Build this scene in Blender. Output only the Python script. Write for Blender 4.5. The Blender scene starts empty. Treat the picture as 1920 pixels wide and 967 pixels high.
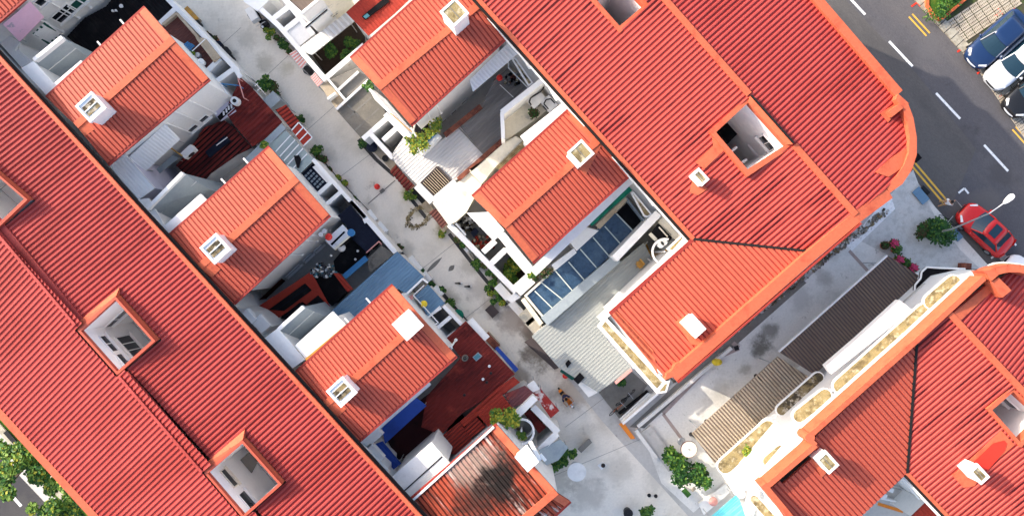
import bpy, bmesh, math, random
from mathutils import Vector, Matrix
R = math.radians
S = bpy.context.scene
COL = S.collection
random.seed(7)
# ---------------------------------------------------------------- camera, sky, sun, exposure
CAM_H = 54.0                     # drone height above the lane (m)
FPX = 1512.0                     # focal length in pixels of the 1920 wide photograph
cam_d = bpy.data.cameras.new('camera'); cam = bpy.data.objects.new('camera', cam_d); COL.objects.link(cam)
cam.location = (0, 0, CAM_H); cam.rotation_euler = (0, 0, 0)
cam_d.sensor_fit = 'HORIZONTAL'; cam_d.angle = 2*math.atan(960/FPX); cam_d.clip_end = 2000
S.camera = cam
SUN_AZ, SUN_EL = R(-24), R(26)   # direction the light travels in plan (x right, y up), elevation
world = bpy.data.worlds.new('World'); S.world = world; world.use_nodes = True
wn = world.node_tree.nodes; wl = world.node_tree.links
bg = wn['Background']; sky = wn.new('ShaderNodeTexSky'); sky.sky_type = 'NISHITA'; sky.sun_disc = False
sky.sun_elevation = SUN_EL
to_sun = Vector((-math.cos(SUN_AZ), -math.sin(SUN_AZ), 0))
sky.sun_rotation = math.atan2(to_sun.x, to_sun.y)
sky.air_density = 1.0; sky.dust_density = 3.5; sky.ozone_density = 1.0
wl.new(sky.outputs[0], bg.inputs[0]); bg.inputs[1].default_value = 0.15
sun_d = bpy.data.lights.new('sun', 'SUN'); sun = bpy.data.objects.new('sun', sun_d); COL.objects.link(sun)
sun_d.energy = 2.15; sun_d.angle = R(0.6); sun_d.color = (1.0, 0.90, 0.76)
ldir = Vector((math.cos(SUN_AZ)*math.cos(SUN_EL), math.sin(SUN_AZ)*math.cos(SUN_EL), -math.sin(SUN_EL)))
sun.rotation_euler = ldir.to_track_quat('-Z', 'Y').to_euler(); sun.location = (-30, 20, 60)
S.view_settings.view_transform = 'Standard'; S.view_settings.look = 'None'
S.view_settings.exposure = 1.5; S.view_settings.gamma = 1; S.view_settings.use_curve_mapping = False
S.cycles.max_bounces = 8; S.cycles.diffuse_bounces = 7

# ---------------------------------------------------------------- reading positions off the photograph
ORG = dict(a=(0,0), b=(200,0), c=(200,150), d=(400,130), e=(440,0), f=(600,130), g=(760,180), h=(920,60),
           i=(240,280), j=(480,240), k=(540,380), l=(430,480), m=(460,560), n=(700,480), o=(700,280), p=(840,400),
           q=(1060,320), r=(980,480), s=(660,720), t=(840,590), u=(880,720), v=(1060,640), w=(1200,780), x=(1680,300),
           y=(1680,0), z=(1560,400), A=(1680,440), B=(1300,150), C=(140,540), D=(0,760), E=(1340,640), F=(1680,780),
           H=(1080,0), J=(1340,800), K=(380,800), L=(0,290), M=(780,0), N=(1600,160), O=(1200,640))
for _r, _oy in (('1',0),('2',310),('3',637)):
    for _c, _ox in (('1',0),('2',440),('3',880),('4',1320)): ORG[_r+_c] = (_ox,_oy)
def G(tile, *xy):
    if tile == '': sc, (ox, oy) = 1.0, (0, 0)
    elif tile == 'I': sc, (ox, oy) = 7.6125, (1620, 840)
    else: sc, (ox, oy) = (2.931 if len(tile) == 2 else 5.8625), ORG[tile]
    return [(ox + xy[k]/sc, oy + xy[k+1]/sc) for k in range(0, len(xy), 2)]
def P(p, z):
    f = (CAM_H - z)/FPX
    return Vector(((p[0]-960)*f, (483.5-p[1])*f, z))
def PZ(pts, zs):
    if not isinstance(zs, (list, tuple)): zs = [zs]*len(pts)
    return [P(p, z) for p, z in zip(pts, zs)]
def PX(v):
    f = FPX/(CAM_H - v.z); return (960 + v.x*f, 483.5 - v.y*f)
def plane3(a, b, c):
    n = (b-a).cross(c-a).normalized()
    if n.z < 0: n = -n
    return a, n
def on_plane(p, pl):
    o = Vector((0, 0, CAM_H)); d = Vector(((p[0]-960)/FPX, (483.5-p[1])/FPX, -1))
    return o + d*((pl[0]-o).dot(pl[1])/d.dot(pl[1]))
U = Vector((math.cos(R(-47.6)), math.sin(R(-47.6)), 0))     # along the terraces
W = Vector((math.cos(R(42.4)), math.sin(R(42.4)), 0))       # across, out along the wings

# ---------------------------------------------------------------- materials
MATS = {}
def mat(name, c, rough=.8, c2=None, lo=.5, hi=.7, scale=.5, stretch=None, fine=.12, fscale=6, spec=.25, metal=0, bump=.0, c3=None, lo3=.55, hi3=.7, scale3=2.2):
    m = bpy.data.materials.new(name); m.use_nodes = True; MATS[name] = m
    nt = m.node_tree; N, Lk = nt.nodes, nt.links; b = N['Principled BSDF']
    b.inputs['Roughness'].default_value = rough; b.inputs['Metallic'].default_value = metal
    b.inputs['Specular IOR Level'].default_value = spec
    geo = N.new('ShaderNodeNewGeometry'); mp = N.new('ShaderNodeMapping'); mp.vector_type = 'POINT'
    Lk.new(geo.outputs['Position'], mp.inputs[0])
    if stretch:
        mp.inputs['Rotation'].default_value[2] = -R(stretch[0]); m2 = N.new('ShaderNodeMapping'); m2.inputs['Scale'].default_value = (stretch[1], 1, 1)
        Lk.new(mp.outputs[0], m2.inputs[0]); mp = m2
    cur = None
    def noise(sc, det=5):
        n = N.new('ShaderNodeTexNoise'); n.inputs['Scale'].default_value = sc; n.inputs['Detail'].default_value = det
        n.inputs['Roughness'].default_value = .65; return n
    def ramp(src, lo, hi):
        r = N.new('ShaderNodeMapRange'); r.interpolation_type = 'SMOOTHSTEP'
        r.inputs[1].default_value = lo; r.inputs[2].default_value = hi; Lk.new(src, r.inputs[0]); return r.outputs[0]
    base = N.new('ShaderNodeRGB'); base.outputs[0].default_value = (*c, 1); cur = base.outputs[0]
    for cc, l, h, sc, st in ((c2, lo, hi, scale, True), (c3, lo3, hi3, scale3, name.startswith('old_r'))):
        if cc is None: continue
        n = noise(sc, 7); Lk.new(mp.outputs[0] if st else geo.outputs['Position'], n.inputs['Vector'])
        mx = N.new('ShaderNodeMix'); mx.data_type = 'RGBA'
        Lk.new(ramp(n.outputs[0], l, h), mx.inputs[0]); Lk.new(cur, mx.inputs[6]); mx.inputs[7].default_value = (*cc, 1)
        cur = mx.outputs[2]
    n = noise(fscale, 6); Lk.new(mp.outputs[0] if stretch else geo.outputs['Position'], n.inputs['Vector'])
    r = N.new('ShaderNodeMapRange'); r.inputs[1].default_value = .25; r.inputs[2].default_value = .75
    r.inputs[3].default_value = 1-fine; r.inputs[4].default_value = 1+fine; Lk.new(n.outputs[0], r.inputs[0])
    ml = N.new('ShaderNodeMix'); ml.data_type = 'RGBA'; ml.blend_type = 'MULTIPLY'; ml.inputs[0].default_value = 1
    Lk.new(cur, ml.inputs[6]); Lk.new(r.outputs[0], ml.inputs[7]); Lk.new(ml.outputs[2], b.inputs['Base Color'])
    if bump:
        bp = N.new('ShaderNodeBump'); bp.inputs['Strength'].default_value = bump; bp.inputs['Distance'].default_value = .03
        Lk.new(n.outputs[0], bp.inputs['Height']); Lk.new(bp.outputs[0], b.inputs['Normal'])
    m['tail'] = 'x'
    return m
def stains(m, spots):
    """dirt with a shape of its own: (px, py, radius m, colour, strength) each an irregular blotch at ground level"""
    nt = m.node_tree; N, Lk = nt.nodes, nt.links; b = N['Principled BSDF']
    cur = b.inputs['Base Color'].links[0].from_socket
    geo = N.new('ShaderNodeNewGeometry'); n = N.new('ShaderNodeTexNoise'); n.inputs['Scale'].default_value = .9; n.inputs['Detail'].default_value = 8
    n.inputs['Roughness'].default_value = .7
    Lk.new(geo.outputs['Position'], n.inputs['Vector'])
    for px, py, rad, col, st, *zz in spots:
        v = N.new('ShaderNodeVectorMath'); v.operation = 'DISTANCE'; Lk.new(geo.outputs['Position'], v.inputs[0]); v.inputs[1].default_value = P((px, py), zz[0] if zz else 0)
        a = N.new('ShaderNodeMath'); a.operation = 'MULTIPLY_ADD'; Lk.new(n.outputs[0], a.inputs[0]); a.inputs[1].default_value = -1.9*rad; Lk.new(v.outputs['Value'], a.inputs[2])
        r = N.new('ShaderNodeMapRange'); r.interpolation_type = 'SMOOTHSTEP'; Lk.new(a.outputs[0], r.inputs[0])
        r.inputs[1].default_value = -.15*rad; r.inputs[2].default_value = -.75*rad; r.inputs[3].default_value = 0; r.inputs[4].default_value = st
        mx = N.new('ShaderNodeMix'); mx.data_type = 'RGBA'; Lk.new(r.outputs[0], mx.inputs[0]); Lk.new(cur, mx.inputs[6]); mx.inputs[7].default_value = (*col, 1)
        cur = mx.outputs[2]
    Lk.new(cur, b.inputs['Base Color'])

mat('roof_red', (.30,.022,.019), .6, (.24,.016,.013), .46, .62, .35, (42.4,.3), .12, 5, .3)
mat('roof_rib', (.41,.060,.050), .6, (.34,.044,.034), .46, .62, .35, (42.4,.3), .12, 5, .3)
mat('damp_red', (.31,.026,.020), .6, (.10,.004,.005), .51, .59, .85, (42.4,.13), .12, 5, .3)
mat('damp_rib', (.42,.068,.052), .6, (.34,.044,.035), .52, .62, .85, (42.4,.13), .10, 5, .3)
mat('roof_trim', (.50,.110,.052), .65, (.41,.07,.034), .5, .72, 1.2, None, .16, 7, .3, c3=(.40,.07,.04), lo3=.62, hi3=.74, scale3=2.5)
mat('wing_red', (.29,.034,.024), .6, (.24,.02,.014), .55, .75, .6, (-47.6,.3), .10, 5, .3)
mat('wing_rib', (.45,.086,.049), .6, (.38,.062,.037), .58, .75, .6, (-47.6,.3), .10, 5, .3)
mat('old_roof', (.12,.020,.012), .95, (.04,.010,.008), .42, .56, .7, (-47.6,.12), .25, 9, .2, c3=(.42,.36,.32), lo3=.56, hi3=.68, scale3=1.6)
mat('old_rib', (.32,.058,.030), .95, (.11,.022,.013), .46, .6, .7, (-47.6,.12), .25, 9, .2, c3=(.5,.42,.38), lo3=.54, hi3=.68, scale3=1.6)
for _m in ('old_roof','old_rib'): pass
mat('fresh_red', (.62,.035,.02), .5, None, fine=.1)
mat('valley', (.012,.010,.010), .8)
mat('white', (.74,.735,.72), .75, (.58,.575,.56), .55, .8, .7, None, .06, 6, .25, c3=(.52,.49,.43), lo3=.62, hi3=.74, scale3=1.1)
mat('white_clean', (.80,.795,.78), .7, (.70,.69,.67), .55, .8, .7, None, .04)
mat('well_white', (.86,.855,.84), .8, (.78,.775,.76), .55, .8, .7, None, .04)
mat('cream', (.72,.67,.55), .8, (.60,.55,.43), .5, .75, .5, None, .08, c3=(.40,.40,.36), lo3=.58, hi3=.70, scale3=.7)
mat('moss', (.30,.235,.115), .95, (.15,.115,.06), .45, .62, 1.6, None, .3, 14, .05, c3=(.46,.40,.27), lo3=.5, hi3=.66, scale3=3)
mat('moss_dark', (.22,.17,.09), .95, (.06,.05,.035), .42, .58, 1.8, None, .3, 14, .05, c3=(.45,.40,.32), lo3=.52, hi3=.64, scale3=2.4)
mat('concrete', (.48,.465,.44), .9, (.36,.345,.32), .48, .75, .35, None, .10, 5, .2, c3=(.28,.26,.23), lo3=.60, hi3=.74, scale3=1.4)
mat('lane', (.75,.695,.61), .9, (.58,.53,.45), .46, .72, .22, None, .08, 7, .2, c3=(.42,.385,.33), lo3=.60, hi3=.74, scale3=.9)
mat('alley', (.70,.68,.645), .9, (.55,.535,.50), .48, .68, .4, None, .10, 7, .2, c3=(.30,.285,.26), lo3=.60, hi3=.72, scale3=1.3)
mat('rough_concrete', (.55,.54,.52), .9, (.45,.44,.42), .45, .65, 2.2, None, .16, 22, .15, bump=.3)
mat('grey_concrete', (.20,.19,.17), .9, (.15,.14,.125), .45, .7, .6, None, .12, 9, .2)
mat('old_slab', (.15,.14,.12), .9, (.20,.18,.15), .45, .65, .7, None, .14, 9, .15, c3=(.09,.083,.073), lo3=.58, hi3=.72, scale3=1.4)
mat('tan_slab', (.42,.35,.26), .9, (.34,.28,.20), .45, .65, .9, None, .14, 9, .15)
mat('asphalt', (.092,.089,.098), .92, (.118,.110,.112), .42, .66, .25, (-47.6,.25), .28, 26, .2, c3=(.065,.062,.066), lo3=.58, hi3=.72, scale3=.5)
mat('pavement', (.11,.103,.10), .92, (.085,.08,.08), .42, .66, .3, (-47.6,.25), .25, 26, .2)
mat('asphalt_dark', (.055,.054,.06), .92, (.07,.068,.07), .45, .6, .5, None, .28, 26, .2)
mat('paint_white', (.80,.80,.80), .7, (.45,.45,.45), .55, .68, 7, None, .08)
mat('paint_yellow', (.68,.40,.06), .7, (.5,.30,.07), .52, .7, 3, None, .1)
mat('paint_red', (.72,.04,.02), .7, (.5,.05,.03), .52, .7, 4, None, .1)
mat('shed_red', (.165,.022,.018), .8, (.07,.010,.010), .45, .65, .6, (42.4,.3), .2, 8, .2, c3=(.26,.04,.028), lo3=.54, hi3=.72, scale3=.8)
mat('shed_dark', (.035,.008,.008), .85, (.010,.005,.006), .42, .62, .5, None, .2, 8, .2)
mat('shed_bright', (.32,.036,.022), .75, (.22,.024,.017), .5, .7, .7, None, .14, 8, .2)
mat('shed_mauve', (.16,.06,.065), .75, (.24,.045,.035), .5, .66, .9, None, .18, 8, .2)
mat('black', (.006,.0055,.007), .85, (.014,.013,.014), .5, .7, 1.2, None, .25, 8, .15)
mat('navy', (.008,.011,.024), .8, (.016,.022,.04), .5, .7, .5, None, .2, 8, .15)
mat('blue_tarp', (.012,.055,.30), .6, (.010,.04,.22), .5, .7, .6, None, .08, 6, .3)
mat('blue_roof', (.13,.235,.345), .6, (.10,.185,.28), .48, .7, .7, (42.4,.25), .12, 8, .3, c3=(.20,.29,.37), lo3=.6, hi3=.74, scale3=1.2)
mat('blue_paint', (.04,.17,.36), .7, None, fine=.1)
mat('green_roof', (.31,.325,.31), .7, (.24,.255,.24), .48, .68, .45, (42.4,.4), .08, 8, .25, c3=(.50,.44,.40), lo3=.62, hi3=.76, scale3=.6)
mat('silver_roof', (.62,.60,.57), .7, (.50,.48,.455), .5, .72, .5, (42.4,.25), .08, 8, .25, c3=(.45,.38,.30), lo3=.64, hi3=.74, scale3=.8)
mat('timber', (.17,.16,.15), .85, (.23,.22,.21), .45, .65, 1.0, (42.4,.15), .16, 10, .15, c3=(.10,.09,.085), lo3=.6, hi3=.72, scale3=.8)
mat('brown_roof', (.15,.112,.09), .8, (.20,.15,.115), .48, .7, .5, (-47.6,.2), .15, 9, .2)
mat('brown_dark', (.075,.060,.060), .8, (.055,.044,.045), .48, .7, .5, (-47.6,.2), .15, 9, .2)
mat('brown_deck', (.115,.045,.038), .8, (.085,.034,.030), .48, .7, .8, (42.4,.3), .15, 9, .2)
mat('rust', (.30,.03,.025), .8, (.62,.55,.52), .56, .62, .9, None, .2, 9, .2)
mat('grey_sheet', (.30,.345,.37), .6, (.24,.28,.31), .48, .7, .7, None, .08, 7, .3)
mat('lilac', (.55,.53,.62), .8, (.45,.43,.52), .5, .7, .7, None, .06)
mat('pink_cloth', (.72,.42,.50), .9, (.36,.30,.33), .56, .60, .55, None, .06)
mat('pink', (.62,.30,.27), .85, (.52,.22,.20), .5, .7, 1.2, None, .1)
mat('brick', (.24,.085,.055), .9, (.12,.045,.035), .45, .62, 2.4, None, .25, 14, .1)
mat('green_cloth', (.01,.16,.10), .8, (.006,.10,.065), .48, .66, 1.4, None, .15, 8, .15)
mat('dark_green', (.008,.07,.055), .75, None, fine=.1)
mat('pale_green', (.55,.62,.58), .8, None, fine=.06)
mat('teal', (.12,.50,.56), .7, (.18,.58,.62), .48, .6, 3, (42.4,.15), .08)
mat('orange', (.70,.22,.03), .7, None, fine=.12)
mat('yellow', (.75,.55,.04), .7, None, fine=.12)
mat('amber', (.50,.26,.05), .8, (.36,.2,.06), .45, .6, 3, None, .15)
mat('steel', (.45,.46,.47), .45, None, fine=.08, metal=.6)
mat('steel_white', (.75,.75,.75), .5, None, fine=.05)
mat('plastic_black', (.015,.015,.016), .5, None, fine=.1)
mat('glass_dark', (.012,.014,.018), .12, None, fine=.05, spec=.6)
mat('glass_roof', (.035,.075,.135), .25, (.06,.105,.16), .42, .66, .6, None, .3, 5, .5, c3=(.02,.045,.09), lo3=.5, hi3=.66, scale3=2)
mat('glass_aqua', (.08,.22,.26), .2, None, fine=.2, spec=.5)
mat('car_glass', (.012,.035,.055), .07, None, fine=.05, spec=.7)
mat('poly_sheet', (.30,.36,.35), .5, (.22,.27,.27), .45, .7, .6, (42.4,.3), .1, 7, .3)
mat('terracotta', (.34,.12,.06), .85, None, fine=.15)
mat('soil', (.05,.035,.025), .95, None, fine=.3)
mat('bark', (.10,.075,.05), .9, None, fine=.25)
mat('grass', (.045,.11,.015), .9, (.10,.13,.02), .45, .65, 2, None, .35, 20, .1)
mat('leaf_dark', (.012,.055,.010), .6, None, fine=.2, spec=.3)
mat('leaf_mid', (.035,.115,.015), .6, None, fine=.2, spec=.3)
mat('leaf_light', (.11,.20,.022), .6, None, fine=.2, spec=.3)
mat('leaf_yellow', (.30,.30,.025), .6, None, fine=.2, spec=.3)
mat('leaf_brown', (.075,.055,.025), .7, None, fine=.25, spec=.2)
mat('petal', (.55,.05,.14), .7, None, fine=.2)
mat('skin', (.40,.22,.14), .6, None, fine=.05)
mat('hair', (.012,.010,.009), .6, None, fine=.1)
mat('cloth_white', (.75,.75,.76), .9, None, fine=.05)
mat('cloth_tan', (.42,.27,.13), .9, None, fine=.08)
mat('cloth_navy', (.02,.025,.06), .9, None, fine=.08)
mat('red_gloss', (.70,.02,.012), .35, None, fine=.05, spec=.5)
mat('car_red', (.62,.012,.010), .25, None, fine=.02, spec=.6)
mat('car_navy', (.010,.030,.095), .22, None, fine=.02, spec=.6)
mat('car_silver', (.62,.64,.68), .28, None, fine=.02, spec=.5)
mat('car_black', (.012,.012,.013), .22, None, fine=.02, spec=.6)
mat('car_white', (.78,.78,.79), .25, None, fine=.02, spec=.5)
mat('rubber', (.015,.015,.015), .8, None, fine=.1)
mat('lamp_glass', (.75,.76,.78), .1, None, fine=.03, spec=.6)
mat('tail_red', (.45,.01,.01), .2, None, fine=.03, spec=.6)
mat('kerb_orange', (.60,.14,.05), .8, (.45,.10,.04), .5, .7, 3, None, .15)
mat('kerb_stone', (.40,.37,.30), .9, (.28,.25,.20), .45, .65, 2, None, .2, 12, .15)
mat('paver', (.47,.41,.33), .9, (.36,.31,.25), .45, .65, 1.5, None, .2, 12, .15)
mat('pave_gap', (.07,.065,.045), .95, (.06,.08,.03), .45, .6, 2, None, .25, 12, .1)
mat('tile_pink', (.40,.32,.29), .9, (.34,.27,.25), .45, .65, 2, None, .12)
mat('sink_dark', (.06,.058,.06), .9, (.03,.03,.03), .45, .65, .6, None, .2)

# ---------------------------------------------------------------- mesh helpers
BASE = {}
class MB:
    def __init__(s): s.bm = bmesh.new(); s.mi = 0
    def face(s, pts, mi=None):
        f = s.bm.faces.new([s.bm.verts.new(p) for p in pts]); f.material_index = s.mi if mi is None else mi; return f
    def solid(s, top, bot, mi=None):
        """closed solid between two loops of equal length"""
        n = len(top); a = [s.bm.verts.new(p) for p in top]; b = [s.bm.verts.new(p) for p in bot]
        fs = [s.bm.faces.new(a), s.bm.faces.new(b[::-1])]
        for k in range(n): fs.append(s.bm.faces.new((a[k], b[k], b[(k+1) % n], a[(k+1) % n])))
        for f in fs: f.material_index = s.mi if mi is None else mi
        bmesh.ops.recalc_face_normals(s.bm, faces=fs); return s
    def prism(s, px, z1, z0=0., mi=None):
        top = PZ(px, z1); return s.solid(top, [Vector((p.x, p.y, z0)) for p in top], mi)
    def prism3(s, top, z0, mi=None): return s.solid(top, [Vector((p.x, p.y, z0)) for p in top], mi)
    def slab(s, top, th, mi=None): return s.solid(top, [p - Vector((0, 0, th)) for p in top], mi)
    def bar(s, p, q, w, h, mi=None):
        """box from p to q, w wide, its top on the line p-q"""
        p, q = Vector(p), Vector(q); d = (q-p).normalized()
        side = Vector((-d.y, d.x, 0))
        side = side.normalized() if side.length > 1e-4 else Vector((1, 0, 0))
        up = d.cross(side); up = -up if up.z < 0 else up
        if abs(d.z) > .99: side, up = Vector((1, 0, 0)), Vector((0, 1, 0))
        a, b = side*w/2, up*h
        return s.solid([p-a, p+a, q+a, q-a], [p-a-b, p+a-b, q+a-b, q-a-b], mi)
    def tube(s, p, q, r, seg=8, r2=None, mi=None):
        p, q = Vector(p), Vector(q); d = (q-p).normalized(); r2 = r if r2 is None else r2
        a = d.orthogonal().normalized(); b = d.cross(a)
        A = [p + (a*math.cos(2*math.pi*k/seg) + b*math.sin(2*math.pi*k/seg))*r for k in range(seg)]
        Bq = [q + (a*math.cos(2*math.pi*k/seg) + b*math.sin(2*math.pi*k/seg))*r2 for k in range(seg)]
        return s.solid(A, Bq, mi)
    def path(s, pts, r, seg=6, mi=None):
        for a, b in zip(pts, pts[1:]): s.tube(a, b, r, seg, mi=mi)
        return s
    def cyl(s, c, r, z0, z1, seg=20, r2=None, mi=None):
        r2 = r if r2 is None else r2
        L = lambda rr, z: [Vector((c[0]+rr*math.cos(2*math.pi*k/seg), c[1]+rr*math.sin(2*math.pi*k/seg), z)) for k in range(seg)]
        return s.solid(L(r2, z1), L(r, z0), mi)
    def ring(s, c, r0, r1, z0, z1, seg=28, mi=None, a0=0, a1=2*math.pi):
        full = abs(a1-a0-2*math.pi) < 1e-6; n = seg
        for k in range(n):
            t0, t1 = a0+(a1-a0)*k/n, a0+(a1-a0)*(k+1)/n
            q = lambda r, t, z: Vector((c[0]+r*math.cos(t), c[1]+r*math.sin(t), z))
            s.face([q(r0,t0,z1), q(r1,t0,z1), q(r1,t1,z1), q(r0,t1,z1)], mi); s.face([q(r1,t0,z0), q(r1,t1,z0), q(r1,t1,z1), q(r1,t0,z1)], mi)
            s.face([q(r0,t0,z0), q(r0,t0,z1), q(r0,t1,z1), q(r0,t1,z0)], mi); s.face([q(r0,t0,z0), q(r0,t1,z0), q(r1,t1,z0), q(r1,t0,z0)], mi)
        return s
    def ball(s, c, r, seg=12, sc=(1,1,1), mi=None):
        m = Matrix.Translation(Vector(c)) @ Matrix.Diagonal((r*sc[0], r*sc[1], r*sc[2], 1))
        g = bmesh.ops.create_uvsphere(s.bm, u_segments=seg, v_segments=max(6, seg//2+2), radius=1, matrix=m)
        for f in {f for v in g['verts'] for f in v.link_faces}: f.material_index = s.mi if mi is None else mi; f.smooth = True
        return s
    def obox(s, c, ang, lx, ly, z0, z1, mi=None):
        ca, sa = math.cos(ang), math.sin(ang)
        L = [Vector((c[0]+x*ca-y*sa, c[1]+x*sa+y*ca, z1)) for x, y in ((-lx/2,-ly/2),(lx/2,-ly/2),(lx/2,ly/2),(-lx/2,ly/2))]
        return s.solid(L, [Vector((p.x, p.y, z0)) for p in L], mi)
    def ribs(s, poly, sdir, pitch=.262, rh=.055, prof=(.34,.46,.80,.92), holes=(), skirt=None, pan=0, rib=1, open_edges=()):
        """corrugated sheet filling a flat polygon; sdir runs along the eave, the ribs run square to it"""
        n = Vector((0, 0, 0))
        for a, b in zip(poly, poly[1:]+poly[:1]): n += Vector(((a.y-b.y)*(a.z+b.z), (a.z-b.z)*(a.x+b.x), (a.x-b.x)*(a.y+b.y)))
        n.normalize(); n = -n if n.z < 0 else n
        o = poly[0]; sv = (Vector(sdir) - n*Vector(sdir).dot(n)).normalized(); tv = n.cross(sv)
        loops = [[((p-o).dot(sv), (p-o).dot(tv)) for p in L] for L in [poly, *holes]]
        E = [(L[k], L[(k+1) % len(L)]) for L in loops for k in range(len(L))]
        smin = min(a[0] for a in loops[0]); smax = max(a[0] for a in loops[0])
        pts = {round(a[0], 4) for L in loops for a in L}
        k = math.floor(smin/pitch)
        while k*pitch < smax:
            for q in (0, *prof): pts.add(round((k+q)*pitch, 4))
            k += 1
        ss = sorted(v for v in pts if smin-1e-6 <= v <= smax+1e-6)
        def hgt(v):
            q = (v/pitch) % 1.0
            if q < prof[0] or q >= prof[3]: return 0.
            if q < prof[1]: return rh*(q-prof[0])/(prof[1]-prof[0])
            if q < prof[2]: return rh
            return rh*(prof[3]-q)/(prof[3]-prof[2])
        def cuts(v):
            r = []
            for (a, b) in E:
                if (a[0] <= v) != (b[0] <= v): r.append(a[1]+(b[1]-a[1])*(v-a[0])/(b[0]-a[0]))
            return sorted(r)
        for a, b in zip(ss, ss[1:]):
            if b-a < 5e-4: continue
            e = min(1e-4, (b-a)/10); c0, c1 = cuts(a+e), cuts(b-e)
            if len(c0) != len(c1): continue
            ha, hb = hgt(a+e), hgt(b-e); md = ((a+b)/2/pitch) % 1
            mi = rib if prof[0] <= md < prof[3] else pan
            for j in range(0, len(c0)-1, 2):
                q = [o+sv*a+tv*c0[j]+n*ha, o+sv*b+tv*c1[j]+n*hb, o+sv*b+tv*c1[j+1]+n*hb, o+sv*a+tv*c0[j+1]+n*ha]
                if (q[1]-q[0]).cross(q[3]-q[0]).dot(n) < 0 or c0[j+1]-c0[j] < 0: q = q[::-1]
                s.face(q, mi)
        if skirt is not None:
            for L in [poly]:
                for k, (a, b) in enumerate(zip(L, L[1:]+L[:1])):
                    if k in open_edges: continue
                    f = s.face([a, b, b-Vector((0, 0, skirt)), a-Vector((0, 0, skirt))], rib)
            s.face([p-Vector((0, 0, skirt)) for p in poly], pan) if not holes else None
        return s
def top_of(o):
    while o.parent: o = o.parent
    return o
def mk(name, mb, mats, parent=None, smooth=False, merge=True):
    """link the shapes gathered in mb as ONE mesh object"""
    bm = mb.bm
    if merge: bmesh.ops.remove_doubles(bm, verts=bm.verts, dist=1e-5) if len(bm.verts) < 4000 else None
    me = bpy.data.meshes.new(name)
    if parent is not None: org = BASE[top_of(parent)]
    else:
        vs = [v.co for v in bm.verts]; z = min(v.z for v in vs)
        org = Vector(((min(v.x for v in vs)+max(v.x for v in vs))/2, (min(v.y for v in vs)+max(v.y for v in vs))/2, z))
    bmesh.ops.translate(bm, verts=bm.verts, vec=-org)
    if smooth:
        for f in bm.faces: f.smooth = True
    bm.to_mesh(me); bm.free()
    for m in (mats if isinstance(mats, (list, tuple)) else [mats]): me.materials.append(MATS[m])
    o = bpy.data.objects.new(name, me); COL.objects.link(o)
    if parent is not None: o.parent = parent
    else: o.location = org; BASE[o] = org
    return o
def tag(o, label=None, cat=None, group=None, kind=None):
    if label: o['label'] = label
    if cat: o['category'] = cat
    if group: o['group'] = group
    if kind: o['kind'] = kind
    return o
def thing(name, label, cat, loc, group=None):
    o = bpy.data.objects.new(name, None); COL.objects.link(o); o.location = loc; BASE[o] = Vector(loc)
    o.empty_display_size = .2
    return tag(o, label, cat, group)
def mid(px, z=0):
    return P((sum(p[0] for p in px)/len(px), sum(p[1] for p in px)/len(px)), z)
def base_of(pts): return Vector((sum(p.x for p in pts)/len(pts), sum(p.y for p in pts)/len(pts), 0))
def inset(pts, d):
    c = sum(pts, Vector())/len(pts); out = []; n = len(pts)
    for k in range(n):
        a, b, e = pts[k-1], pts[k], pts[(k+1) % n]
        d1 = (b-a); d2 = (e-b); d1.z = d2.z = 0; d1.normalize(); d2.normalize()
        n1 = Vector((-d1.y, d1.x, 0)); n2 = Vector((-d2.y, d2.x, 0))
        if n1.dot(c-b) < 0 and n2.dot(c-b) < 0: n1, n2 = -n1, -n2
        elif n1.dot(c-b) < 0: n1, n2 = -n1, -n2
        m = (n1+n2); m = m/max(.35, 1+n1.dot(n2)); out.append(b+m*d)
    return out
def vhit(p, a, b):
    """the point of the upright wall through a-b seen at pixel p"""
    n = Vector((a.y-b.y, b.x-a.x, 0)).normalized(); return on_plane(p, (a, n))
def wall_frame(a, b):
    d = (b-a); d.z = 0; d.normalize(); n = Vector((-d.y, d.x, 0))
    if n.dot(-a) < 0: n = -n
    return d, n
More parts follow.
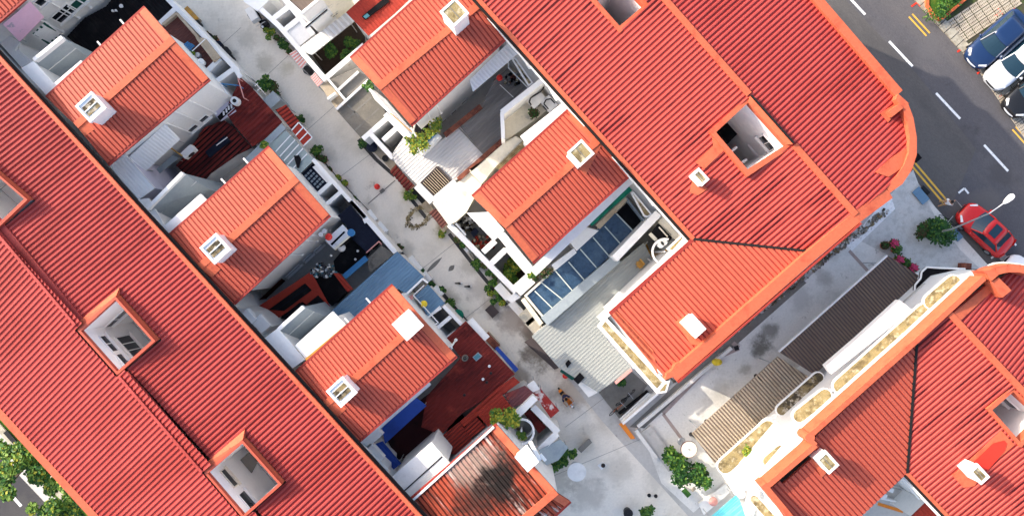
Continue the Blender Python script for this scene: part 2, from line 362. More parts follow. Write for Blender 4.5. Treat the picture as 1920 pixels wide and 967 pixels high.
def window(parent, a, b, p, w, h, frame='white_clean', pane='glass_dark', panes=(1, 1), sill=True, name='window'):
    c = vhit(p, a, b); d, n = wall_frame(a, b); z = Vector((0, 0, 1)); t = .07
    m = MB()
    for s1, s2, ww, hh in ((-1,0,t,h+2*t), (1,0,t,h+2*t), (0,1,w,t), (0,-1,w,t)):
        cc = c + d*(s1*(w/2+t/2)) + z*(s2*(h/2+t/2))
        q = [cc-d*ww/2-z*hh/2, cc+d*ww/2-z*hh/2, cc+d*ww/2+z*hh/2, cc-d*ww/2+z*hh/2]
        m.solid([v+n*.06 for v in q], [v-n*.02 for v in q])
    for k in range(1, panes[0]):
        cc = c + d*(w*(k/panes[0]-.5)); q = [cc-d*.025-z*h/2, cc+d*.025-z*h/2, cc+d*.025+z*h/2, cc-d*.025+z*h/2]; m.solid([v+n*.05 for v in q], [v for v in q])
    for k in range(1, panes[1]):
        cc = c + z*(h*(k/panes[1]-.5)); q = [cc-d*w/2-z*.025, cc+d*w/2-z*.025, cc+d*w/2+z*.025, cc-d*w/2+z*.025]; m.solid([v+n*.045 for v in q], [v for v in q])
    if sill:
        cc = c - z*(h/2+t+.03); q = [cc-d*(w/2+.15)-z*.03, cc+d*(w/2+.15)-z*.03, cc+d*(w/2+.15)+z*.03, cc-d*(w/2+.15)+z*.03]; m.solid([v+n*.16 for v in q], [v for v in q])
    f = mk(name, m, frame, parent)
    m = MB(); q = [c-d*w/2-z*h/2, c+d*w/2-z*h/2, c+d*w/2+z*h/2, c-d*w/2+z*h/2]; m.solid([v+n*.015 for v in q], [v-n*.03 for v in q])
    if f.parent is not None and f.parent.parent is None: mk('pane', m, pane, f)
    else: mk('pane', m, pane, parent)
    return f

# ---------------------------------------------------------------- the setting: ground, lane, roads, alley
def sheet(name, polys, z, m, parent=None):
    b = MB()
    for p in polys: b.face([P(q, 0)*1.0 + Vector((0, 0, z)) for q in p])
    bmesh.ops.triangulate(b.bm, faces=b.bm.faces)
    for f in b.bm.faces:
        f.normal_update()
        if f.normal.z < 0: f.normal_flip()
    o = mk(name, b, m, parent)
    if parent is None: o['kind'] = 'structure'
    return o
g = MB(); g.face([Vector((-260,-200,0)), Vector((260,-200,0)), Vector((260,200,0)), Vector((-260,200,0))])
tag(mk('ground', g, 'concrete'), kind='structure')
lane = sheet('back_lane', [[(250,-120),(420,-120),(520,60),(700,270),(840,420),(1010,640),(1130,790),(1330,1010),(1440,1120),(960,1120),(1000,900),(960,720),(860,620),(720,470),(560,270),(430,130),(300,-20)]], .004, 'lane')
stains(MATS['lane'], [(1010,660,2.3,(.13,.10,.075),.85), (1000,625,1.6,(.16,.125,.095),.8), (975,700,1.3,(.30,.25,.20),.7), (1075,730,2.6,(.34,.28,.22),.65), (960,600,1.8,(.36,.30,.255),.8), (925,575,1.5,(.38,.32,.27),.6),
    (1130,770,2.0,(.40,.35,.29),.5), (900,545,1.4,(.42,.37,.32),.5), (1040,900,2.4,(.34,.30,.25),.6), (1100,930,2.2,(.38,.33,.28),.5), (1120,640,1.5,(.3,.24,.18),.5),
    (465,75,1.2,(.40,.37,.31),.6), (500,115,1.2,(.40,.36,.28),.6), (535,130,.9,(.42,.38,.28),.6), (770,365,1.0,(.30,.27,.12),.8), (790,395,1.0,(.34,.31,.22),.8), (830,430,.9,(.28,.24,.13),.8), (740,270,.9,(.40,.37,.31),.6),
    (620,290,.9,(.42,.40,.34),.5), (650,350,.9,(.40,.38,.34),.5), (570,225,1.0,(.45,.44,.39),.5), (380,60,1.0,(.44,.41,.35),.6), (430,110,1.0,(.42,.39,.33),.6), (690,390,1.1,(.42,.39,.34),.6), (760,470,1.1,(.42,.39,.34),.6), (840,560,1.3,(.40,.36,.30),.7), (880,500,1.3,(.42,.38,.32),.6), (1160,880,1.8,(.46,.42,.36),.5), (1230,900,1.6,(.44,.41,.36),.5)])
for a, b in (((404,95),(452,52)), ((470,170),(540,105)), ((556,262),(626,200)), ((640,330),(700,285)), ((790,505),(872,440)), ((868,600),(925,555)), ((1060,800),(1172,716)), ((1005,905),(1255,800))):
    A_, B_ = P(a, 0), P(b, 0); d_ = (B_-A_).normalized(); s_ = Vector((-d_.y, d_.x, 0))*.012; zz_ = Vector((0, 0, .008)); q_ = MB(); q_.face([A_+s_+zz_, B_+s_+zz_, B_-s_+zz_, A_-s_+zz_]); q_.bm.normal_update(); [f.normal_flip() for f in q_.bm.faces if f.normal.z < 0]; mk('joint', q_, 'grey_concrete', lane)
road = sheet('road', [[(1440,-120),(1560,20),(1690,160),(1800,300),(1790,372),(1960,560),(2320,900),(2320,200),(1830,-120)]], .008, 'asphalt')
stains(MATS['asphalt'], [(1690,120,2.2,(.07,.068,.074),.6), (1790,270,2.6,(.075,.07,.075),.6), (1850,380,2.0,(.13,.12,.115),.6), (1740,90,1.5,(.12,.115,.12),.5), (1620,60,1.5,(.07,.068,.074),.6), (1880,330,1.6,(.07,.066,.07),.6)])
road2 = sheet('side_road', [[(-200,740),(-40,810),(0,850),(40,895),(150,1010),(-200,1300)]], .008, 'asphalt_dark')
# forecourt and alley paving between the two corner blocks
alley = sheet('alley', [[(1200,800),(1345,672),(1600,445),(1700,330),(1860,505),(1680,640),(1300,960),(1240,905)]], .012, 'alley')
stains(MATS['alley'], [(1425,650,1.2,(.14,.13,.11),.9), (1445,620,1.0,(.2,.18,.155),.8), (1400,690,.8,(.28,.25,.2),.6), (1545,520,1.0,(.36,.34,.31),.6), (1500,560,1.4,(.40,.39,.37),.5), (1350,730,1.2,(.42,.40,.36),.5)])
sheet('forecourt', [[(1601,445),(1690,345),(1712,318),(1722,345),(1752,404),(1800,468),(1844,510),(1800,520),(1722,515),(1664,478)]], .016, 'rough_concrete')
walk = sheet('side_path', [[(1180,800),(1360,635),(1500,520),(1512,530),(1340,682),(1208,802)]], .020, 'grey_concrete')
bt = MB()
for a, b, w in (((1347,668),(1385,652),9), ((1385,652),(1374,642),8), ((1346,669),(1243,775),7), ((1243,775),(1290,838),6), ((1592,470),(1640,522),6)):
    A, B_ = P(a, 0), P(b, 0); d = (B_-A).normalized(); s_ = Vector((-d.y, d.x, 0))*w/56
    bt.face([A+s_+Vector((0,0,.024)), B_+s_+Vector((0,0,.024)), B_-s_+Vector((0,0,.024)), A-s_+Vector((0,0,.024))])
mk('tile_border', bt, 'tile_pink', alley)
dr = MB()
for run in (((316,8),(388,92),(452,160)), ((548,232),(575,262)), ((592,288),(640,345),(700,408)), ((722,440),(768,492)), ((828,548),(876,604)), ((672,262),(706,300),(740,330)), ((770,372),(800,410)), ((842,438),(900,512),(950,572))):
    for a, b in zip(run, run[1:]):
        A_, B_ = P(a, 0), P(b, 0); d_ = (B_-A_).normalized(); s_ = Vector((-d_.y, d_.x, 0))*.12; zz_ = Vector((0, 0, .010)); dr.face([A_+s_+zz_, B_+s_+zz_, B_-s_+zz_, A_-s_+zz_])
dr.bm.normal_update(); [f.normal_flip() for f in dr.bm.faces if f.normal.z < 0]
tag(mk('drain_channel', dr, 'sink_dark'), kind='structure')
gm = MB(); gm.face([P(q, 0)+Vector((0,0,.03)) for q in G('', 1586,460, 1597,470, 1678,392, 1672,372, 1660,372)]); mk('painted_strip', gm, 'paint_white', alley)
# low retaining kerb along the alley
kb = MB(); kb.bar(P((1196,800),.35), P((1372,652),.35), .22, .36); kb.bar(P((1192,806),.28), P((1232,860),.28), .25, .3)
tag(mk('kerb', kb, 'alley'), kind='structure')
st = MB()
for k in range(3):
    st.prism(G('', 1200+6*k,812-4*k, 1208+6*k,806-4*k, 1262+5*k,878-5*k, 1254+5*k,884-5*k), .10+.13*k, 0)
tag(mk('steps', st, 'concrete'), kind='structure')
# pavement and kerb edge of the main road, kerb stones, parking bay paving
pv = sheet('pavement', [[(1400,-120),(1470,-120),(1720,140),(1830,280),(1790,372),(1900,520),(1842,512),(1712,330),(1640,200)]], .010, 'pavement')
def ground_strip(name, parent, a, b, w, m, z):
    A, B_ = P(a, 0), P(b, 0); d = (B_-A).normalized(); s_ = Vector((-d.y, d.x, 0))*w/2; q = MB(); zz = Vector((0, 0, z))
    q.face([A+s_+zz, B_+s_+zz, B_-s_+zz, A-s_+zz]); f = list(q.bm.faces)[0]; f.normal_update()
    if f.normal.z < 0: f.normal_flip()
    return mk(name, q, m, parent)
for a, b in (((1593,-3),(1622,28)), ((1667,78),(1711,125)), ((1755,175),(1800,223)), ((1845,272),(1890,321)), ((1505,-105),(1545,-58))): ground_strip('lane_line', road, a, b, .16, 'paint_white', .014)
for o_ in (0, 7):
    ground_strip('yellow_line', road, (1704+o_*.9,32-o_*.75), (1737+o_*.9,68-o_*.75), .11, 'paint_yellow', .014)
    ground_strip('yellow_line', road, (1898+o_*.9,243-o_*.75), (1940+o_*.9,290-o_*.75), .11, 'paint_yellow', .014)
    ground_strip('yellow_line', road, (1700+o_*.9,300-o_*.75), (1768+o_*.9,380-o_*.75), .13, 'paint_yellow', .018)
for a, b in (((1797,362),(1808,353)), ((1808,353),(1816,363)), ((1858,484),(1865,479)), ((1899,452),(1905,460))): ground_strip('bay_line', road, a, b, .13, 'paint_white', .014)
for a, b in (((9,913),(40,948)), ((-30,868),(-5,897))): ground_strip('lane_line', road2, a, b, .2, 'paint_white', .014)
for o_ in (0, 6):
    ground_strip('yellow_line', road2, (-10+o_,797-o_*.6), (90+o_*.9,912-o_*.7), .12, 'paint_yellow', .016)
    ground_strip('yellow_line', road2, (120+o_,945-o_*.6), (150+o_*.9,980-o_*.7), .12, 'paint_yellow', .016)
vg = sheet('verge', [[(-60,720),(0,772),(60,838),(200,1000),(160,1000),(20,830),(-60,760)]], .020, 'grass')
kp = MB(); kp.bar(P((-20,782),.13), P((165,985),.13), .42, .13); tag(mk('kerb', kp, 'kerb_stone'), kind='structure')
dm = MB(); dm.obox(P((21,818),0), R(-48), 1.0, .3, .02, .14); tag(mk('drain_grate', dm, 'plastic_black'), 'black drain grating in the pale kerb at the left edge road', 'drain cover')
# parking bays across the road
pk = sheet('parking_lot', [[(1700,-40),(2100,380),(2300,300),(2300,-200),(1760,-200)]], .012, 'pave_gap')
ks = MB()
for k in range(26):
    t = k/26.; a = P((1690+t*300, -25+t*325), 0); a2 = P((1690+(t+.035)*300, -25+(t+.035)*325), 0)
    d = (a2-a).normalized(); s_ = Vector((-d.y, d.x, 0))
    j = random.uniform(-.03, .03); top = .12
    ks.solid([a+s_*(.0+j)+Vector((0,0,top)), a2+s_*(.0+j)+Vector((0,0,top)), a2+s_*(.62+j)+Vector((0,0,top)), a+s_*(.62+j)+Vector((0,0,top))],
             [a+s_*(.0+j), a2+s_*j, a2+s_*(.62+j), a+s_*(.62+j)])
tag(mk('kerb', ks, 'kerb_stone'), kind='structure')
pb = MB()
o_ = P((1774,42), .03); da = (P((1801,82),0)-P((1774,42),0)).normalized(); db = (P((1868,10),0)-P((1774,42),0)); db = Vector((db.x, db.y, 0)).normalized()
db = Vector((-da.y, da.x, 0)); db = -db if db.y < 0 else db
for bay in range(4):
    for r_ in range(3 if bay == 0 else 4):
        for c_ in range(8):
            c0 = o_ + da*(bay*2.55 + r_*.62) + db*(c_*.62) + Vector((0,0,.02))
            # a perforated paver: three ribs and two ends round open slots
            pb.solid([c0, c0+da*.10, c0+da*.10+db*.56, c0+db*.56], [c0-Vector((0,0,.04)), c0+da*.10-Vector((0,0,.04)), c0+da*.10+db*.56-Vector((0,0,.04)), c0+db*.56-Vector((0,0,.04))])
            for e in (.24, .46):
                a = c0+da*e; q = [a, a+da*.10, a+da*.10+db*.56, a+db*.56]; pb.slab(q, .04)
            for e in (0, .115, .23, .345, .46):
                a = c0+db*e; q = [a+Vector((0,0,-.002)), a+da*.56+Vector((0,0,-.002)), a+da*.56+db*.055+Vector((0,0,-.002)), a+db*.055+Vector((0,0,-.002))]; pb.slab(q, .036)
mk('grass_pavers', pb, 'paver', pk)
for cx, cy in ((1806,90),(1843,131),(1876,24),(1917,69),(1884,174),(1720,5)):
    c = P((cx, cy), 0); m_ = MB(); z = Vector((0,0,.03))
    m_.face([c-da*.35-db*.06+z, c+da*.35-db*.06+z, c+da*.35+db*.06+z, c-da*.35+db*.06+z]); m_.face([c-da*.06-db*.5+z, c+da*.06-db*.5+z, c+da*.06-db*.06+z, c-da*.06-db*.06+z])
    for f in m_.bm.faces:
        f.normal_update()
        if f.normal.z < 0: f.normal_flip()
    mk('bay_mark', m_, 'paint_red', pk)
# raised planter bed with orange kerb and hedge
bed = thing('planter_bed', 'orange kerbed planter bed beside the parking bay pavers', 'planter', P((1770,8),0))
pl_o = G('y', 330,60, 410,190, 490,235, 540,200, 790,-10, 760,-160, 330,-160)
pl_i = G('y', 365,60, 430,160, 495,205, 525,180, 745,-10, 720,-130, 365,-130)
m_ = MB(); to, ti = PZ(pl_o, .3), PZ(pl_i, .3)
for k in range(len(to)):
    j = (k+1) % len(to); q = [to[k], to[j], ti[j], ti[k]]; m_.solid(q, [Vector((p.x, p.y, 0)) for p in q])
mk('kerb', m_, 'kerb_orange', bed); m_ = MB(); m_.prism3([p-Vector((0,0,.08)) for p in PZ(pl_i, .3)], 0); mk('soil', m_, 'grass', bed)
# ================================================================ the terraces
ZE, ZR, ZM, ZMR = 8.6, 8.95, 9.4, 10.35
RP = .262
GP = (.22, .32, .88, .98)
def skirted(b, poly, th): pass
def chimney(parent, p, z0, ztop, size, ang=None, cap='pots', size2=None):
    """white flue box; p is the pixel of the middle of its top"""
    c = P(p, ztop); ang = R(42.4) if ang is None else ang; s2 = size2 or size
    b = MB()
    b.obox(c, ang, size*.90, s2*.90, z0, ztop-.16); b.obox(c, ang, size, s2, ztop-.16, ztop-.02)
    # raised rim round the top opening
    ca, sa = math.cos(ang), math.sin(ang)
    def L(x, y): return (c.x+x*ca-y*sa, c.y+x*sa+y*ca)
    t = .13
    for x, y, lx, ly in ((0, s2/2-t/2, size, t), (0, -s2/2+t/2, size, t), (size/2-t/2, 0, t, s2-2*t), (-size/2+t/2, 0, t, s2-2*t)):
        b.obox(L(x, y), ang, lx, ly, ztop-.02, ztop+.06)
    ch = mk('chimney', b, 'white_clean', parent)
    b = MB()
    if cap == 'pots':
        b.obox(L(0, 0), ang, size-2*t-.14, (s2-2*t)*.62, ztop-.019, ztop+.02); mk('flue', b, 'moss_dark', ch)
        b = MB(); b.obox(L(0, 0), ang, size-2*t-.1, .05, ztop+.02, ztop+.07); mk('cross_bar', b, 'white_clean', ch)
    elif cap == 'moss':
        b.obox(L(0, 0), ang, size-2*t, s2-2*t, ztop-.019, ztop+.03); mk('cap', b, 'moss', ch)
        b = MB(); b.obox(L(0, 0), ang, .04, s2-2*t, ztop+.03, ztop+.05); mk('seam', b, 'grey_concrete', ch)
    else:
        b.obox(L(0, 0), ang, size-2*t, s2-2*t, ztop-.019, ztop+.05); mk('cap', b, 'white_clean', ch)
    return ch
def flash(parent, px, pl, lift=.075, m='roof_trim', th=.05):
    b = MB(); pts = [on_plane(p, pl) + pl[1]*lift for p in px]; b.slab(pts, th); return mk('flashing', b, m, parent)
def edge_trim(parent, pts, w, lift=.075, name='verge_flashing', m='roof_trim', th=.08):
    b = MB()
    for a, c in zip(pts, pts[1:]): b.bar(a+Vector((0,0,lift)), c+Vector((0,0,lift)), w, th)
    return mk(name, b, m, parent)
def house_wall(parent, pts, z1, d, m='white', name='wall'):
    b = MB(); q = inset(pts, d); b.prism3([Vector((p.x, p.y, z1)) for p in q], 0); mk(name, b, m, parent); return q

def wing(label, nwr, nwg, rr, rg, ser, seg, group=None, red=('wing_red', 'wing_rib'), brackets=(), pitch=.25, cat='house', ze=ZE, zr=ZR):
    nr, ng, se, sg = P(nwr, ze), P(nwg, ze), P(ser, ze), P(seg, ze); r0, r1 = P(rr, zr), P(rg, zr)
    root = thing('rear_wing', label, cat, base_of([nr, ng, se, sg]), group)
    wq = house_wall(root, [nr, ng, sg, se], ze-.03, .42)
    d = (r1-r0); d.z = 0; d.normalize()
    b = MB(); b.ribs([nr, ng, r1, r0], d, pitch, .05, GP, skirt=.16); ra = mk('roof', b, red, root)
    b = MB(); b.ribs([r0, r1, sg, se], d, pitch, .05, GP, skirt=.16); rb = mk('roof', b, red, root)
    pn, ps = plane3(nr, ng, r1), plane3(se, sg, r1)
    perp = Vector((-d.y, d.x, 0)); perp = perp if (nr-se).dot(perp) > 0 else -perp
    b = MB(); b.bar(r0+perp*.16+Vector((0,0,.10)), r1+perp*.16+Vector((0,0,.10)), .40, .10); mk('ridge_cap', b, 'roof_trim', root)
    # flat flashing along the gable and gutters at both eaves
    for rf, A, Bv, pl in ((ra, ng, r1, pn), (rb, r1, sg, ps)):
        b = MB(); i = -d*.42; l = pl[1]*.07; b.slab([A+l, Bv+l, Bv+i+l, A+i+l], .06); mk('gable_flashing', b, 'roof_trim', rf)
    for A, Bv, s_ in ((nr, ng, 1), (se, sg, -1)):
        b = MB(); b.bar(A+perp*s_*.07+Vector((0,0,.02)), Bv+perp*s_*.07+Vector((0,0,.02)), .16, .14); mk('gutter', b, 'wing_red', root)
    for p in brackets:
        b = MB(); c = P(p, ze-.35); b.bar(c-perp*.28, c+perp*.30, .09, .07); mk('gutter_bracket', b, 'white_clean', root)
    q = inset([nr, ng, sg, se], .42)
    return dict(root=root, ra=ra, rb=rb, pn=pn, ps=ps, se=(q[3], q[2]), gable=(q[1], q[2]), d=d, perp=perp, q=q)

GW = 'rear wings with red ribbed roofs'
# ---- left row
L1 = wing('rear wing nearest the top left corner with two small square windows below its eave', (88,184), (273,15), (147,240), (329,78.5), (201,307), (391,147), GW, brackets=G('a', 1355,260, 1105,500))
L2 = wing('rear wing with small flue box beside the dark cluttered yard, middle of the left row', (320,441), (506.4,276.7), (378,505), (561,339), (437,568), (617,402), GW, brackets=G('i', 1305,140, 1060,365))
L3 = wing('rear wing with two white boxes on its roof beside the blue canopy', (552.6,702), (737.5,535.4), (609,766), (795.5,601), (665,831.5), (854.7,666), GW, brackets=G('m', 1365,35, 1130,255))
for w_, c_, fl in ((L1, (171,201), ((147,240),(163,226),(178,243),(160,256))), (L2, (404,466), ((378,505),(397,489),(414,504),(398,520))), (L3, (641,734), ((609,766),(630,747),(650,765),(632,782)))):
    chimney(w_['ra'], c_, 8.6, 10.15, 1.22); flash(w_['rb'], fl, w_['ps'])
chimney(L3['ra'], (764.5,609), 8.8, 9.75, 1.25, cap='flat')
flash(L3['ra'], G('n', 200,745, 330,620, 540,700, 350,880), L3['pn'])
A_, B_ = L1['se']
for p in G('c', 945,530, 1062,428): window(L1['root'], A_, B_, p, .62, .62, panes=(1,1))
A_, B_ = L2['se']
for p, w_, h_ in ((G('k', 333,495)[0], .55, .5), (G('k', 215,600)[0], .6, .5), (G('k', 55,745)[0], 1.1, .5)): window(L2['root'], A_, B_, p, w_, h_)
A_, B_ = L3['se']
def pipes(w_, pxs, z0, z1, key='se', r=.055):
    a, b_ = w_[key]; d, n = wall_frame(a, b_)
    for p in pxs:
        c = vhit(p, a, b_) + n*.08; m = MB(); m.tube(Vector((c.x, c.y, z0)), Vector((c.x, c.y, z1)), r, 8)
        m.ball((c.x, c.y, z0), r*2.0, 8); m.obox((c.x, c.y), math.atan2(d.y, d.x), .22, .2, z1-.25, z1)
        mk('downpipe', m, 'white_clean', w_['root'])
pipes(L1, G('c', 930,230, 660,470, 800,360), 3.0, 8.3)
pipes(L2, G('k', 300,350, 120,560, 410,420), 3.1, 8.3)
pipes(L3, G('s', 760,110, 560,300), 3.6, 8.3)
# old stained wing at the bottom of the left row, and the white house at the very corner
L4 = wing('rear wing with badly stained blackened roof at the bottom of the picture', (640,1050), (933,797), (735,1190), (1046,924), (755,1228), (1068,938), GW, red=('old_roof', 'old_rib'), zr=9.3)
for _m in ('old_roof','old_rib'): stains(MATS[_m], [(895,880,2.6,(.45,.36,.30),.5,8.8), (938,902,2.5,(.010,.008,.008),.98,8.8), (885,945,2.2,(.03,.014,.012),.85,8.8)])
b = MB(); b.bar(P((760,950),8.75), P((926,800),8.75), .12, .1); mk('parapet_pipe', b, 'steel_white', L4['root'])
L0 = wing('white house wing with red roof corner and paned window in the top left corner', (-186,-54), (74,-282), (-123,17), (137,-211), (-60,88), (200,-140), GW)
A_, B_ = L0['se']
window(L0['root'], A_, B_, G('a', 697,150)[0], 1.25, 1.1, panes=(2,2))
window(L0['root'], A_, B_, G('a', 862,25)[0], 1.1, .8, pane='dark_green')
window(L0['root'], A_, B_, G('a', 460,5)[0], .7, .7)
pipes(L0, G('a', 780,150, 960,60, 300,150), 3.0, 8.3)
# ---- right row
R1 = wing('rear wing with large square mossy flue box, upper one of the right row', (855,-66), (658.4,111), (912,5), (713,169), (953.4,65), (769.3,233.8), GW)
R2 = wing('rear wing with mossy topped flue box next to the glass roofed yard', (1076,199.6), (886.8,369.7), (1134,259), (946.5,427.7), (1183.7,323.6), (997.7,490.9), GW)
chimney(R1['ra'], (852,24), 8.8, 10.9, 1.12, cap='moss'); flash(R1['rb'], G('M', 355,380, 415,330, 480,400, 420,450), R1['ps'])
flash(R1['rb'], G('M', 700,30, 1000,350, 940,330, 670,110), R1['ps'])
chimney(R2['ra'], (1089,287), 8.8, 10.7, 1.05, cap='moss'); flash(R2['rb'], G('13', 745,760, 690,800, 600,930, 640,960), R2['ps'], lift=.06)
flash(R2['ra'], G('13', 575,600, 745,755, 690,790, 545,650), R2['pn'])
A_, B_ = R1['se']
for p in G('g', 420,275, 530,175, 640,65): window(R1['root'], A_, B_, p, .42, .62, frame='white', sill=False)
pipes(R1, G('g', 350,110, 250,200), 3.3, 8.3)

# ---- long left terrace
def terrace_walls(root, outer, wells, z1, m='white'):
    b = MB(); q = inset(outer, .3)
    for a, c in zip(q, q[1:]+q[:1]): b.face([Vector((a.x,a.y,z1)), Vector((c.x,c.y,z1)), Vector((c.x,c.y,0)), Vector((a.x,a.y,0))])
    bmesh.ops.recalc_face_normals(b.bm, faces=b.bm.faces); mk('wall', b, m, root); return q
def well(root, inner_px, zt, curb=.42, depth=1.2, drop=.9, wmat='well_white', floor='sink_dark', rim='roof_trim'):
    """square light well: coping ring, inner walls going down, floor"""
    i = PZ(inner_px, zt); c = sum(i, Vector())/4
    o = [p + (p-c).normalized()*curb for p in i]
    b = MB()
    for k in range(4):
        j = (k+1) % 4; q = [o[k], o[j], i[j], i[k]]; b.solid(q, [p-Vector((0,0,drop)) for p in q])
    wl_ = MB()
    for k in range(4):
        j = (k+1) % 4; dn = lambda p, z: Vector((p.x, p.y, z))
        ii = [p + (p-c).normalized()*.03 for p in i]
        wl_.face([dn(ii[k], zt-.1), dn(ii[j], zt-.1), dn(ii[j], depth), dn(ii[k], depth)])
    wp = mk('light_well', wl_, wmat, root)
    mk('coping', b, rim, wp)
    f = MB(); f.slab([Vector((p.x, p.y, depth)) for p in i], .2); mk('floor', f, floor, wp)
    return wp, i
LT = thing('terrace', 'long red ribbed roof terrace with square light wells along the left side of the picture', 'building', P((200,600),0))
ea, eb = P((-170,-76),ZM), P((900,1093),ZM); e_mid = P((0,110),ZM); e2 = P((760,940),ZM)
ra_, rb_ = P((0,430),ZMR), P((390,880),ZMR)
pl_ne = plane3(e_mid, e2, (ra_+rb_)/2)
rdir = (e2-e_mid).normalized()
def ext(a, d, t): return a + d*t
rl0, rl1 = ext(ra_, rdir, -14), ext(ra_, rdir, 36)
fr = P((90,871),ZM); fl0, fl1 = ext(fr, rdir, -14), ext(fr, rdir, 30)
el0, el1 = ext(e_mid, rdir, -12), ext(e_mid, rdir, 40)
el1 = P((764,941), ZM)+rdir*8
holes_px = [G('C', 445,128, 68,470, 465,915, 845,575), G('K', 435,180, 55,510, 445,965, 830,625), G('L', -370,-60, -760,280, -120,850, 262,487)]
wells = []
ZC = 10.55
for hp in holes_px:
    i = PZ(hp, ZC); wells.append(i)
def proj(pl, v): # straight down onto plane
    return Vector((v.x, v.y, pl[0].z - ((v.x-pl[0].x)*pl[1].x + (v.y-pl[0].y)*pl[1].y)/pl[1].z))
perpL = Vector((-rdir.y, rdir.x, 0)); perpL = perpL if perpL.x > 0 else -perpL      # towards the lane
def on_ne(v): return proj(pl_ne, v)
ne_poly = [on_ne(rl0), on_ne(rl1), on_ne(el1), on_ne(el0)]
pl_sw = plane3(fl0, fl1, ra_+Vector((0,0,.32)))
sw_poly = [proj(pl_sw, rl0), proj(pl_sw, rl1), fl1, fl0]
cut = []
for i in wells:
    c = sum(i, Vector())/4; cut.append([on_ne(p + (p-c).normalized()*.3) for p in i])
def ridge_side(v): return (v-ra_).dot(perpL)
def clip_to(poly, keep):  # keep points on one side of the ridge (perp coordinate sign)
    out = []
    for a, c in zip(poly, poly[1:]+poly[:1]):
        da, dc = ridge_side(a)*keep, ridge_side(c)*keep
        if da >= 0: out.append(a)
        if (da >= 0) != (dc >= 0):
            t = da/(da-dc); out.append(a+(c-a)*t)
    return out
b = MB(); b.ribs(ne_poly, rdir, RP, .05, holes=[h for h in (clip_to(c, 1) for c in cut) if len(h) > 2], skirt=.18, open_edges=(0,)); rNE = mk('roof', b, ('roof_red', 'roof_rib'), LT)
hs = []
for c in cut:
    q = clip_to([proj(pl_sw, p) for p in c], -1)
    if len(q) > 2: hs.append(q)
b = MB(); b.ribs(sw_poly, rdir, RP, .05, holes=hs, skirt=.18, open_edges=(0,)); rSW = mk('roof', b, ('roof_red', 'roof_rib'), LT)
# step at the ridge between the wells
b = MB()
segs = [((-60,358),(150,606)), ((232,703),(385,880)), ((462,967),(560,1080))]
for a, c in segs:
    b = MB(); A1, C1 = P(a, ZMR), P(c, ZMR); b.bar(proj(pl_sw, A1)-perpL*.10+Vector((0,0,.115)), proj(pl_sw, C1)-perpL*.10+Vector((0,0,.115)), .14, .6); mk('ridge_cap', b, 'roof_rib', LT); b = MB(); b.bar(on_ne(A1)+perpL*.16+Vector((0,0,.075)), on_ne(C1)+perpL*.16+Vector((0,0,.075)), .34, .2); mk('ridge_flashing', b, 'roof_rib', LT)
for k, hp in enumerate(holes_px):
    wp, i = well(LT, hp, ZC, curb=.20, depth=4.6, drop=.32, floor='white', rim='wing_rib')  # raised white floor added to bounce light up the well walls
    if k == 0:
        NWa, SWa = (i[0], i[1]), (i[1], i[2])
        window(wp, *NWa, G('C', 455,340)[0], 1.7, .75, panes=(2,1)); window(wp, *NWa, G('C', 645,440)[0], 1.5, 1.0, panes=(1,1))
        window(wp, *SWa, G('C', 372,612)[0], 1.1, .6, panes=(2,1)); window(wp, *SWa, G('C', 545,805)[0], 1.0, .6); window(wp, *SWa, G('C', 620,640)[0], 1.5, 1.6, panes=(3,1))
    elif k == 1:
        NWa, SWa = (i[0], i[1]), (i[1], i[2])
        window(wp, *SWa, G('K', 500,815)[0], 1.2, .9); window(wp, *SWa, G('K', 290,560)[0], 1.1, .6, frame='cream'); window(wp, *NWa, G('K', 385,310)[0], 2.0, .12, sill=False)
        m_ = MB(); lp = PZ(G('K', 315,450, 500,280, 600,380, 490,600), 6.2); m_.slab(lp, .15); mk('canopy', m_, 'grey_concrete', wp)
    else:
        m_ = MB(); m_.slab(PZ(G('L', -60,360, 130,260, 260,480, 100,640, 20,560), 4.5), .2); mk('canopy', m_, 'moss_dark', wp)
    # sloping apron flashing on the lane side and the uphill side
    m_ = MB(); c = sum(i, Vector())/4; o1 = [p+(p-c).normalized()*.16 for p in i]
    topz = lambda v, dz: Vector((v.x, v.y, v.z+dz))
    pa, pb_ = o1[0], o1[3]
    n0, n1 = on_ne(pa+perpL*.06)+Vector((0,0,.07)), on_ne(pb_+perpL*.06)+Vector((0,0,.07))
    m_.solid([topz(pa,-.05), topz(pb_,-.05), n1, n0], [topz(pa,-.5), topz(pb_,-.5), n1-Vector((0,0,.1)), n0-Vector((0,0,.1))])
    pc = o1[1]; qd = -rdir*.38
    n0, n1 = on_ne(pa+qd+perpL*.3)+Vector((0,0,.07)), Vector((pc.x, pc.y, 0))+qd; n1 = on_ne(n1)+Vector((0,0,.07))
    m_.solid([topz(pa,-.05), topz(pc,-.05), n1, n0], [topz(pa,-.7), topz(pc,-.7), n1-Vector((0,0,.1)), n0-Vector((0,0,.1))])
    mk('apron_flashing', m_, 'roof_trim', rNE)
    edge_trim(LT, [i[1]-perpL*.24-Vector((0,0,.04)), i[2]-perpL*.24-Vector((0,0,.04))], .09, .0, 'gutter', 'valley', .25)
edge_trim(LT, [on_ne(el0), on_ne(el1)], .22, .09, 'eave_trim', th=.16)
edge_trim(LT, [fl0, fl1], .42, .085, 'eave_trim', th=.2)
LTq = terrace_walls(LT, [on_ne(el0)-perpL*.35, on_ne(el1)-perpL*.35, fl1, fl0], [], ZM-.12)
b = MB(); b.bar(on_ne(el0)+perpL*.16-Vector((0,0,.12)), on_ne(el1)+perpL*.16-Vector((0,0,.12)), .22, .1); mk('gutter', b, 'valley', LT)

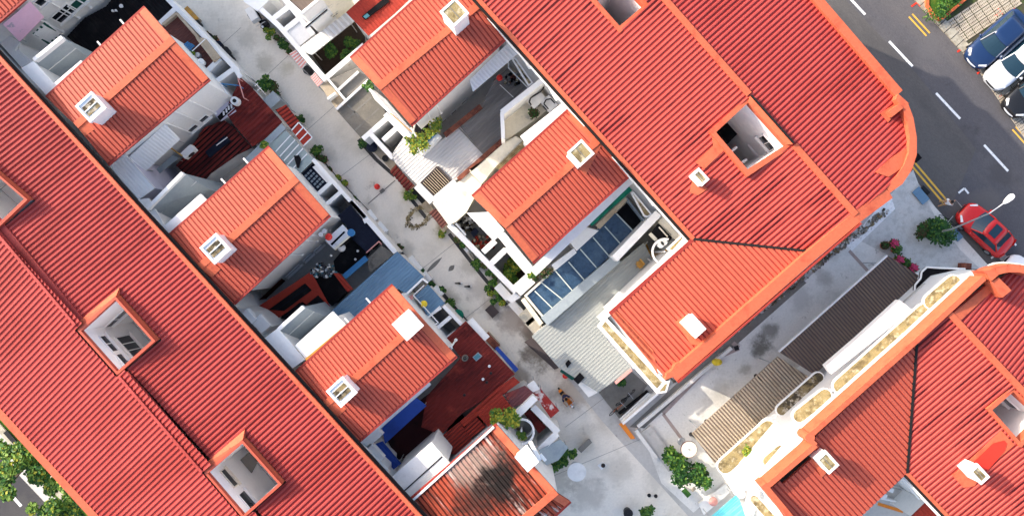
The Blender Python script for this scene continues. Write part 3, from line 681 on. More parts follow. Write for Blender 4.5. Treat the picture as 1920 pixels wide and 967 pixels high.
# ---- corner block, upper right
UB = thing('corner_block', 'large red roofed corner building with a rounded corner parapet beside the car road', 'building', P((1400,300),0))
s1, s2 = P((910,14),ZM), P((1300,448),ZM); g1, g2 = P((1240,0),ZMR), P((1608,400),ZMR)
pl_s = plane3(s1, s2, (g1+g2)/2); udir = (s2-s1).normalized(); pperp = Vector((-udir.y, udir.x, 0)); pperp = pperp if pperp.x > 0 else -pperp
n1_, n2_ = P((1540,12),ZM), P((1690,183),ZM); pl_n = plane3(n1_, n2_, g1 if False else (g1+g2)/2)
def ons(*xy): return [on_plane(p, pl_s) for p in G('', *xy)]
def onn(*xy): return [on_plane(p, pl_n) for p in G('', *xy)]
# ridge = where the two slopes meet
def meet(v):  # move a point across to the ridge line along pperp
    lo, hi = -8., 8.
    f = lambda t: proj(pl_s, v+pperp*t).z - proj(pl_n, v+pperp*t).z
    for _ in range(60):
        md = (lo+hi)/2
        if f(md) > 0: hi = md
        else: lo = md
    return proj(pl_s, v+pperp*lo)
rg0 = meet(g1 - udir*8); rg1 = meet(P((1606,402),ZMR))
vt = on_plane((1518,471), pl_s)
sl_poly = [proj(pl_s, s1-udir*8), s2, vt, rg1, rg0]
wpx = G('B', 602,250, 250,575, 600,985, 1015,715)
wi = PZ(wpx, 10.3)
cW = sum(wi, Vector())/4
hole1 = [proj(pl_s, p+(p-cW).normalized()*.25) for p in wi]
# second well at the top edge of the picture
wpx2 = G('H', 480,287, 225,0, 470,-230, 745,60); wi2 = PZ(wpx2, 10.05); c2 = sum(wi2, Vector())/4
hole2 = [proj(pl_s, p+(p-c2).normalized()*.25) for p in wi2]
def side_of(v): return (v-rg0).dot(pperp)
def clip_r(poly, keep):
    out = []
    for a, c in zip(poly, poly[1:]+poly[:1]):
        da, dc = side_of(a)*keep, side_of(c)*keep
        if da >= 0: out.append(a)
        if (da >= 0) != (dc >= 0): out.append(a+(c-a)*(da/(da-dc)))
    return out
b = MB(); b.ribs(sl_poly, udir, RP, .046, holes=[clip_r(hole1, -1), clip_r(hole2, -1)], skirt=.18, open_edges=(3,)); rS = mk('roof', b, ('damp_red', 'damp_rib'), UB)
arc = G('', 1690,186, 1704,208, 1711,235, 1714,262, 1711,290, 1702,318, 1692,334)
n_poly = [rg0, rg1] + [on_plane(p, pl_n) for p in G('', 1640,370)] + [on_plane(p, pl_n) for p in arc[::-1]] + [proj(pl_n, n1_-udir*8)]
nh = clip_r([proj(pl_n, p) for p in hole1], 1)
b = MB(); b.ribs(n_poly, udir, RP, .046, holes=[nh] if len(nh) > 2 else [], skirt=.18, open_edges=(0,)); rN = mk('roof', b, ('roof_red', 'roof_rib'), UB)
# end wing along the alley: one slope falling to its yard
w1, w2 = P((1145,589),ZM), P((1262,702),None) if False else None
w1 = P((1143,588),ZM); pl_w = plane3(s2, w1, vt)
wdir = (w1-s2).normalized()
we = [s2, vt] + [on_plane(p, pl_w) for p in G('', 1258,708, 1244,704)] + [w1]
b = MB(); b.ribs(we, wdir, RP, .05, GP, skirt=.18); rW = mk('roof', b, ('wing_red', 'wing_rib'), UB)
b = MB(); b.bar(s2+Vector((0,0,.09)), vt+Vector((0,0,.09)), .13, .12); mk('valley_gutter', b, 'valley', UB)
# wells
wp, i = well(UB, wpx, 10.3, curb=.38, depth=1.0, drop=.45)
window(wp, i[3], i[0], G('B', 808,690)[0], .95, 1.0, panes=(2,1)); window(wp, i[3], i[0], G('B', 690,812)[0], 1.3, .07, sill=False)
m_ = MB(); m_.bar(P(G('B', 430,780)[0],7), P(G('B', 480,735)[0],7), .14, .5); m_.bar(P(G('B', 540,910)[0],7), P(G('B', 590,870)[0],7), .14, .5); mk('bracket', m_, 'white_clean', wp)
m_ = MB(); m_.prism(G('B', 260,575, 545,320, 650,470, 560,540, 480,600, 380,700), 5.2, 1.1); mk('black_block', m_, 'black', wp)  # black block filling the left part of the well
wp, i = well(UB, wpx2, 10.05, curb=.38, depth=1.0, drop=.6)
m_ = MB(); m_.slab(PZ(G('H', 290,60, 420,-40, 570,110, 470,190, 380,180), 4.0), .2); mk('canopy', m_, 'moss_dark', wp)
# flashing board from the well edge up to the ridge on the road side
m_ = MB(); fa = [P(p, z) for p, z in zip(G('B', 606,246, 1020,712, 1095,705, 628,180), (10.32,10.32,10.62,10.62))]; m_.slab(fa, .35); mk('apron_flashing', m_, 'roof_trim', rS)
m_ = MB(); m_.bar(fa[3]+Vector((.05,.06,.02)), fa[2]+Vector((.05,.06,.02)), .10, .5); mk('gutter', m_, 'valley', rN)
b = MB()
rp = lambda p: Vector((0,0,.10)) + meet(P(p, ZMR))
for a, c in (((1180,-66),(1399,182)), ((1486,275),(1606,401))): b = MB(); b.bar(rp(a), rp(c), .34, .10); mk('ridge_cap', b, 'roof_trim', UB)
edge_trim(UB, [proj(pl_s, s1-udir*8), s2], .22, .09, 'eave_trim', th=.16); edge_trim(UB, [s2, w1], .2, .07, 'eave_trim', 'wing_red', .14)
b = MB(); b.bar(proj(pl_s, s1-udir*8)-pperp*.16-Vector((0,0,.1)), s2-pperp*.16-Vector((0,0,.1)), .2, .1); mk('gutter', b, 'valley', UB)
# parapets: road side, rounded corner, alley side
b = MB(); zp = 9.95
rs = PZ(G('', 1420,-120, 1532,0, 1684,176), 9.6); 
for k, (a, c) in enumerate(zip(rs, rs[1:])): b.bar(a+Vector((0,0,.12+.004*k)), c+Vector((0,0,.12+.004*k)), .5, .9)
mk('parapet', b, 'roof_trim', UB)
b = MB()
oa = G('', 1684,176, 1702,192, 1713,222, 1719,258, 1719,290, 1710,318, 1692,345, 1668,362); ia = G('', 1680,186, 1693,205, 1702,232, 1706,262, 1704,286, 1695,310, 1682,328, 1662,350)
O_, I_ = PZ(oa, 10.0), PZ(ia, 10.0)
for k in range(len(O_)-1):
    q = [O_[k], O_[k+1], I_[k+1], I_[k]]; b.solid(q, [p-Vector((0,0,1.1)) for p in q])
mk('parapet', b, 'roof_trim', UB)
for q in (G('N', 290,310, 510,175, 610,200, 440,330, 375,410), G('N', 230,960, 410,800, 560,700, 640,740, 540,900, 380,1010)):
    flash(rN, q, pl_n, .09, th=.12)
b = MB(); c0 = G('N', 395,285, 505,205, 550,250, 430,345); b.slab(PZ(c0, 10.1), .7); mk('corner_block', b, 'roof_trim', UB)
b = MB(); pa = G('', 1668,362, 1606,408, 1520,480, 1262,706)
pz = [10.0, 10.42, 10.424, 10.428]
pts = PZ(pa, pz)
for k, (a, c) in enumerate(zip(pts, pts[1:])): b.bar(a+Vector((0,0,k*.004)), c+Vector((0,0,k*.004)), .62, .9)
mk('parapet', b, 'roof_trim', UB)
b = MB(); po = PZ(G('', 1262,706, 1248,712, 1250,700, 1264,692), 10.4); b.slab(po, 1.0); 
c = P((1276,694), 10.41); b.cyl(c, .42, 9.5, 10.407, 14); b.slab(PZ(G('',1262,690, 1278,680, 1290,692, 1276,706),10.39), .9); mk('parapet_end', b, 'roof_trim', UB)
b = MB(); b.bar(pts[1]+Vector((.25,-.3,.05)), pts[3]+Vector((.25,-.3,.05)), .10, .25); mk('coping', b, 'wing_red', UB)
# chimneys and flat flashings
chimney(rS, (1313,332), 9.4, 10.6, .55, size2=.85, cap='moss'); chimney(rW, (1301,611), 9.5, 10.7, .78, size2=1.1, cap='flat')
flash(rS, G('13', 1330,728, 1407,820, 1290,930, 1240,890, 1340,800), pl_s); flash(rS, G('23', 1210,150, 1255,165, 1310,130, 1230,60), pl_s, .07)
flash(rW, G('23', 1130,860, 1180,830, 1250,960, 1290,985, 1220,985), pl_w)
flash(rW, G('33', 1100,100, 1150,130, 1260,50, 1330,30, 1170,200), pl_w); flash(rW, G('23', 770,815, 810,800, 1010,1015, 1040,1160, 1000,1090), pl_w, .05)
# walls (one storey of white under every roof)
outer = [Vector((p.x, p.y, 0)) for p in [proj(pl_s, s1-udir*8)+pperp*.3, s2+pperp*.3+udir*.0, w1+Vector((.35,0,0)), P((1248,708),9.4), P((1600,415),9.4), P((1672,352),9.4), P((1704,318),9.4), P((1714,280),9.4), P((1710,240),9.4), P((1695,200),9.4), P((1530,10),9.4), n1_-udir*8-pperp*.3]]
b = MB(); zz = ZM-.1
for a, c in zip(outer, outer[1:]+outer[:1]): b.face([Vector((a.x,a.y,zz)), Vector((c.x,c.y,zz)), Vector((c.x,c.y,0)), Vector((a.x,a.y,0))])
mk('wall', b, 'white', UB)

# ---- corner block, lower right
LB = thing('corner_block', 'red roofed corner building with bright white stepped wall and mossy ledges, lower right', 'building', P((1700,780),0))
k1, k2 = P((1700,886),ZM), P((1768,965),ZM); h1, h2 = P((1782,592),ZMR), P((1920,738),ZMR)
qdir = (k2-k1).normalized(); qd2 = (h2-h1).normalized(); qdir = qd2; qp = Vector((-qdir.y, qdir.x, 0)); qp = qp if qp.x > 0 else -qp
pl_ls = plane3(k1, k1+qdir*5, (h1+h2)/2)
vtl = on_plane((1718,644), pl_ls)
h1r = proj(pl_ls, h1); 
lr0 = on_plane((1780,588), pl_ls); lr1 = lr0 + qdir*16; lr1 = proj(pl_ls, lr1)
lr0 = proj(pl_ls, lr0)
lpoly = [k1, proj(pl_ls, k1+qdir*12), lr1, lr0, vtl]
wpx3 = G('34', 1585,385, 1700,285, 1860,430, 1740,560); wi3 = PZ(wpx3, 10.3); c3_ = sum(wi3, Vector())/4
h3 = [proj(pl_ls, p+(p-c3_).normalized()*.2) for p in wi3]
def sideL(v): return (v-lr0).dot(qp)
def clip_l(poly, keep):
    out = []
    for a, c in zip(poly, poly[1:]+poly[:1]):
        da, dc = sideL(a)*keep, sideL(c)*keep
        if da >= 0: out.append(a)
        if (da >= 0) != (dc >= 0): out.append(a+(c-a)*(da/(da-dc)))
    return out
b = MB(); b.ribs(lpoly, qdir, RP, .046, holes=[clip_l(h3, -1)], skirt=.18, open_edges=(2,)); rLS = mk('roof', b, ('damp_red', 'damp_rib'), LB)
ne_l = P((2050,640), ZM); pl_ln = plane3(lr0, lr1, proj(plane3(lr0, lr1, lr0+qp*5-Vector((0,0,1.1))), lr0+qp*6))
ln_poly = [lr0, lr1, proj(pl_ln, lr1+qp*7), proj(pl_ln, lr0+qp*7)] 
ln_poly = [lr0, lr1, proj(pl_ln, lr1+qp*7)] + [on_plane(p, pl_ln) for p in G('', 1965,540, 1930,512, 1900,506, 1880,520, 1858,528)]
nh3 = clip_l([proj(pl_ln, p) for p in h3], 1)
b = MB(); b.ribs(ln_poly, qdir, RP, .046, holes=[nh3] if len(nh3) > 2 else [], skirt=.18, open_edges=(0,)); rLN = mk('roof', b, ('roof_red', 'roof_rib'), LB)
# its wing: high along the white wall, falling to the south-east yard
v1 = (vtl-k1); we_dir = -Vector((qp.x, qp.y, 0))
ew = k1 + we_dir*9; pl_lw = plane3(k1, ew, vtl)
lw = [vtl, k1] + [proj(pl_lw, k1+we_dir*5.5)] + [on_plane(p, pl_lw) for p in G('', 1500,1010, 1437,920, 1462,900, 1468,906, 1533,848, 1522,838, 1530,815)]
b = MB(); b.ribs(lw, we_dir, RP, .05, GP, skirt=.18); rLW = mk('roof', b, ('wing_red', 'wing_rib'), LB)
b = MB(); b.bar(k1+Vector((0,0,.09)), vtl+Vector((0,0,.09)), .13, .12); mk('valley_gutter', b, 'valley', LB)
b = MB(); b.bar(lr0+Vector((0,0,.1)), lr1+Vector((0,0,.1)), .34, .1); mk('ridge_cap', b, 'roof_trim', LB)
edge_trim(LB, [k1, proj(pl_ls, k1+qdir*12)], .2, .08, 'eave_trim', th=.16)
b = MB(); b.bar(k1-qp*.14, proj(pl_ls, k1+qdir*12)-qp*.14, .18, .1); mk('gutter', b, 'valley', LB)
wp, i = well(LB, wpx3, 10.3, curb=.3, depth=1.0, drop=.6)
window(wp, i[1], i[2], G('34', 1672,343)[0], .9, .8); window(wp, i[1], i[2], G('34', 1745,440)[0], .9, .5)
m_ = MB(); m_.slab(PZ(G('34', 1690,515, 1750,515, 1755,530, 1700,535), 6), .1); mk('bracket', m_, 'white_clean', wp)
# stepped parapet along the white wall
ppx = G('', 1850,520, 1725,632, 1600,745) ; 
b = MB(); zp = 10.55
run = G('', 1846,521, 1724,634, 1522,814); pts = PZ(run, zp)
for k, (a, c) in enumerate(zip(pts, pts[1:])): b.bar(a+Vector((0,0,k*.004)), c+Vector((0,0,k*.004)), .28, 1.25)
b.cyl(P((1519,820), zp), .26, zp-1.3, zp+.008, 14); b.bar(P((1516,822),zp+.012), P((1530,834),zp+.012), .26, 1.25); b.bar(P((1530,834),zp+.016), P((1436,914),zp+.016), .28, 1.25)
b.bar(P((1432,908),zp+.02), P((1500,990),zp+.02), .32, 1.25); mk('parapet', b, 'roof_trim', LB)
b = MB(); ca = G('', 1850,517, 1868,508, 1890,503, 1912,503, 1940,510); I_ = PZ(ca, 10.5)
for k, (a, c) in enumerate(zip(I_, I_[1:])): b.bar(a+Vector((0,0,k*.004)), c+Vector((0,0,k*.004)), .42, 1.2)
b.slab(PZ(G('A', 1040,520, 1130,470, 1270,610, 1170,690), 10.46), .8); b.slab(PZ(G('A', 960,400, 1060,390, 1130,440, 1050,510, 1010,440),10.58), 1.2); mk('parapet', b, 'roof_trim', LB)
flash(rLN, G('A', 620,860, 1030,520, 1080,590, 680,960), pl_ln, .09); 
chimney(rLW, (1551,866), 9.4, 10.9, .75, size2=1.05, cap='moss'); chimney(rLS, (1836,888), 9.4, 11.0, .62, size2=.95, cap='moss')
flash(rLW, G('J', 1050,330, 1110,270, 1150,330, 1220,500, 1170,550), pl_lw); flash(rLS, G('F', 610,640, 720,560, 1150,150, 1300,310, 960,600, 860,760, 740,780), pl_ls, .06)
m_ = MB(); m_.slab([on_plane(p, pl_ls)+pl_ls[1]*.085 for p in G('F', 870,540, 840,500, 1060,290, 1180,260, 1210,290, 1190,370, 1000,590)], .02); mk('paint_patch', m_, 'fresh_red', rLS)
lo = [P((1846,521),9.7), P((1724,634),9.7), P((1522,814),9.7), P((1436,914),9.7), P((1500,990),9.7), k1+we_dir*9-Vector((0,0,0)), k1+Vector((.3,.1,0)), k1+qdir*12+qp*.3, lr1+qp*7, P((1965,540),9.6), P((1900,508),9.6)]
b = MB(); zz = 9.25
for a, c in zip(lo, lo[1:]+lo[:1]): b.face([Vector((a.x,a.y,zz)), Vector((c.x,c.y,zz)), Vector((c.x,c.y,0)), Vector((a.x,a.y,0))])
mk('wall', b, 'white_clean', LB)
# sun ledges with moss on top, on the lit white wall
def ledge(parent, px, z, th=.18, rim=.07, m='moss', name='ledge', wm='white_clean'):
    top = PZ(px, z); b = MB(); b.slab(top, th, 0); b.mi = 1; b.slab([p+Vector((0,0,.012)) for p in inset(top, rim)], .05)
    return mk(name, b, (wm, m), parent)
def capsule(a, b_, w, n=6):
    """stadium outline between two pixels, w px wide"""
    d = math.atan2(b_[1]-a[1], b_[0]-a[0]); r = w/2; o = []
    for k in range(n+1):
        t = d+math.pi/2+math.pi*k/n; o.append((a[0]+r*math.cos(t), a[1]+r*math.sin(t)))
    for k in range(n+1):
        t = d-math.pi/2+math.pi*k/n; o.append((b_[0]+r*math.cos(t), b_[1]+r*math.sin(t)))
    return o
ledge(LB, capsule((1747,565),(1788,530), 32), 7.65); ledge(LB, capsule((1576,723),(1733,583), 31), 7.6)
ledge(LB, capsule((1499,779),(1547,741), 28), 7.6); ledge(LB, capsule((1440,864),(1463,844), 24), 7.6)
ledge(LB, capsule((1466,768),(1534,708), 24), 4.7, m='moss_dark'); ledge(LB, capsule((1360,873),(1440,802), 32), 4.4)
ledge(LB, capsule((1414,935),(1450,975), 19), 7.6); ledge(LB, capsule((1386,922),(1390,926), 16), 4.4, m='cream')
ledge(LB, G('A', 1020,375, 1030,330, 1090,305, 1180,298, 1290,305, 1420,330, 1420,360, 1180,400, 1090,390), 7.6)
b = MB(); b.slab(PZ(G('A', 90,735, 300,545, 350,525, 420,530, 425,560, 330,690, 160,830), 4.4), .2); mk('ledge', b, 'concrete', LB)
b = MB(); b.slab(PZ(G('A', 205,610, 210,550, 270,480, 280,410, 340,355, 480,365, 960,380, 800,440, 480,530, 340,520), 4.0), .25); mk('porch_roof', b, 'black', LB)
b = MB(); b.path(PZ(G('A', 205,610, 210,550, 270,480, 280,410, 340,355, 480,365, 760,375), 4.05), .06); mk('porch_rim', b, 'white_clean', LB)
# lower white projection (bright sunlit slab) over the lean-to
pj = MB(); pj.slab(PZ(G('34', 668,142, 845,-10, 1075,-220, 1145,-165, 700,188), 7.3), .5); mk('projection', pj, 'white_clean', LB); pj = MB(); pj.slab(PZ(G('34', 70,690, 150,620, 330,440, 560,300, 600,520, 330,790, 170,850), 4.2), .3); mk('projection', pj, 'white_clean', LB)
b = MB(); b.obox(P((1545,697),4), R(42), 1.2, .12, 3.4, 4.3); b.obox(P((1541,701),4), R(42), 1.2, .12, 3.4, 4.2); mk('vent_louvre', b, 'steel', LB)
bl = MB()
# SW wall ledges of the upper block, seen in the yards
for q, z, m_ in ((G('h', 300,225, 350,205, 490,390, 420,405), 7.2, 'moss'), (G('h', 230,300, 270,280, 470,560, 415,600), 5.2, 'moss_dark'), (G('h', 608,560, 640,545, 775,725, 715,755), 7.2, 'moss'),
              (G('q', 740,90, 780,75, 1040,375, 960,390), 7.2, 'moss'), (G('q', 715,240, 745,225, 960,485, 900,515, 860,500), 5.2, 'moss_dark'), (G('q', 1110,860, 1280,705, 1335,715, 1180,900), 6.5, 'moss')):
    ledge(UB, q, z, .16, .10, m_)
ledge(UB, G('', 1120,612, 1134,592, 1250,716, 1232,738), 7.4, .2, .20, 'moss', 'ledge')
ledge(UB, G('O', 170,540, 260,450, 330,430, 290,560, 200,570), 4.4, .2, .12, 'moss')
# white fascia band under the eave towards the yards
b = MB(); b.bar(proj(pl_s, s1-udir*8)+pperp*.1-Vector((0,0,.55)), s2+pperp*.1-Vector((0,0,.55)), .7, .3); mk('cornice', b, 'white_clean', UB)
b = MB(); b.bar(k1+qp*.1-Vector((0,0,.6)), k1+qdir*12+qp*.1-Vector((0,0,.6)), .7, .3); mk('cornice', b, 'white_clean', LB)
# ================================================================ builders for the yards
def shed(name, label, cat, px, z, roof, wall='white', rib=None, sd=None, group=None, pitch=.2, rh=.03, ins=.12, th=.10, rim=None, body=True):
    """small lean-to: roof sheet over closed walls; rib None = flat slab, else a ribbed sheet"""
    pts = PZ(px, z); root = thing(name, label, cat, base_of(pts), group)
    b = MB()
    if rib is None: b.slab(pts, th); mk('roof', b, roof, root)
    else:
        b.ribs(pts, sd if sd is not None else U, pitch, rh, skirt=th); mk('roof', b, (roof, rib), root)
    if body:
        w = inset(pts, ins); b = MB(); b.prism3([p-Vector((0,0,th+.01)) for p in w], 0); mk('wall', b, wall, root)
    if rim:
        b = MB(); 
        for k, (a, c) in enumerate(zip(pts, pts[1:]+pts[:1])): b.bar(a+Vector((0,0,.10+.003*k)), c+Vector((0,0,.10+.003*k)), .14, .2)
        mk('coping', b, rim, root)
    return root
def awning(name, label, cat, px, z, m, rib=None, sd=None, group=None, pitch=.2, rh=.03, th=.06, arms='steel', drop=.5, stripes=None):
    pts = PZ(px, z); root = thing(name, label, cat, base_of(pts), group); b = MB()
    if rib is None: b.slab(pts, th); mk('canopy', b, m, root)
    else: b.ribs(pts, sd if sd is not None else U, pitch, rh, skirt=th); mk('canopy', b, (m, rib), root)
    if stripes:
        n, sm, wd = stripes
        for k in range(n):
            t = (k+.5)/n; b = MB(); h = wd/n/2
            L = lambda u: (pts[0]*(1-u)+pts[1]*u, pts[3]*(1-u)+pts[2]*u)
            a1, b1 = L(t-h); a2, b2 = L(t+h); up = Vector((0,0,.035)); b.slab([a1+up, a2+up, b2+up, b1+up], .05); mk('stripe', b, sm, root)
    for k in (0, 1, 2, 3):
        c = pts[k]*.86 + (sum(pts, Vector())/len(pts))*.14; b = MB(); b.tube(c-Vector((0,0,th+.0)), Vector((c.x, c.y, max(0., c.z-th-drop))), .03, 6); mk('post', b, arms, root)
    return root
def yard_wall(label, segs, z=3.0, t=.30, m='white', cap='white_clean', group=None, cat='wall'):
    """one joined run of yard walls; segs = pixel pairs along the wall tops"""
    pts = [P(p, z) for s_ in segs for p in s_]; root = thing('yard_wall', label, cat, base_of(pts), group); b = MB(); c_ = MB()
    for k, (p, q) in enumerate(segs):
        a, d = P(p, z+.002*k), P(q, z+.002*k); b.bar(a-Vector((0,0,.06)), d-Vector((0,0,.06)), t-.05, z-.06); c_.bar(a, d, t, .06)
    mk('wall', b, m, root); mk('coping', c_, cap, root); return root
def leaves(centres, n, size, mats, flat=.6, seed=1, mb=None, shade=None):
    """leaf blades spread through round clumps; centres = (x, y, z, radius)"""
    rnd = random.Random(seed); b = mb or MB(); tot = sum(c[3]**2 for c in centres)
    for c in centres:
        for _ in range(int(1.6*n*c[3]**2/tot)+3):
            while True:
                v = Vector((rnd.uniform(-1,1), rnd.uniform(-1,1), rnd.uniform(-1,1)))
                if .25 < v.length < 1: break
            rr = c[3]*(.55+.6*rnd.random()); p = Vector(c[:3]) + Vector((v.x, v.y, v.z*flat))*rr
            if p.z < .03: p.z = .03+rnd.random()*.1
            a = rnd.uniform(0, 6.283); d = Vector((math.cos(a), math.sin(a), rnd.uniform(-.5,.6))).normalized(); s_ = d.cross(Vector((rnd.uniform(-.5,.5), rnd.uniform(-.5,.5), 1))).normalized()
            L = size*rnd.uniform(.6, 1.3); w = L*rnd.uniform(.28,.42)
            mi = rnd.choices(range(len(mats)), [m_[1] for m_ in mats])[0]
            b.face([p-d*L/2, p+s_*w, p+d*L/2+Vector((0,0,-.1*L)), p-s_*w], mi)
    return b
PAL = dict(dark=(('leaf_dark',6),('leaf_mid',4),('leaf_light',1)), mid=(('leaf_mid',6),('leaf_dark',3),('leaf_light',3)), light=(('leaf_light',6),('leaf_mid',3),('leaf_yellow',2)),
           yellow=(('leaf_yellow',6),('leaf_light',4),('leaf_mid',2)), brown=(('leaf_brown',6),('leaf_dark',3),('leaf_mid',2)), lush=(('leaf_mid',6),('leaf_light',4),('leaf_dark',4)))
SEED = [11]
def stemmed(root, c, h, r, z0=0., m='bark', k=4):
    b = MB(); rnd = random.Random(SEED[0])
    b.tube((c[0], c[1], z0), (c[0], c[1], z0+h*.45), r, 7, r*.7)
    for q in range(k):
        a = q*6.283/k+rnd.random(); e = Vector((c[0]+math.cos(a)*h*.28, c[1]+math.sin(a)*h*.28, z0+h*(.65+.2*rnd.random()))); b.tube((c[0], c[1], z0+h*.38), e, r*.55, 6, r*.25)
    return mk('stem', b, m, root)
def bush(label, p, rad, h, pal='mid', n=420, size=.16, cat='bush', name='bush', group=None, z0=0., clumps=7, elong=None):
    SEED[0] += 1; rnd = random.Random(SEED[0]); c = P(p, z0+h*.7); root = thing(name, label, cat, Vector((c.x, c.y, z0)), group)
    cs = []
    for k in range(clumps):
        a = rnd.random()*6.283; q = rad*rnd.uniform(.15,.75); x, y = math.cos(a)*q, math.sin(a)*q
        if elong: d = Vector((math.cos(elong[0]), math.sin(elong[0]), 0)); t = rnd.uniform(-1,1)*elong[1]; x, y = x+d.x*t, y+d.y*t
        cs.append((c.x+x, c.y+y, z0+h*rnd.uniform(.45,.8), rad*rnd.uniform(.40,.62)))
    b = leaves(cs, n, size, PAL[pal], seed=SEED[0]); mk('foliage', b, [m_[0] for m_ in PAL[pal]], root, merge=False)
    stemmed(root, (c.x, c.y), h, .035+.012*h, z0); return root
def pot_plant(label, p, r=.2, h=.35, leaf=.28, pal='mid', pot='terracotta', n=90, z0=0., group=None, name='potted_plant'):
    SEED[0] += 1; c = P(p, z0+h+leaf*.6); root = thing(name, label, 'potted plant', Vector((c.x, c.y, z0)), group)
    b = MB(); b.cyl(c, r*.75, z0, z0+h, 12, r); b.cyl(c, r*1.08, z0+h-.05, z0+h, 12); mk('pot', b, pot, root)
    b = MB(); b.cyl(c, r*.9, z0+h, z0+h+.012, 12); mk('soil', b, 'soil', root)
    b = leaves([(c.x, c.y, z0+h+leaf*.7, leaf), (c.x+leaf*.4, c.y, z0+h+leaf*.5, leaf*.6), (c.x-leaf*.3, c.y+leaf*.3, z0+h+leaf*.5, leaf*.6)], n, .13, PAL[pal], flat=.8, seed=SEED[0]); mk('foliage', b, [m_[0] for m_ in PAL[pal]], root, merge=False)
    return root
def bin_(label, p, r=.24, h=.6, m='plastic_black', group=None, name='bin', cat='bin', z0=0.):
    c = P(p, z0+h); root = thing(name, label, cat, Vector((c.x, c.y, z0)), group)
    b = MB(); b.cyl(c, r*.82, z0, z0+h, 14, r); mk('body', b, m, root); b = MB(); b.cyl(c, r*1.07, z0+h, z0+h+.05, 14, r*1.02); b.cyl(c, r*.25, z0+h+.05, z0+h+.09, 8); mk('lid', b, m, root); return root
def aircon(label, p, z, ang, w=.85, d=.42, h=.6, group='air conditioner units'):
    c = P(p, z); root = thing('air_conditioner', label, 'air conditioner', Vector((c.x, c.y, z-h)), group)
    b = MB(); b.obox(c, ang, w, d, z-h, z-.03); b.obox(c, ang, w*.97, d*.94, z-.031, z); mk('casing', b, 'white', root)
    ca, sa = math.cos(ang), math.sin(ang); o = Vector((c.x+sa*d*.51, c.y-ca*d*.51, z-h/2)); n = Vector((sa, -ca, 0))
    b = MB(); b.tube(o, o+n*.025, h*.38, 16); mk('fan_grille', b, 'plastic_black', root)
    b = MB(); b.obox((c.x-ca*w*.35, c.y-sa*w*.35), ang, .06, d*.9, z-h-.06, z-h); b.obox((c.x+ca*w*.35, c.y+sa*w*.35), ang, .06, d*.9, z-h-.06, z-h); mk('bracket', b, 'steel', root); return root
def spiral(label, p, z0, z1, r, tread='steel', rail='white_clean', start=0., turn=5.2, n=15, post='white_clean'):
    c = P(p, z1); root = thing('spiral_staircase', label, 'staircase', Vector((c.x, c.y, z0)))
    b = MB(); b.cyl(c, .06, z0, z1+.5, 10); mk('centre_post', b, post, root); b = MB()
    for k in range(n):
        t0 = start+turn*k/n; t1 = t0+turn/n*1.06; z = z0+(z1-z0)*(k+1)/n
        q = lambda rr, t: Vector((c.x+rr*math.cos(t), c.y+rr*math.sin(t), z)); b.slab([q(.06,t0), q(r,t0), q(r,t1), q(.06,t1)], .05)
    mk('treads', b, tread, root); b = MB(); m_ = 30; 
    L = [Vector((c.x+r*math.cos(start+turn*k/m_), c.y+r*math.sin(start+turn*k/m_), z0+(z1-z0)*(k+1)/m_+.75)) for k in range(m_+1)]
    b.path(L, .05, 6); mk('handrail', b, rail, root); b = MB(); b.ring(c, r-.02, r+.10, z1+.55, z1+.68, 30, a0=start-1.2+turn*.1, a1=start+turn*.92); mk('ring_rail', b, rail, root); return root
def box_item(name, label, cat, p, z0, z1, lx, ly, ang, m, lid=None, group=None):
    c = P(p, z1); root = thing(name, label, cat, Vector((c.x, c.y, z0)), group)
    b = MB(); b.obox(c, ang, lx*.96, ly*.94, z0, z1-.05); mk('body', b, m, root); b = MB(); b.obox(c, ang, lx, ly, z1-.05, z1); mk('lid', b, lid or m, root); return root
AU, AW = R(-47.6), R(42.4)

# ---------------------------------------------------------------- yard between the corner house and the first wing (top left)
awning('cloth_awning', 'faded pink cloth awning with grey patches beside the white house wall', 'awning', G('a', 30,270, 330,20, 480,190, 215,460), [8.0,8.0,6.9,6.8], 'pink_cloth')
awning('striped_awning', 'green and white striped awning below the paned window', 'awning', G('a', 350,385, 500,238, 680,372, 530,505), [6.3,6.3,4.5,4.5], 'white', stripes=(4, 'dark_green', .5))
shed('lean_to', 'wide black roofed lean-to, run on over a dark void, below the first rear wing, top left', 'shed', [*G('a', 735,405, 930,200, 1170,70), (228,-25), (285,-40), *G('b', 725,90, 575,240), (230,120), (185,122)], 2.8, 'black', 'white', 'black', W, pitch=.22, rh=.03)  # shed roof, its black sheet also filling the unlit void beyond
b = MB()
def vent_disc(label, p, z, r=.1):
    c = P(p, z); root = thing('roof_vent', label, 'vent', Vector((c.x, c.y, z-.3)), 'small white vents on the yard roofs'); b = MB(); b.cyl(c, r*.55, z-.32, z-.06, 10); mk('pipe', b, 'steel_white', root); b = MB(); b.cyl(c, r, z-.06, z, 12, r*.7); mk('cowl', b, 'steel_white', root)
for k, (p, lb) in enumerate(zip(G('a', 1325,65, 1268,115, 1232,118, 1242,395), ['white roof vent, largest on the black lean-to roof at top left', 'small white roof vent beside the largest one on the black lean-to', 'tiny white roof vent on the black lean-to, farther from the lane', 'white roof vent against the first wing on the black lean-to'])): vent_disc(lb, p, 3.05, .13 if k == 0 else .08)
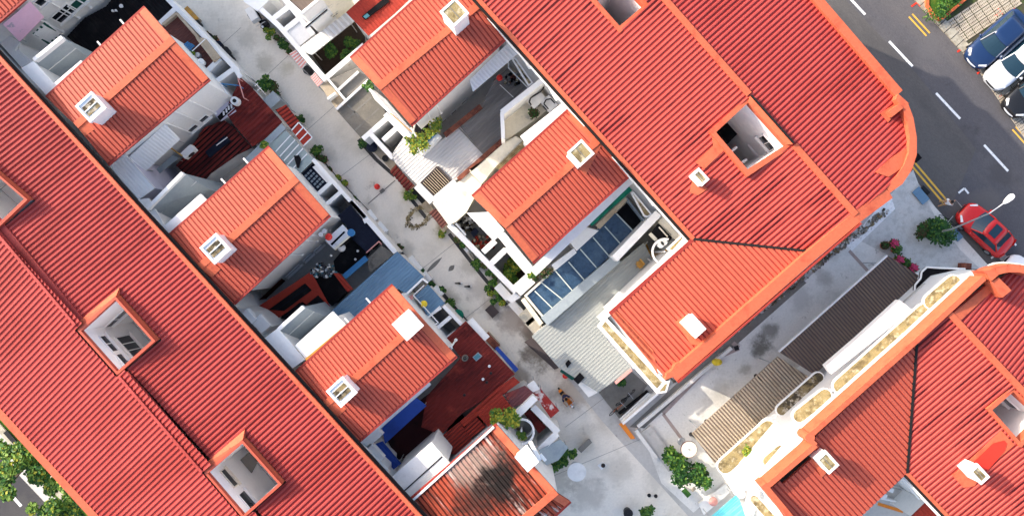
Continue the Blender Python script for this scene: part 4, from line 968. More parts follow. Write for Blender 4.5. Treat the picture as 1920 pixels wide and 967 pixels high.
def annexe(label, flat, slope, slope_z, strip, zf, zs, strip_m='white_clean', fm='white_clean'):
    """stair annexe in a yard: shaded flat roof, steep grey roof and a sunlit white slab"""
    root = thing('stair_annexe', label, 'annexe', base_of(PZ(flat, zf)), 'stair annexes between the rear wings')
    f = PZ(flat, zf); b = MB(); b.slab(f, .18); mk('flat_roof', b, fm, root); b = MB(); b.prism3([p-Vector((0,0,.19)) for p in inset(f, .1)], 0); mk('wall', b, 'white', root)
    s_ = PZ(slope, slope_z); b = MB(); b.prism3(s_, 0); mk('steep_roof', b, 'grey_sheet', root)
    b = MB(); b.bar(s_[0]+Vector((0,0,.12)), s_[1]+Vector((0,0,.12)), .2, .4); mk('parapet', b, 'white_clean', root)
    m1, m2 = (s_[0]+s_[3])/2+Vector((0,0,.03)), (s_[1]+s_[2])/2+Vector((0,0,.03)); b = MB(); b.bar(m1, m2, .06, .05); mk('seam', b, 'white', root)
    t = PZ(strip, zs); b = MB(); b.slab(t, .25); mk('canopy_slab', b, strip_m, root); b = MB(); b.prism3([p-Vector((0,0,.26)) for p in inset(t, .25)], 0); mk('pier', b, 'white', root); return root
annexe('white stair annexe with sloping grey roof behind the first rear wing', G('11', 115,375, 183,337, 315,482, 262,531), G('11', 190,332, 345,207, 488,320, 300,470), [8.0,8.0,5.6,5.6], G('11', 296,457, 444,332, 466,354, 312,484), 8.2, 8.35)
annexe('grey roofed stair annexe with white ribbed slab behind the second rear wing', G('21', 757,188, 815,180, 935,380, 925,388), G('i', 215,655, 605,262, 890,440, 400,830), [7.6,7.6,5.4,5.2], G('i', 385,850, 795,490, 880,575, 470,930), 7.2, 8.35)
annexe('white stair annexe with broad white slab behind the third rear wing', G('m', 200,440, 352,325, 660,665, 500,775), G('m', 370,330, 640,88, 865,190, 540,495), [8.0,8.0,6.0,5.8], G('m', 545,512, 958,138, 1108,290, 662,660), 8.2, 8.3)
b = MB(); b.bar(P(G('m', 668,672)[0],8.5), P(G('m', 1112,300)[0],8.5), .2, .12); 
tag(mk('gutter_board', b, 'amber'), 'mossy yellow gutter board along the eave of the third rear wing', 'gutter')
shed('flat_roof_store', 'pale flat roofed store against the long terrace at the top left edge', 'shed', G('a', -10,470, 90,385, 215,465, 160,552, 330,690, 235,740), 6.2, 'white', 'white', th=.18)
# roof deck and wash yard beside the first wing
dk = thing('roof_deck', 'brown boarded roof deck with tan parapets next to the lane', 'deck', base_of(PZ(G('b', 630,290, 770,150, 1190,670, 1110,750), 3)))
b = MB(); b.ribs(PZ(G('b', 600,300, 770,150, 1195,665, 1090,760), 2.9), U, .16, .02, skirt=.15); mk('deck_boards', b, ('brown_deck', 'brown_deck'), dk)
b = MB(); b.prism3(inset(PZ(G('b', 600,300, 770,150, 1195,665, 1090,760), 2.74), .1), 0); mk('wall', b, 'white', dk)
b = MB(); pp = PZ(G('b', 612,270, 765,145, 990,400, 1000,430, 1180,660), 3.25); [b.bar(a+Vector((0,0,.002*k)), c+Vector((0,0,.002*k)), .16, .5) for k, (a, c) in enumerate(zip(pp, pp[1:]))]; b.slab(PZ(G('b', 985,400, 1085,425, 1245,625, 1175,685),3.2), .35); mk('parapet', b, 'tan_slab', dk)
tb = thing('slatted_table', 'blue slatted table on the brown roof deck', 'table', P(G('b', 890,512)[0],2.95)); b = MB()
for k in range(5): b.obox(P(G('b', 858+16*k,492+11*k)[0],3.6), AW, .55, .07, 3.56, 3.6)
mk('table_top', b, 'blue_paint', tb)
for dx, dy in ((-.2,-.2),(.2,-.2),(-.2,.2),(.2,.2)):
    b = MB(); c = P(G('b', 890,512)[0],3.6); b.bar((c.x+dx,c.y+dy,3.56),(c.x+dx,c.y+dy,2.95),.05,.05); mk('leg', b, 'blue_paint', tb)
b = MB(); b.tube(P(G('b', 940,565)[0],3.5), P(G('b', 1085,430)[0],3.5), .03); tag(mk('clothes_pole', b, 'steel_white'), 'white pole laid across the brown roof deck', 'pole')
pot_plant('light green potted plant on the brown roof deck', G('b', 940,592)[0], .16, .3, .22, 'light', z0=2.95)
bin_('white plastic tub on the brown roof deck', G('b', 1035,680)[0], .2, .45, 'white_clean', z0=2.95, name='tub', cat='tub'); bin_('grey metal pail on the brown roof deck beside the potted plant', G('b', 1000,605)[0], .15, .35, 'steel', z0=2.95, name='pail', cat='pail')
yard_wall('white yard walls of the little cells along the lane beside the first wing', [(G('b',640,-40)[0], G('b',1450,790)[0]), (G('b',745,105)[0], G('b',585,255)[0]), (G('b',1245,640)[0], G('b',1095,790)[0]), (G('b',1385,765)[0], G('b',1190,905)[0]), (G('b',1085,780)[0], G('c',1330,180)[0]), (G('d',235,-10)[0], G('d',300,90)[0])])
wt = shed('wash_house', 'white flat roofed wash house with a slot of laundry beside the first wing', 'shed', G('c', 1130,320, 1285,185, 1400,300, 1425,345, 1250,455, 1235,440), 2.95, 'lilac', 'white')
b = MB(); b.slab(PZ(G('c', 1215,405, 1355,262, 1400,300, 1245,450), 3.0), .03); mk('slot', b, 'black', wt)
for k, p in enumerate(G('d', 110,485, 140,455, 165,425, 195,410)): 
    b = MB(); b.slab(PZ([(p[0]-1.5,p[1]-3.5),(p[0]+1.5,p[1]-4.5),(p[0]+2.4,p[1]+3),(p[0]-.5,p[1]+4)], 3.09), .04); tag(mk('laundry', b, 'cloth_white'), 'white laundry hanging in the dark slot of the wash house', 'laundry', 'laundry in the wash house slot')
fan = thing('water_tank', 'small white round tank on the wash house beside the dark red roof', 'tank', P(G('d',230,345)[0],2.95)); b = MB(); b.cyl(P(G('d',230,345)[0],3.5), .26, 2.95, 3.5, 16); mk('drum', b, 'white_clean', fan); b = MB(); b.cyl(P(G('d',230,345)[0],3.56), .12, 3.5, 3.56, 12); mk('cap', b, 'plastic_black', fan)
# drying poles over the dark red lean-to
for lb, p, q, m_ in (('pink drying pole leaning over the dark red lean-to', G('d',270,100)[0], G('d',335,315)[0], 'pink'), ('blue drying rail above the wash cells', G('d',90,160)[0], G('d',280,180)[0], 'blue_paint'), ('thin white drying rail beside the wash cells', G('d',75,150)[0], G('d',160,280)[0], 'steel_white')):
    b = MB(); b.tube(P(p,3.8), P(q,3.8), .035); b.tube(P(p,3.8), P(p,3.8)-Vector((0,0,.9)), .03); b.tube(P(q,3.8), P(q,3.8)-Vector((0,0,.9)), .03); tag(mk('drying_rail', b, m_), lb, 'drying rail')
# ---------------------------------------------------------------- yard between the first and second wings
shed('lean_to', 'dark red ribbed lean-to roof by the lane between the first and second rear wings', 'shed', G('d', 300,92, 405,180, 755,578, 560,765, 430,850, 235,620, 130,470), [2.9,2.9,2.9,2.9,2.9,2.9,2.9], 'shed_red', 'white', 'shed_red', U, pitch=.27, rh=.06)
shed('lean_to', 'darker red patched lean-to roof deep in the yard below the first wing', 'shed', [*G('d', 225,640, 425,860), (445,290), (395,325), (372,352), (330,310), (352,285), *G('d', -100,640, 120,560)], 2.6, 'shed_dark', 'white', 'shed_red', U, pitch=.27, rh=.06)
awning('ribbed_awning', 'white ribbed sloping awning on the side wall of the first wing', 'awning', [*G('c', 245,845, 640,480, 808,650), *G('i', 172,258)], [6.6,6.6,5.6,5.6], 'white_clean', 'white_clean', W, pitch=.2, drop=1.0)
shed('flat_roof_store', 'white ribbed flat roofed store against the long terrace below the first wing', 'shed', [*G('11', 597,907, 690,847), *G('21', 852,125, 760,190)], 7.0, 'white_clean', 'lilac', 'white_clean', W, pitch=.2, rh=.025)
awning('grey_awning', 'grey blue awning under the white ribbed awning of the first wing', 'awning', G('i', 215,300, 490,62, 560,95, 245,345), 3.6, 'grey_sheet', drop=.8)
b = MB(); b.obox(P(G('c', 840,665)[0],6.0), AW, .3, .3, 5.4, 6.0); aircon('white air conditioner on the side wall of the first wing above the dark red yard', G('c', 885,785)[0], 4.4, AW)
b.bm.free()
rl = thing('roof_light', 'long dark roof light in the dark red yard roof', 'skylight', P(G('c', 1215,740)[0],2.7)); b = MB(); b.slab(PZ(G('c', 1080,790, 1290,615, 1355,665, 1130,855), 2.85), .25); mk('glazing', b, 'navy', rl); b = MB(); b.bar(P(G('c', 1205,720)[0],2.89), P(G('c', 1325,630)[0],2.89), .05, .04); mk('glazing_bar', b, 'steel_white', rl)
b = MB(); b.path(PZ(G('c', 700,745, 830,835), 5), .05); tag(mk('pipe', b, 'amber'), 'rusty yellow pipe beside the air conditioner of the first wing', 'pipe')
shed('gutter_roof', 'narrow grey flat roof with a dark edge beside the dark red lean-to', 'roof', G('d', 340,985, 745,600, 800,645, 600,850, 470,985, 380,1040), 3.0, 'grey_sheet', 'white', rim=None)
pot_plant('bright green fern standing on the narrow grey flat roof', G('d', 558,832)[0], .14, .2, .3, 'light', z0=3.02, n=130)
pr = thing('polycarbonate_roof', 'clear grey sheet roof with white battens beside the second wing', 'roof', base_of(PZ(G('j', 330,20, 640,350, 470,515, 150,205), 3))); q = PZ(G('j', 325,25, 640,352, 465,520, 130,205), 2.95)
b = MB(); b.slab(q, .05); mk('sheet', b, 'poly_sheet', pr); b = MB(); b.prism3(inset([p-Vector((0,0,.06)) for p in q], .12), 0); mk('wall', b, 'white', pr)
for k, (p, p2) in enumerate(((G('j',380,80)[0], G('j',215,260)[0]), (G('j',430,130)[0], G('j',262,312)[0]), (G('j',470,180)[0], G('j',305,360)[0]), (G('j',515,225)[0], G('j',345,405)[0]), (G('j',560,285)[0], G('j',400,450)[0]))):
    b = MB(); b.bar(P(p,3.0), P(p2,3.0), .07, .05); mk('batten', b, 'steel_white', pr)
b = MB(); b.slab(PZ(G('j', 415,305, 470,300, 495,345, 470,440, 450,440), 3.08), .07); tag(mk('cloth', b, 'black'), 'crumpled black cloth lying on the clear sheet roof', 'cloth')
aw = thing('batten_awning', 'bright red awning crossed by white battens over the lane', 'awning', mid(G('d', 860,680, 940,590, 1085,750, 990,840))); q = PZ(G('d', 862,672, 940,585, 1088,750, 992,842), [2.7,2.5,2.5,2.7])
b = MB(); b.slab(q, .05); mk('canopy', b, 'shed_bright', aw)
for k in range(4):
    t = k/3; a, c = q[0]*(1-t)+q[3]*t, q[1]*(1-t)+q[2]*t; b = MB(); b.bar(a+Vector((0,0,.05)), c+Vector((0,0,.05)), .07, .06); mk('batten', b, 'steel_white', aw)
b = MB(); b.bar(q[1]+Vector((0,0,.045)), q[2]+Vector((0,0,.045)), .06, .05); mk('batten', b, 'steel_white', aw)
awning('ribbed_awning', 'dull red ribbed awning over the lane next to the battened awning', 'awning', G('d', 680,445, 800,392, 945,575, 862,665), [2.7,2.4,2.4,2.7], 'shed_red', 'shed_bright', U, pitch=.25, rh=.05, drop=2.2)
box_item('water_box', 'grey metal box on the lane side of the dark red lean-to', 'box', G('d', 638,340)[0], 0, 2.2, .95, .75, AW, 'grey_sheet', 'grey_sheet')
b = MB(); a = P(G('d',470,165)[0],5); b.tube(P(G('d',580,285)[0],2.2), a, .03); b.tube(P(G('d',480,240)[0],4.4), P(G('d',525,200)[0],4.4), .02); b.tube(P(G('d',455,185)[0],4.8), P(G('d',490,150)[0],4.8), .02); tag(mk('antenna', b, 'steel_white'), 'white antenna pole leaning over the bush by the lane', 'antenna')
yard_wall('white yard walls of the blue shaded cells beside the second wing', [(G('j',625,345)[0], G('j',1200,985)[0]), (G('j',830,590)[0], G('j',640,760)[0]), (G('j',935,700)[0], G('j',745,860)[0]), (G('j',395,460)[0], G('j',825,960)[0])], t=.24)
box_item('tiled_store', 'navy checked roof panel of the small store beside the second wing', 'shed', G('j', 660,560)[0], 0, 2.5, 1.7, 1.1, AU, 'white', 'navy')
b = MB()
for r_ in range(3):
    for k in range(5): b.obox(P((G('j', 600,470)[0][0]+k*5.6-r_*4.4, G('j', 600,470)[0][1]+k*5.2+r_*4.6), 2.53), AW, .16, .13, 2.5, 2.53)
tag(mk('mat', b, 'grey_sheet'), 'pale blue chequered mat on the small navy store roof', 'mat')
awning('flat_awning', 'white strip awning on the lane wall beside the navy store', 'awning', G('j', 620,430, 670,400, 825,580, 775,600), 2.8, 'white_clean', drop=1.5)
# ---------------------------------------------------------------- dark yard between the second and third wings
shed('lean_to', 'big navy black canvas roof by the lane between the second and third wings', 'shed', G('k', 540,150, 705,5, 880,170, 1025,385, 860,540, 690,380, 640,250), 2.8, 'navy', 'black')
shed('lean_to', 'low black sheet standing for the dark void in the cluttered yard', 'shed', G('k', 600,520, 690,385, 860,545, 830,590, 620,790, 520,760, 500,640), 2.3, 'black', 'black')  # black sheet in place of an unlit gap between the roofs
b = MB(); b.bar(P(G('k', 615,815)[0],2.9), P(G('k', 862,605)[0],2.9), .34, .3); tag(mk('gutter_beam', b, 'blue_paint'), 'blue beam crossing the cluttered dark yard', 'beam')
shed('lean_to', 'dull grey flat roof beside the blue ribbed roof', 'shed', G('k', 870,620, 1025,470, 1165,560, 900,770), 2.7, 'old_slab', 'white')
b = MB(); b.path(PZ(G('k', 860,550, 1000,425, 1030,460), 3.0), .04); tag(mk('handrail', b, 'pink'), 'pink metal handrail between the navy canvas roof and the grey roof', 'handrail')
yard_wall('white lane wall with a notched end beside the navy canvas roof', [(G('k',690,-20)[0], G('k',1180,545)[0]), (G('k',830,205)[0], G('k',875,185)[0])], t=.3)
bl_ = shed('balcony', 'white balcony slab with a dark slot on the side of the second wing', 'balcony', G('k', 405,412, 600,240, 695,345, 505,510), 5.0, 'white', 'black')
b = MB(); b.slab(PZ(G('k', 465,455, 615,312, 630,325, 485,470), 5.02), .03); mk('slot', b, 'black', bl_); b = MB(); b.bar(P(G('k', 505,510)[0],5.1), P(G('k', 695,345)[0],5.1), .1, .3); mk('parapet', b, 'cream', bl_)
def ball_item(name, label, cat, p, z, r, m, sc=(1,1,1)):
    c = P(p, z); b = MB(); b.ball(c, r, 16, sc); b.cyl(c, r*.35, c.z-r*sc[2]-.02, c.z-r*sc[2]+.06, 10); b.cyl(c, r*.3, c.z+r*sc[2]-.05, c.z+r*sc[2]+.03, 10); return tag(mk(name, b, m), label, cat)
ball_item('red_bucket', 'round red bucket at the corner of the second wing balcony', 'bucket', G('k', 448,375)[0], 5.3, .22, 'red_gloss'); bin_('blue tub on the outer corner of the second wing balcony', G('k', 693,330)[0], .22, .4, 'blue_paint', z0=5.0, name='tub', cat='tub')
for lb, p in (('white jar nearest the red bucket in the dark corner', G('k',362,348)[0]), ('white jar farther up beside the eave in the dark corner', G('k',400,312)[0])): bin_(lb, p, .14, .35, 'white_clean', z0=4.6, name='jar', cat='jar')
ball_item('water_jar', 'pale round jar beside the second wing balcony, above the black sheet', 'jar', G('k', 588,495)[0], 2.75, .26, 'white')
for lb, p in (('tiny white spot lamp on the black yard sheet, nearest the blue beam', G('k',738,622)[0]), ('tiny white spot lamp on the black yard sheet, nearest the lane', G('k',763,530)[0]), ('tiny white spot lamp on the black yard sheet, near the wing wall', G('k',470,580)[0])): vent_disc(lb, p, 2.75, .08)
sb = MB(); a_, c_ = L2['se']; d_, n_ = wall_frame(a_, c_)
pv_ = [vhit(p, a_, c_)+n_*.04 for p in G('l', 190,600, 570,240, 672,310, 640,370)]
sb.slab([Vector((p.x, p.y, p.z)) for p in pv_], .02); mk('stained_render', sb, 'brick', L2['root'])
shed('lean_to', 'rusty red roof frame with dark panels beside the second wing', 'shed', G('l', 180,640, 660,330, 880,180, 920,215, 1110,560, 985,625, 800,500, 420,760), 2.7, 'shed_bright', 'black')
for lb, px_ in (('long dark roof light in the rusty red roof frame', G('l', 430,590, 830,300, 905,375, 600,600)), ('square dark roof light at the end of the rusty red roof frame', G('l', 850,530, 975,430, 1060,520, 960,610)), ('lower dark roof light under the grey annexe roof', G('l', 560,680, 770,510, 810,545, 620,700))):
    r_ = thing('roof_light', lb, 'skylight', mid(px_, 2.7)); b = MB(); b.slab(PZ(px_, 2.78), .07); mk('glazing', b, 'black', r_); b = MB(); pz_ = PZ(px_, 2.81); b.bar((pz_[0]+pz_[3])/2, (pz_[1]+pz_[2])/2, .04, .03); mk('glazing_bar', b, 'navy', r_)
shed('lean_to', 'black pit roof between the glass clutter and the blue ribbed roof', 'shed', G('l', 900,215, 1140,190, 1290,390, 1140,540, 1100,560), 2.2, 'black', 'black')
b = MB(); b.ribs(PZ(G('l', 1140,185, 1215,190, 1360,365, 1300,395), 3.1), W, .2, .03, skirt=.1); tag(mk('tile_coping', b, ('shed_bright','shed_bright')), 'short red tiled coping next to the blue ribbed roof', 'coping')
rnd = random.Random(5)
def heap(name, label, cat, px_c, z, rad, mats, n, size, kind='bottle'):
    """a heap of small round things as one object: bottles and jars nobody could count"""
    c = P(px_c, z); b = MB()
    for k in range(n):
        a = rnd.random()*6.283; q = rad*math.sqrt(rnd.random()); r = size*rnd.uniform(.5, 1.1); x, y = c.x+q*math.cos(a), c.y+q*.6*math.sin(a); mi = rnd.randrange(len(mats))
        b.cyl((x, y), r, z-.35, z-rnd.random()*.2, 8, r*.8, mi=mi)
    o = tag(mk(name, b, mats), label, cat); o['kind'] = 'stuff'; return o
heap('bottle_heap', 'heap of glass bottles and jars glinting in the dark yard', 'bottles', G('l', 1020,165)[0], 2.8, .85, ['glass_aqua', 'glass_dark', 'white_clean', 'glass_dark'], 70, .09)
heap('scrap_heap', 'dark scrap heap with a few pale bits beside the rusty roof frame', 'scrap', G('l', 470,690)[0], 2.3, .8, ['black', 'terracotta', 'amber', 'steel', 'black'], 50, .1)
sh = shed('rear_shelf', 'pale blue shaded ledge with steps against the long terrace below the second wing', 'ledge', G('l', 10,530, 80,560, 210,610, 300,670, 430,790, 385,850, 330,900), 6.6, 'white', 'white', th=.2)
aircon('white air conditioner on the pale ledge below the second wing', G('l', 215,665)[0], 7.2, AU); aircon('flat white air conditioner lower on the pale ledge below the second wing', G('l', 345,745)[0], 7.0, AU, w=.9, d=.7, h=.4)
# blue roofs beside the third wing
shed('lean_to', 'blue ribbed roof running along the third rear wing', 'shed', [*G('22', 538,795, 890,475, 1038,610)], 3.4, 'blue_roof') if False else None
shed('lean_to', 'blue ribbed roof running along the third rear wing', 'shed', [*G('22', 530,800, 893,473, 1040,612, 942,705, 870,660, 640,870)], 3.4, 'blue_roof', 'white', 'blue_roof', U, pitch=.19, rh=.03)
shed('lean_to', 'lower blue grey roof patch with a yellow ball at the gable of the third wing', 'shed', G('n', 455,440, 600,310, 790,520, 600,660), 3.0, 'blue_roof', 'white', 'blue_roof', U, pitch=.19, rh=.03)
b = MB(); b.path(PZ(G('n', 350,432, 542,250, 600,295), 3.9), .07); b.tube(P(G('n',542,250)[0],3.9), P(G('n',542,250)[0],3.9)-Vector((0,0,.5)), .05); b.tube(P(G('n',350,432)[0],3.9), P(G('n',350,432)[0],3.9)-Vector((0,0,.5)), .05); tag(mk('handrail', b, 'steel_white'), 'white corner rail standing on the blue ribbed roof', 'handrail')
b = MB(); b.path(PZ(G('n', 440,430, 715,730, 655,765), 3.7), .035); b.tube(P(G('n',440,430)[0],3.7), P(G('n',560,320)[0],3.7), .035); b.tube(P(G('n',715,730)[0],3.7), P(G('n',680,700)[0],3.7), .03); tag(mk('drying_rail', b, 'steel_white'), 'long white drying pole at the gable of the third wing', 'drying rail')
ball_item('yellow_ball', 'yellow ball hanging on the drying pole of the third wing', 'ball', G('n', 556,525)[0], 3.55, .22, 'yellow'); b = MB(); b.slab(PZ(G('n', 385,440, 430,425, 440,465, 410,490), 3.6), .15); tag(mk('cloth', b, 'pink'), 'pink cloth bundle beside the roof corner of the third wing', 'cloth')
yard_wall('pale blue shaded cell walls at the gable of the third wing', [(G('n',770,545)[0], G('n',985,765)[0]), (G('n',850,665)[0], G('n',690,800)[0]), (G('n',330,440)[0], G('n',830,975)[0]), (G('n',600,660)[0], G('n',740,560)[0])], t=.24)
# ---------------------------------------------------------------- dark red yard between the third and stained wings
shed('lean_to', 'big dark red ribbed roof between the third wing and the stained wing', 'shed', [*G('n', 800,905, 1015,712), *G('t', 385,270, 735,650, 350,960), (865,775), (828,815), (790,800), (800,742), *G('t', 10,620, 140,470)], 3.1, 'shed_red', 'white', 'shed_red', U, pitch=.2, rh=.035)
shed('lean_to', 'lower end of the red yard roof coloured black for deep shade, beside the blue canopy', 'shed', [(800,742), (828,815), (790,848), (745,862), (718,808)], 2.5, 'shed_dark', 'black')  # deep shade over this end of the roof put into a black colour
awning('blue_canopy', 'long deep blue canopy along the third wing', 'awning', G('s', 330,480, 700,140, 820,235, 362,655), [5.0,5.0,4.8,4.8], 'blue_tarp', drop=2.0); awning('blue_canopy', 'short deep blue canopy against the long terrace', 'awning', G('s', 222,668, 335,625, 540,870, 420,965), [4.9,4.8,4.7,4.9], 'blue_tarp', 'blue_tarp', W, drop=2.0)
b = MB(); b.bar(P(G('s', 80,655)[0],7.2), P(G('s', 850,-10)[0],7.2), .25, .25); tag(mk('gutter_ledge', b, 'white'), 'white gutter ledge under the eave of the third wing', 'gutter')
shed('rear_shelf', 'pale shaded ledge against the long terrace below the third wing', 'ledge', G('s', 30,655, 100,650, 400,940, 400,1040, 300,1000), 6.8, 'white', 'white', th=.2)
aircon('grey white air conditioner above the corner of the two blue canopies', G('s', 222,590)[0], 6.2, AW, w=1.2, d=.55); aircon('white air conditioner against the long terrace over the short blue canopy', G('s', 238,762)[0], 6.2, AU, w=1.2, d=.6)
fl = shed('annexe', 'weathered white flat roof with a seam between the blue canopy and the stained wing', 'annexe', G('32', 860,755, 1082,560, 1185,680, 965,895, 940,870), 7.6, 'white', 'white', th=.2)
b = MB(); b.bar(P(G('32', 930,830)[0],7.63), P(G('32', 1140,640)[0],7.63), .07, .05); mk('seam', b, 'plastic_black', fl)
shed('lean_to', 'bright orange red ribbed roof above the spiral staircase', 'shed', G('u', 75,315, 330,80, 475,262, 215,475), 3.5, 'shed_bright', 'white', 'shed_bright', U, pitch=.2, rh=.03)
shed('lean_to', 'mauve stained ribbed roof by the lane next to the orange red roof', 'shed', G('u', 385,110, 610,15, 745,125, 475,260, 420,180), 3.3, 'shed_mauve', 'white', 'shed_mauve', U, pitch=.2, rh=.03)
shed('lean_to', 'small red ribbed roof tucked above the white annexe seam', 'shed', G('s', 1000,560, 1180,410, 1320,620, 1140,770, 1050,760), 3.4, 'shed_bright', 'black', 'shed_red', U, pitch=.2, rh=.04)
shed('lean_to', 'narrow red ribbed roof between the two bright red lean-tos', 'shed', [*G('s', 1215,500, 1355,360), *G('u', 90,370, 180,470, -20,610)], 3.3, 'shed_red', 'black', 'shed_bright', U, pitch=.2, rh=.04)
b = MB(); b.ribs(PZ([*G('s', 1185,410), *G('t', 560,790, 720,680, 790,740, 640,850), *G('s', 1230,470)], 3.25), U, .3, .03, skirt=.1); tag(mk('ridge_flashing', b, ('shed_bright','shed_bright')), 'pale red flashing strip along the edge of the big dark red roof', 'flashing')
b = MB(); b.bar(P(G('u', 500,365)[0],4.0), P(G('u', 725,145)[0],4.0), .42, 4.0); tag(mk('parapet_wall', b, 'white_clean'), 'white parapet wall between the mauve roof and the staircase cell', 'wall')
yard_wall('white angled walls of the cell with the red roof beside the spiral stair', [(G('u',700,250)[0], G('u',975,530)[0]), (G('u',965,540)[0], G('u',775,725)[0])], z=3.2, t=.42, cap='white')
shed('lean_to', 'small red roof inside the white walled cell', 'shed', G('u', 600,320, 665,280, 845,470, 765,540), 2.4, 'shed_red', 'black', 'shed_red', W, pitch=.2, rh=.03)
spiral('round spiral staircase with a white ring and yellow green plants', G('u', 572,495)[0], 1.2, 3.4, .72, 'old_slab', 'white_clean', -2.2, 4.6)
bush('yellow green roof bush growing over the spiral staircase', G('u', 415,400)[0], .75, 1.0, 'yellow', 420, .2, z0=4.0, clumps=9, elong=(R(-12), .45)); bush('small green plant inside the ring of the spiral staircase', G('u', 560,550)[0], .42, .8, 'light', 160, .16, z0=3.2)
wb = shed('water_tank', 'white box tank sitting on the gable of the stained wing', 'tank', G('u', 498,800, 640,675, 765,850, 640,965), 10.0, 'white_clean', 'white_clean', th=.12, ins=.08, body=False)
b = MB(); b.prism3([Vector((p.x,p.y,9.87)) for p in inset(PZ(G('u', 498,800, 640,675, 765,850, 640,965), 9.87), .08)], 9.0); mk('body', b, 'white_clean', wb)
b = MB(); b.slab(PZ(G('u', 655,655, 690,640, 795,825, 765,845), 9.6), .5); mk('side_panel', b, 'white_clean', wb)
b = MB(); b.bar(P(G('u', 780,770)[0],9.4), P(G('u', 840,840)[0],9.4), .16, .12); mk('bracket', b, 'steel_white', wb)
awning('grey_canopy', 'dark grey sloping canopy over the bushes at the lane corner', 'awning', G('33', 380,605, 500,545, 545,590, 490,660, 420,690), [3.4,3.0,2.6,2.6,2.9], 'grey_sheet', drop=2.0)
awning('rusty_awning', 'rusty red awning with white peeling patches over the lane', 'awning', G('u', 700,95, 780,45, 990,290, 895,372), [2.8,2.6,2.6,2.8], 'rust', drop=2.2)
awning('flat_awning', 'small pale awning at the top end of the rusty awning', 'awning', G('33', 315,248, 355,220, 388,270, 348,288), 2.95, 'white', drop=2.0)
awning('blue_tarp', 'bright blue tarpaulin strip hanging along the lane wall', 'awning', G('t', 515,372, 545,345, 778,598, 738,632), [2.5,2.3,2.3,2.5], 'blue_tarp', drop=2.0)
b = MB(); b.bar(P(G('t', 240,55)[0],2.9), P(G('t', 430,265)[0],2.9), .42, .25); tag(mk('ledge', b, 'white_clean'), 'long white ledge on the lane edge of the dark red roof', 'ledge')
box_item('cardboard_box', 'open tan cardboard boxes between the white ledge and the blue tarpaulin', 'box', G('t', 480,290)[0], 0, 1.2, 1.2, .45, AU, 'tan_slab', 'brick')
vp = thing('roof_ventilator', 'round turbine ventilator on the dark red roof at the wing corner', 'ventilator', P(G('t', 185,477)[0],3.1)); c = P(G('t', 185,477)[0],3.5); b = MB(); b.ring(c, .12, .2, 3.1, 3.5, 18); mk('collar', b, 'old_slab', vp); b = MB(); b.cyl(c, .11, 3.1, 3.42, 14, .05); mk('turbine', b, 'grey_concrete', vp)
r_ = thing('roof_light', 'small pale blue roof light on the dark red roof', 'skylight', P(G('t', 322,460)[0],3.1)); b = MB(); b.slab(PZ(G('t', 270,465, 330,412, 375,455, 310,510), 3.3), .2); mk('frame', b, 'grey_sheet', r_); b = MB(); b.slab(PZ(G('t', 282,465, 330,424, 362,455, 310,497), 3.32), .03); mk('pane', b, 'glass_aqua', r_)
for k, (p, lb) in enumerate(zip(G('t', 470,640, 385,705, 425,740, 180,880, 455,562), ['dark roof pipe standing alone near the blue tarpaulin on the red roof', 'dark roof pipe with a pale cap, middle of the big dark red roof', 'dark roof pipe just beside the pale capped one on the red roof', 'dark roof pipe in the shaded end of the big dark red roof', 'tiny pale roof pipe near the small blue roof light'])):
    c = P(p, 3.4); b = MB(); b.cyl(c, .05, 3.0, 3.4, 8); b.cyl(c, .09, 3.4, 3.46, 10); tag(mk('roof_pipe', b, 'plastic_black' if k in (0,2,3) else 'white'), lb, 'pipe', 'pipes through the dark red roof')
# ================================================================ right row: top yard
shed('flat_house', 'white flat roofed house with a slit window at the top of the picture', 'house', G('e', 738,150, 1085,-140, 900,-360, 540,-30), 6.9, 'brown_roof', 'white', th=.3, ins=.02, rim='white_clean')
_h = [o for o in COL.objects if o.name.startswith('flat_house')][-1]; _q = PZ(G('e', 738,150, 1085,-140), 6.9)
window(_h, _q[0], _q[1], G('e', 895,200)[0], 1.7, .34, frame='white', pane='black', sill=False); 
shed('flat_house', 'cream flat roofed house with two tiny vents next to the dark red roof', 'house', G('e', 968,0, 1180,-175, 1080,-300, 868,-100), 6.6, 'cream', 'cream', th=.2, ins=.02)
_h2 = [o for o in COL.objects if o.name.startswith('flat_house')][-1]; _q2 = PZ(G('e', 968,0, 1180,-175), 6.6)
for p in G('e', 1085,175, 1117,150): window(_h2, _q2[0], _q2[1], p, .16, .2, frame='cream', pane='black', sill=False)
shed('lean_to', 'dark red roof with a long roof light at the top of the right row', 'shed', G('12', 612,70, 735,197, 885,68, 1010,-50, 800,-100), 5.6, 'shed_bright', 'white', 'shed_bright', W, pitch=.22, rh=.02)
r_ = thing('roof_light', 'long roof light with a blue end in the dark red roof at the top', 'skylight', mid(G('12', 700,90, 850,-10), 5.6)); b = MB(); b.slab(PZ(G('12', 698,92, 828,-15, 852,8, 716,110), 5.72), .12); mk('frame', b, 'black', r_); b = MB(); b.slab(PZ(G('12', 706,92, 728,74, 742,88, 720,104), 5.75), .03); mk('pane', b, 'glass_aqua', r_)
yard_wall('white walls of the yard cells by the lane, top of the right row', [(G('e',285,100)[0], G('e',500,300)[0]), (G('e',500,300)[0], G('e',1000,880)[0]), (G('e',430,200)[0], G('e',590,75)[0]), (G('e',555,325)[0], G('e',705,205)[0]), (G('e',530,-30)[0], G('e',865,385)[0]), (G('e',1005,855)[0], G('e',1420,495)[0])], t=.32)
b = MB(); b.bar(P(G('12', 770,195)[0],6.2), P(G('12', 1000,5)[0],6.2), .12, .12); tag(mk('gutter_pipe', b, 'steel_white'), 'white pipe beside the eave of the upper right wing', 'pipe')
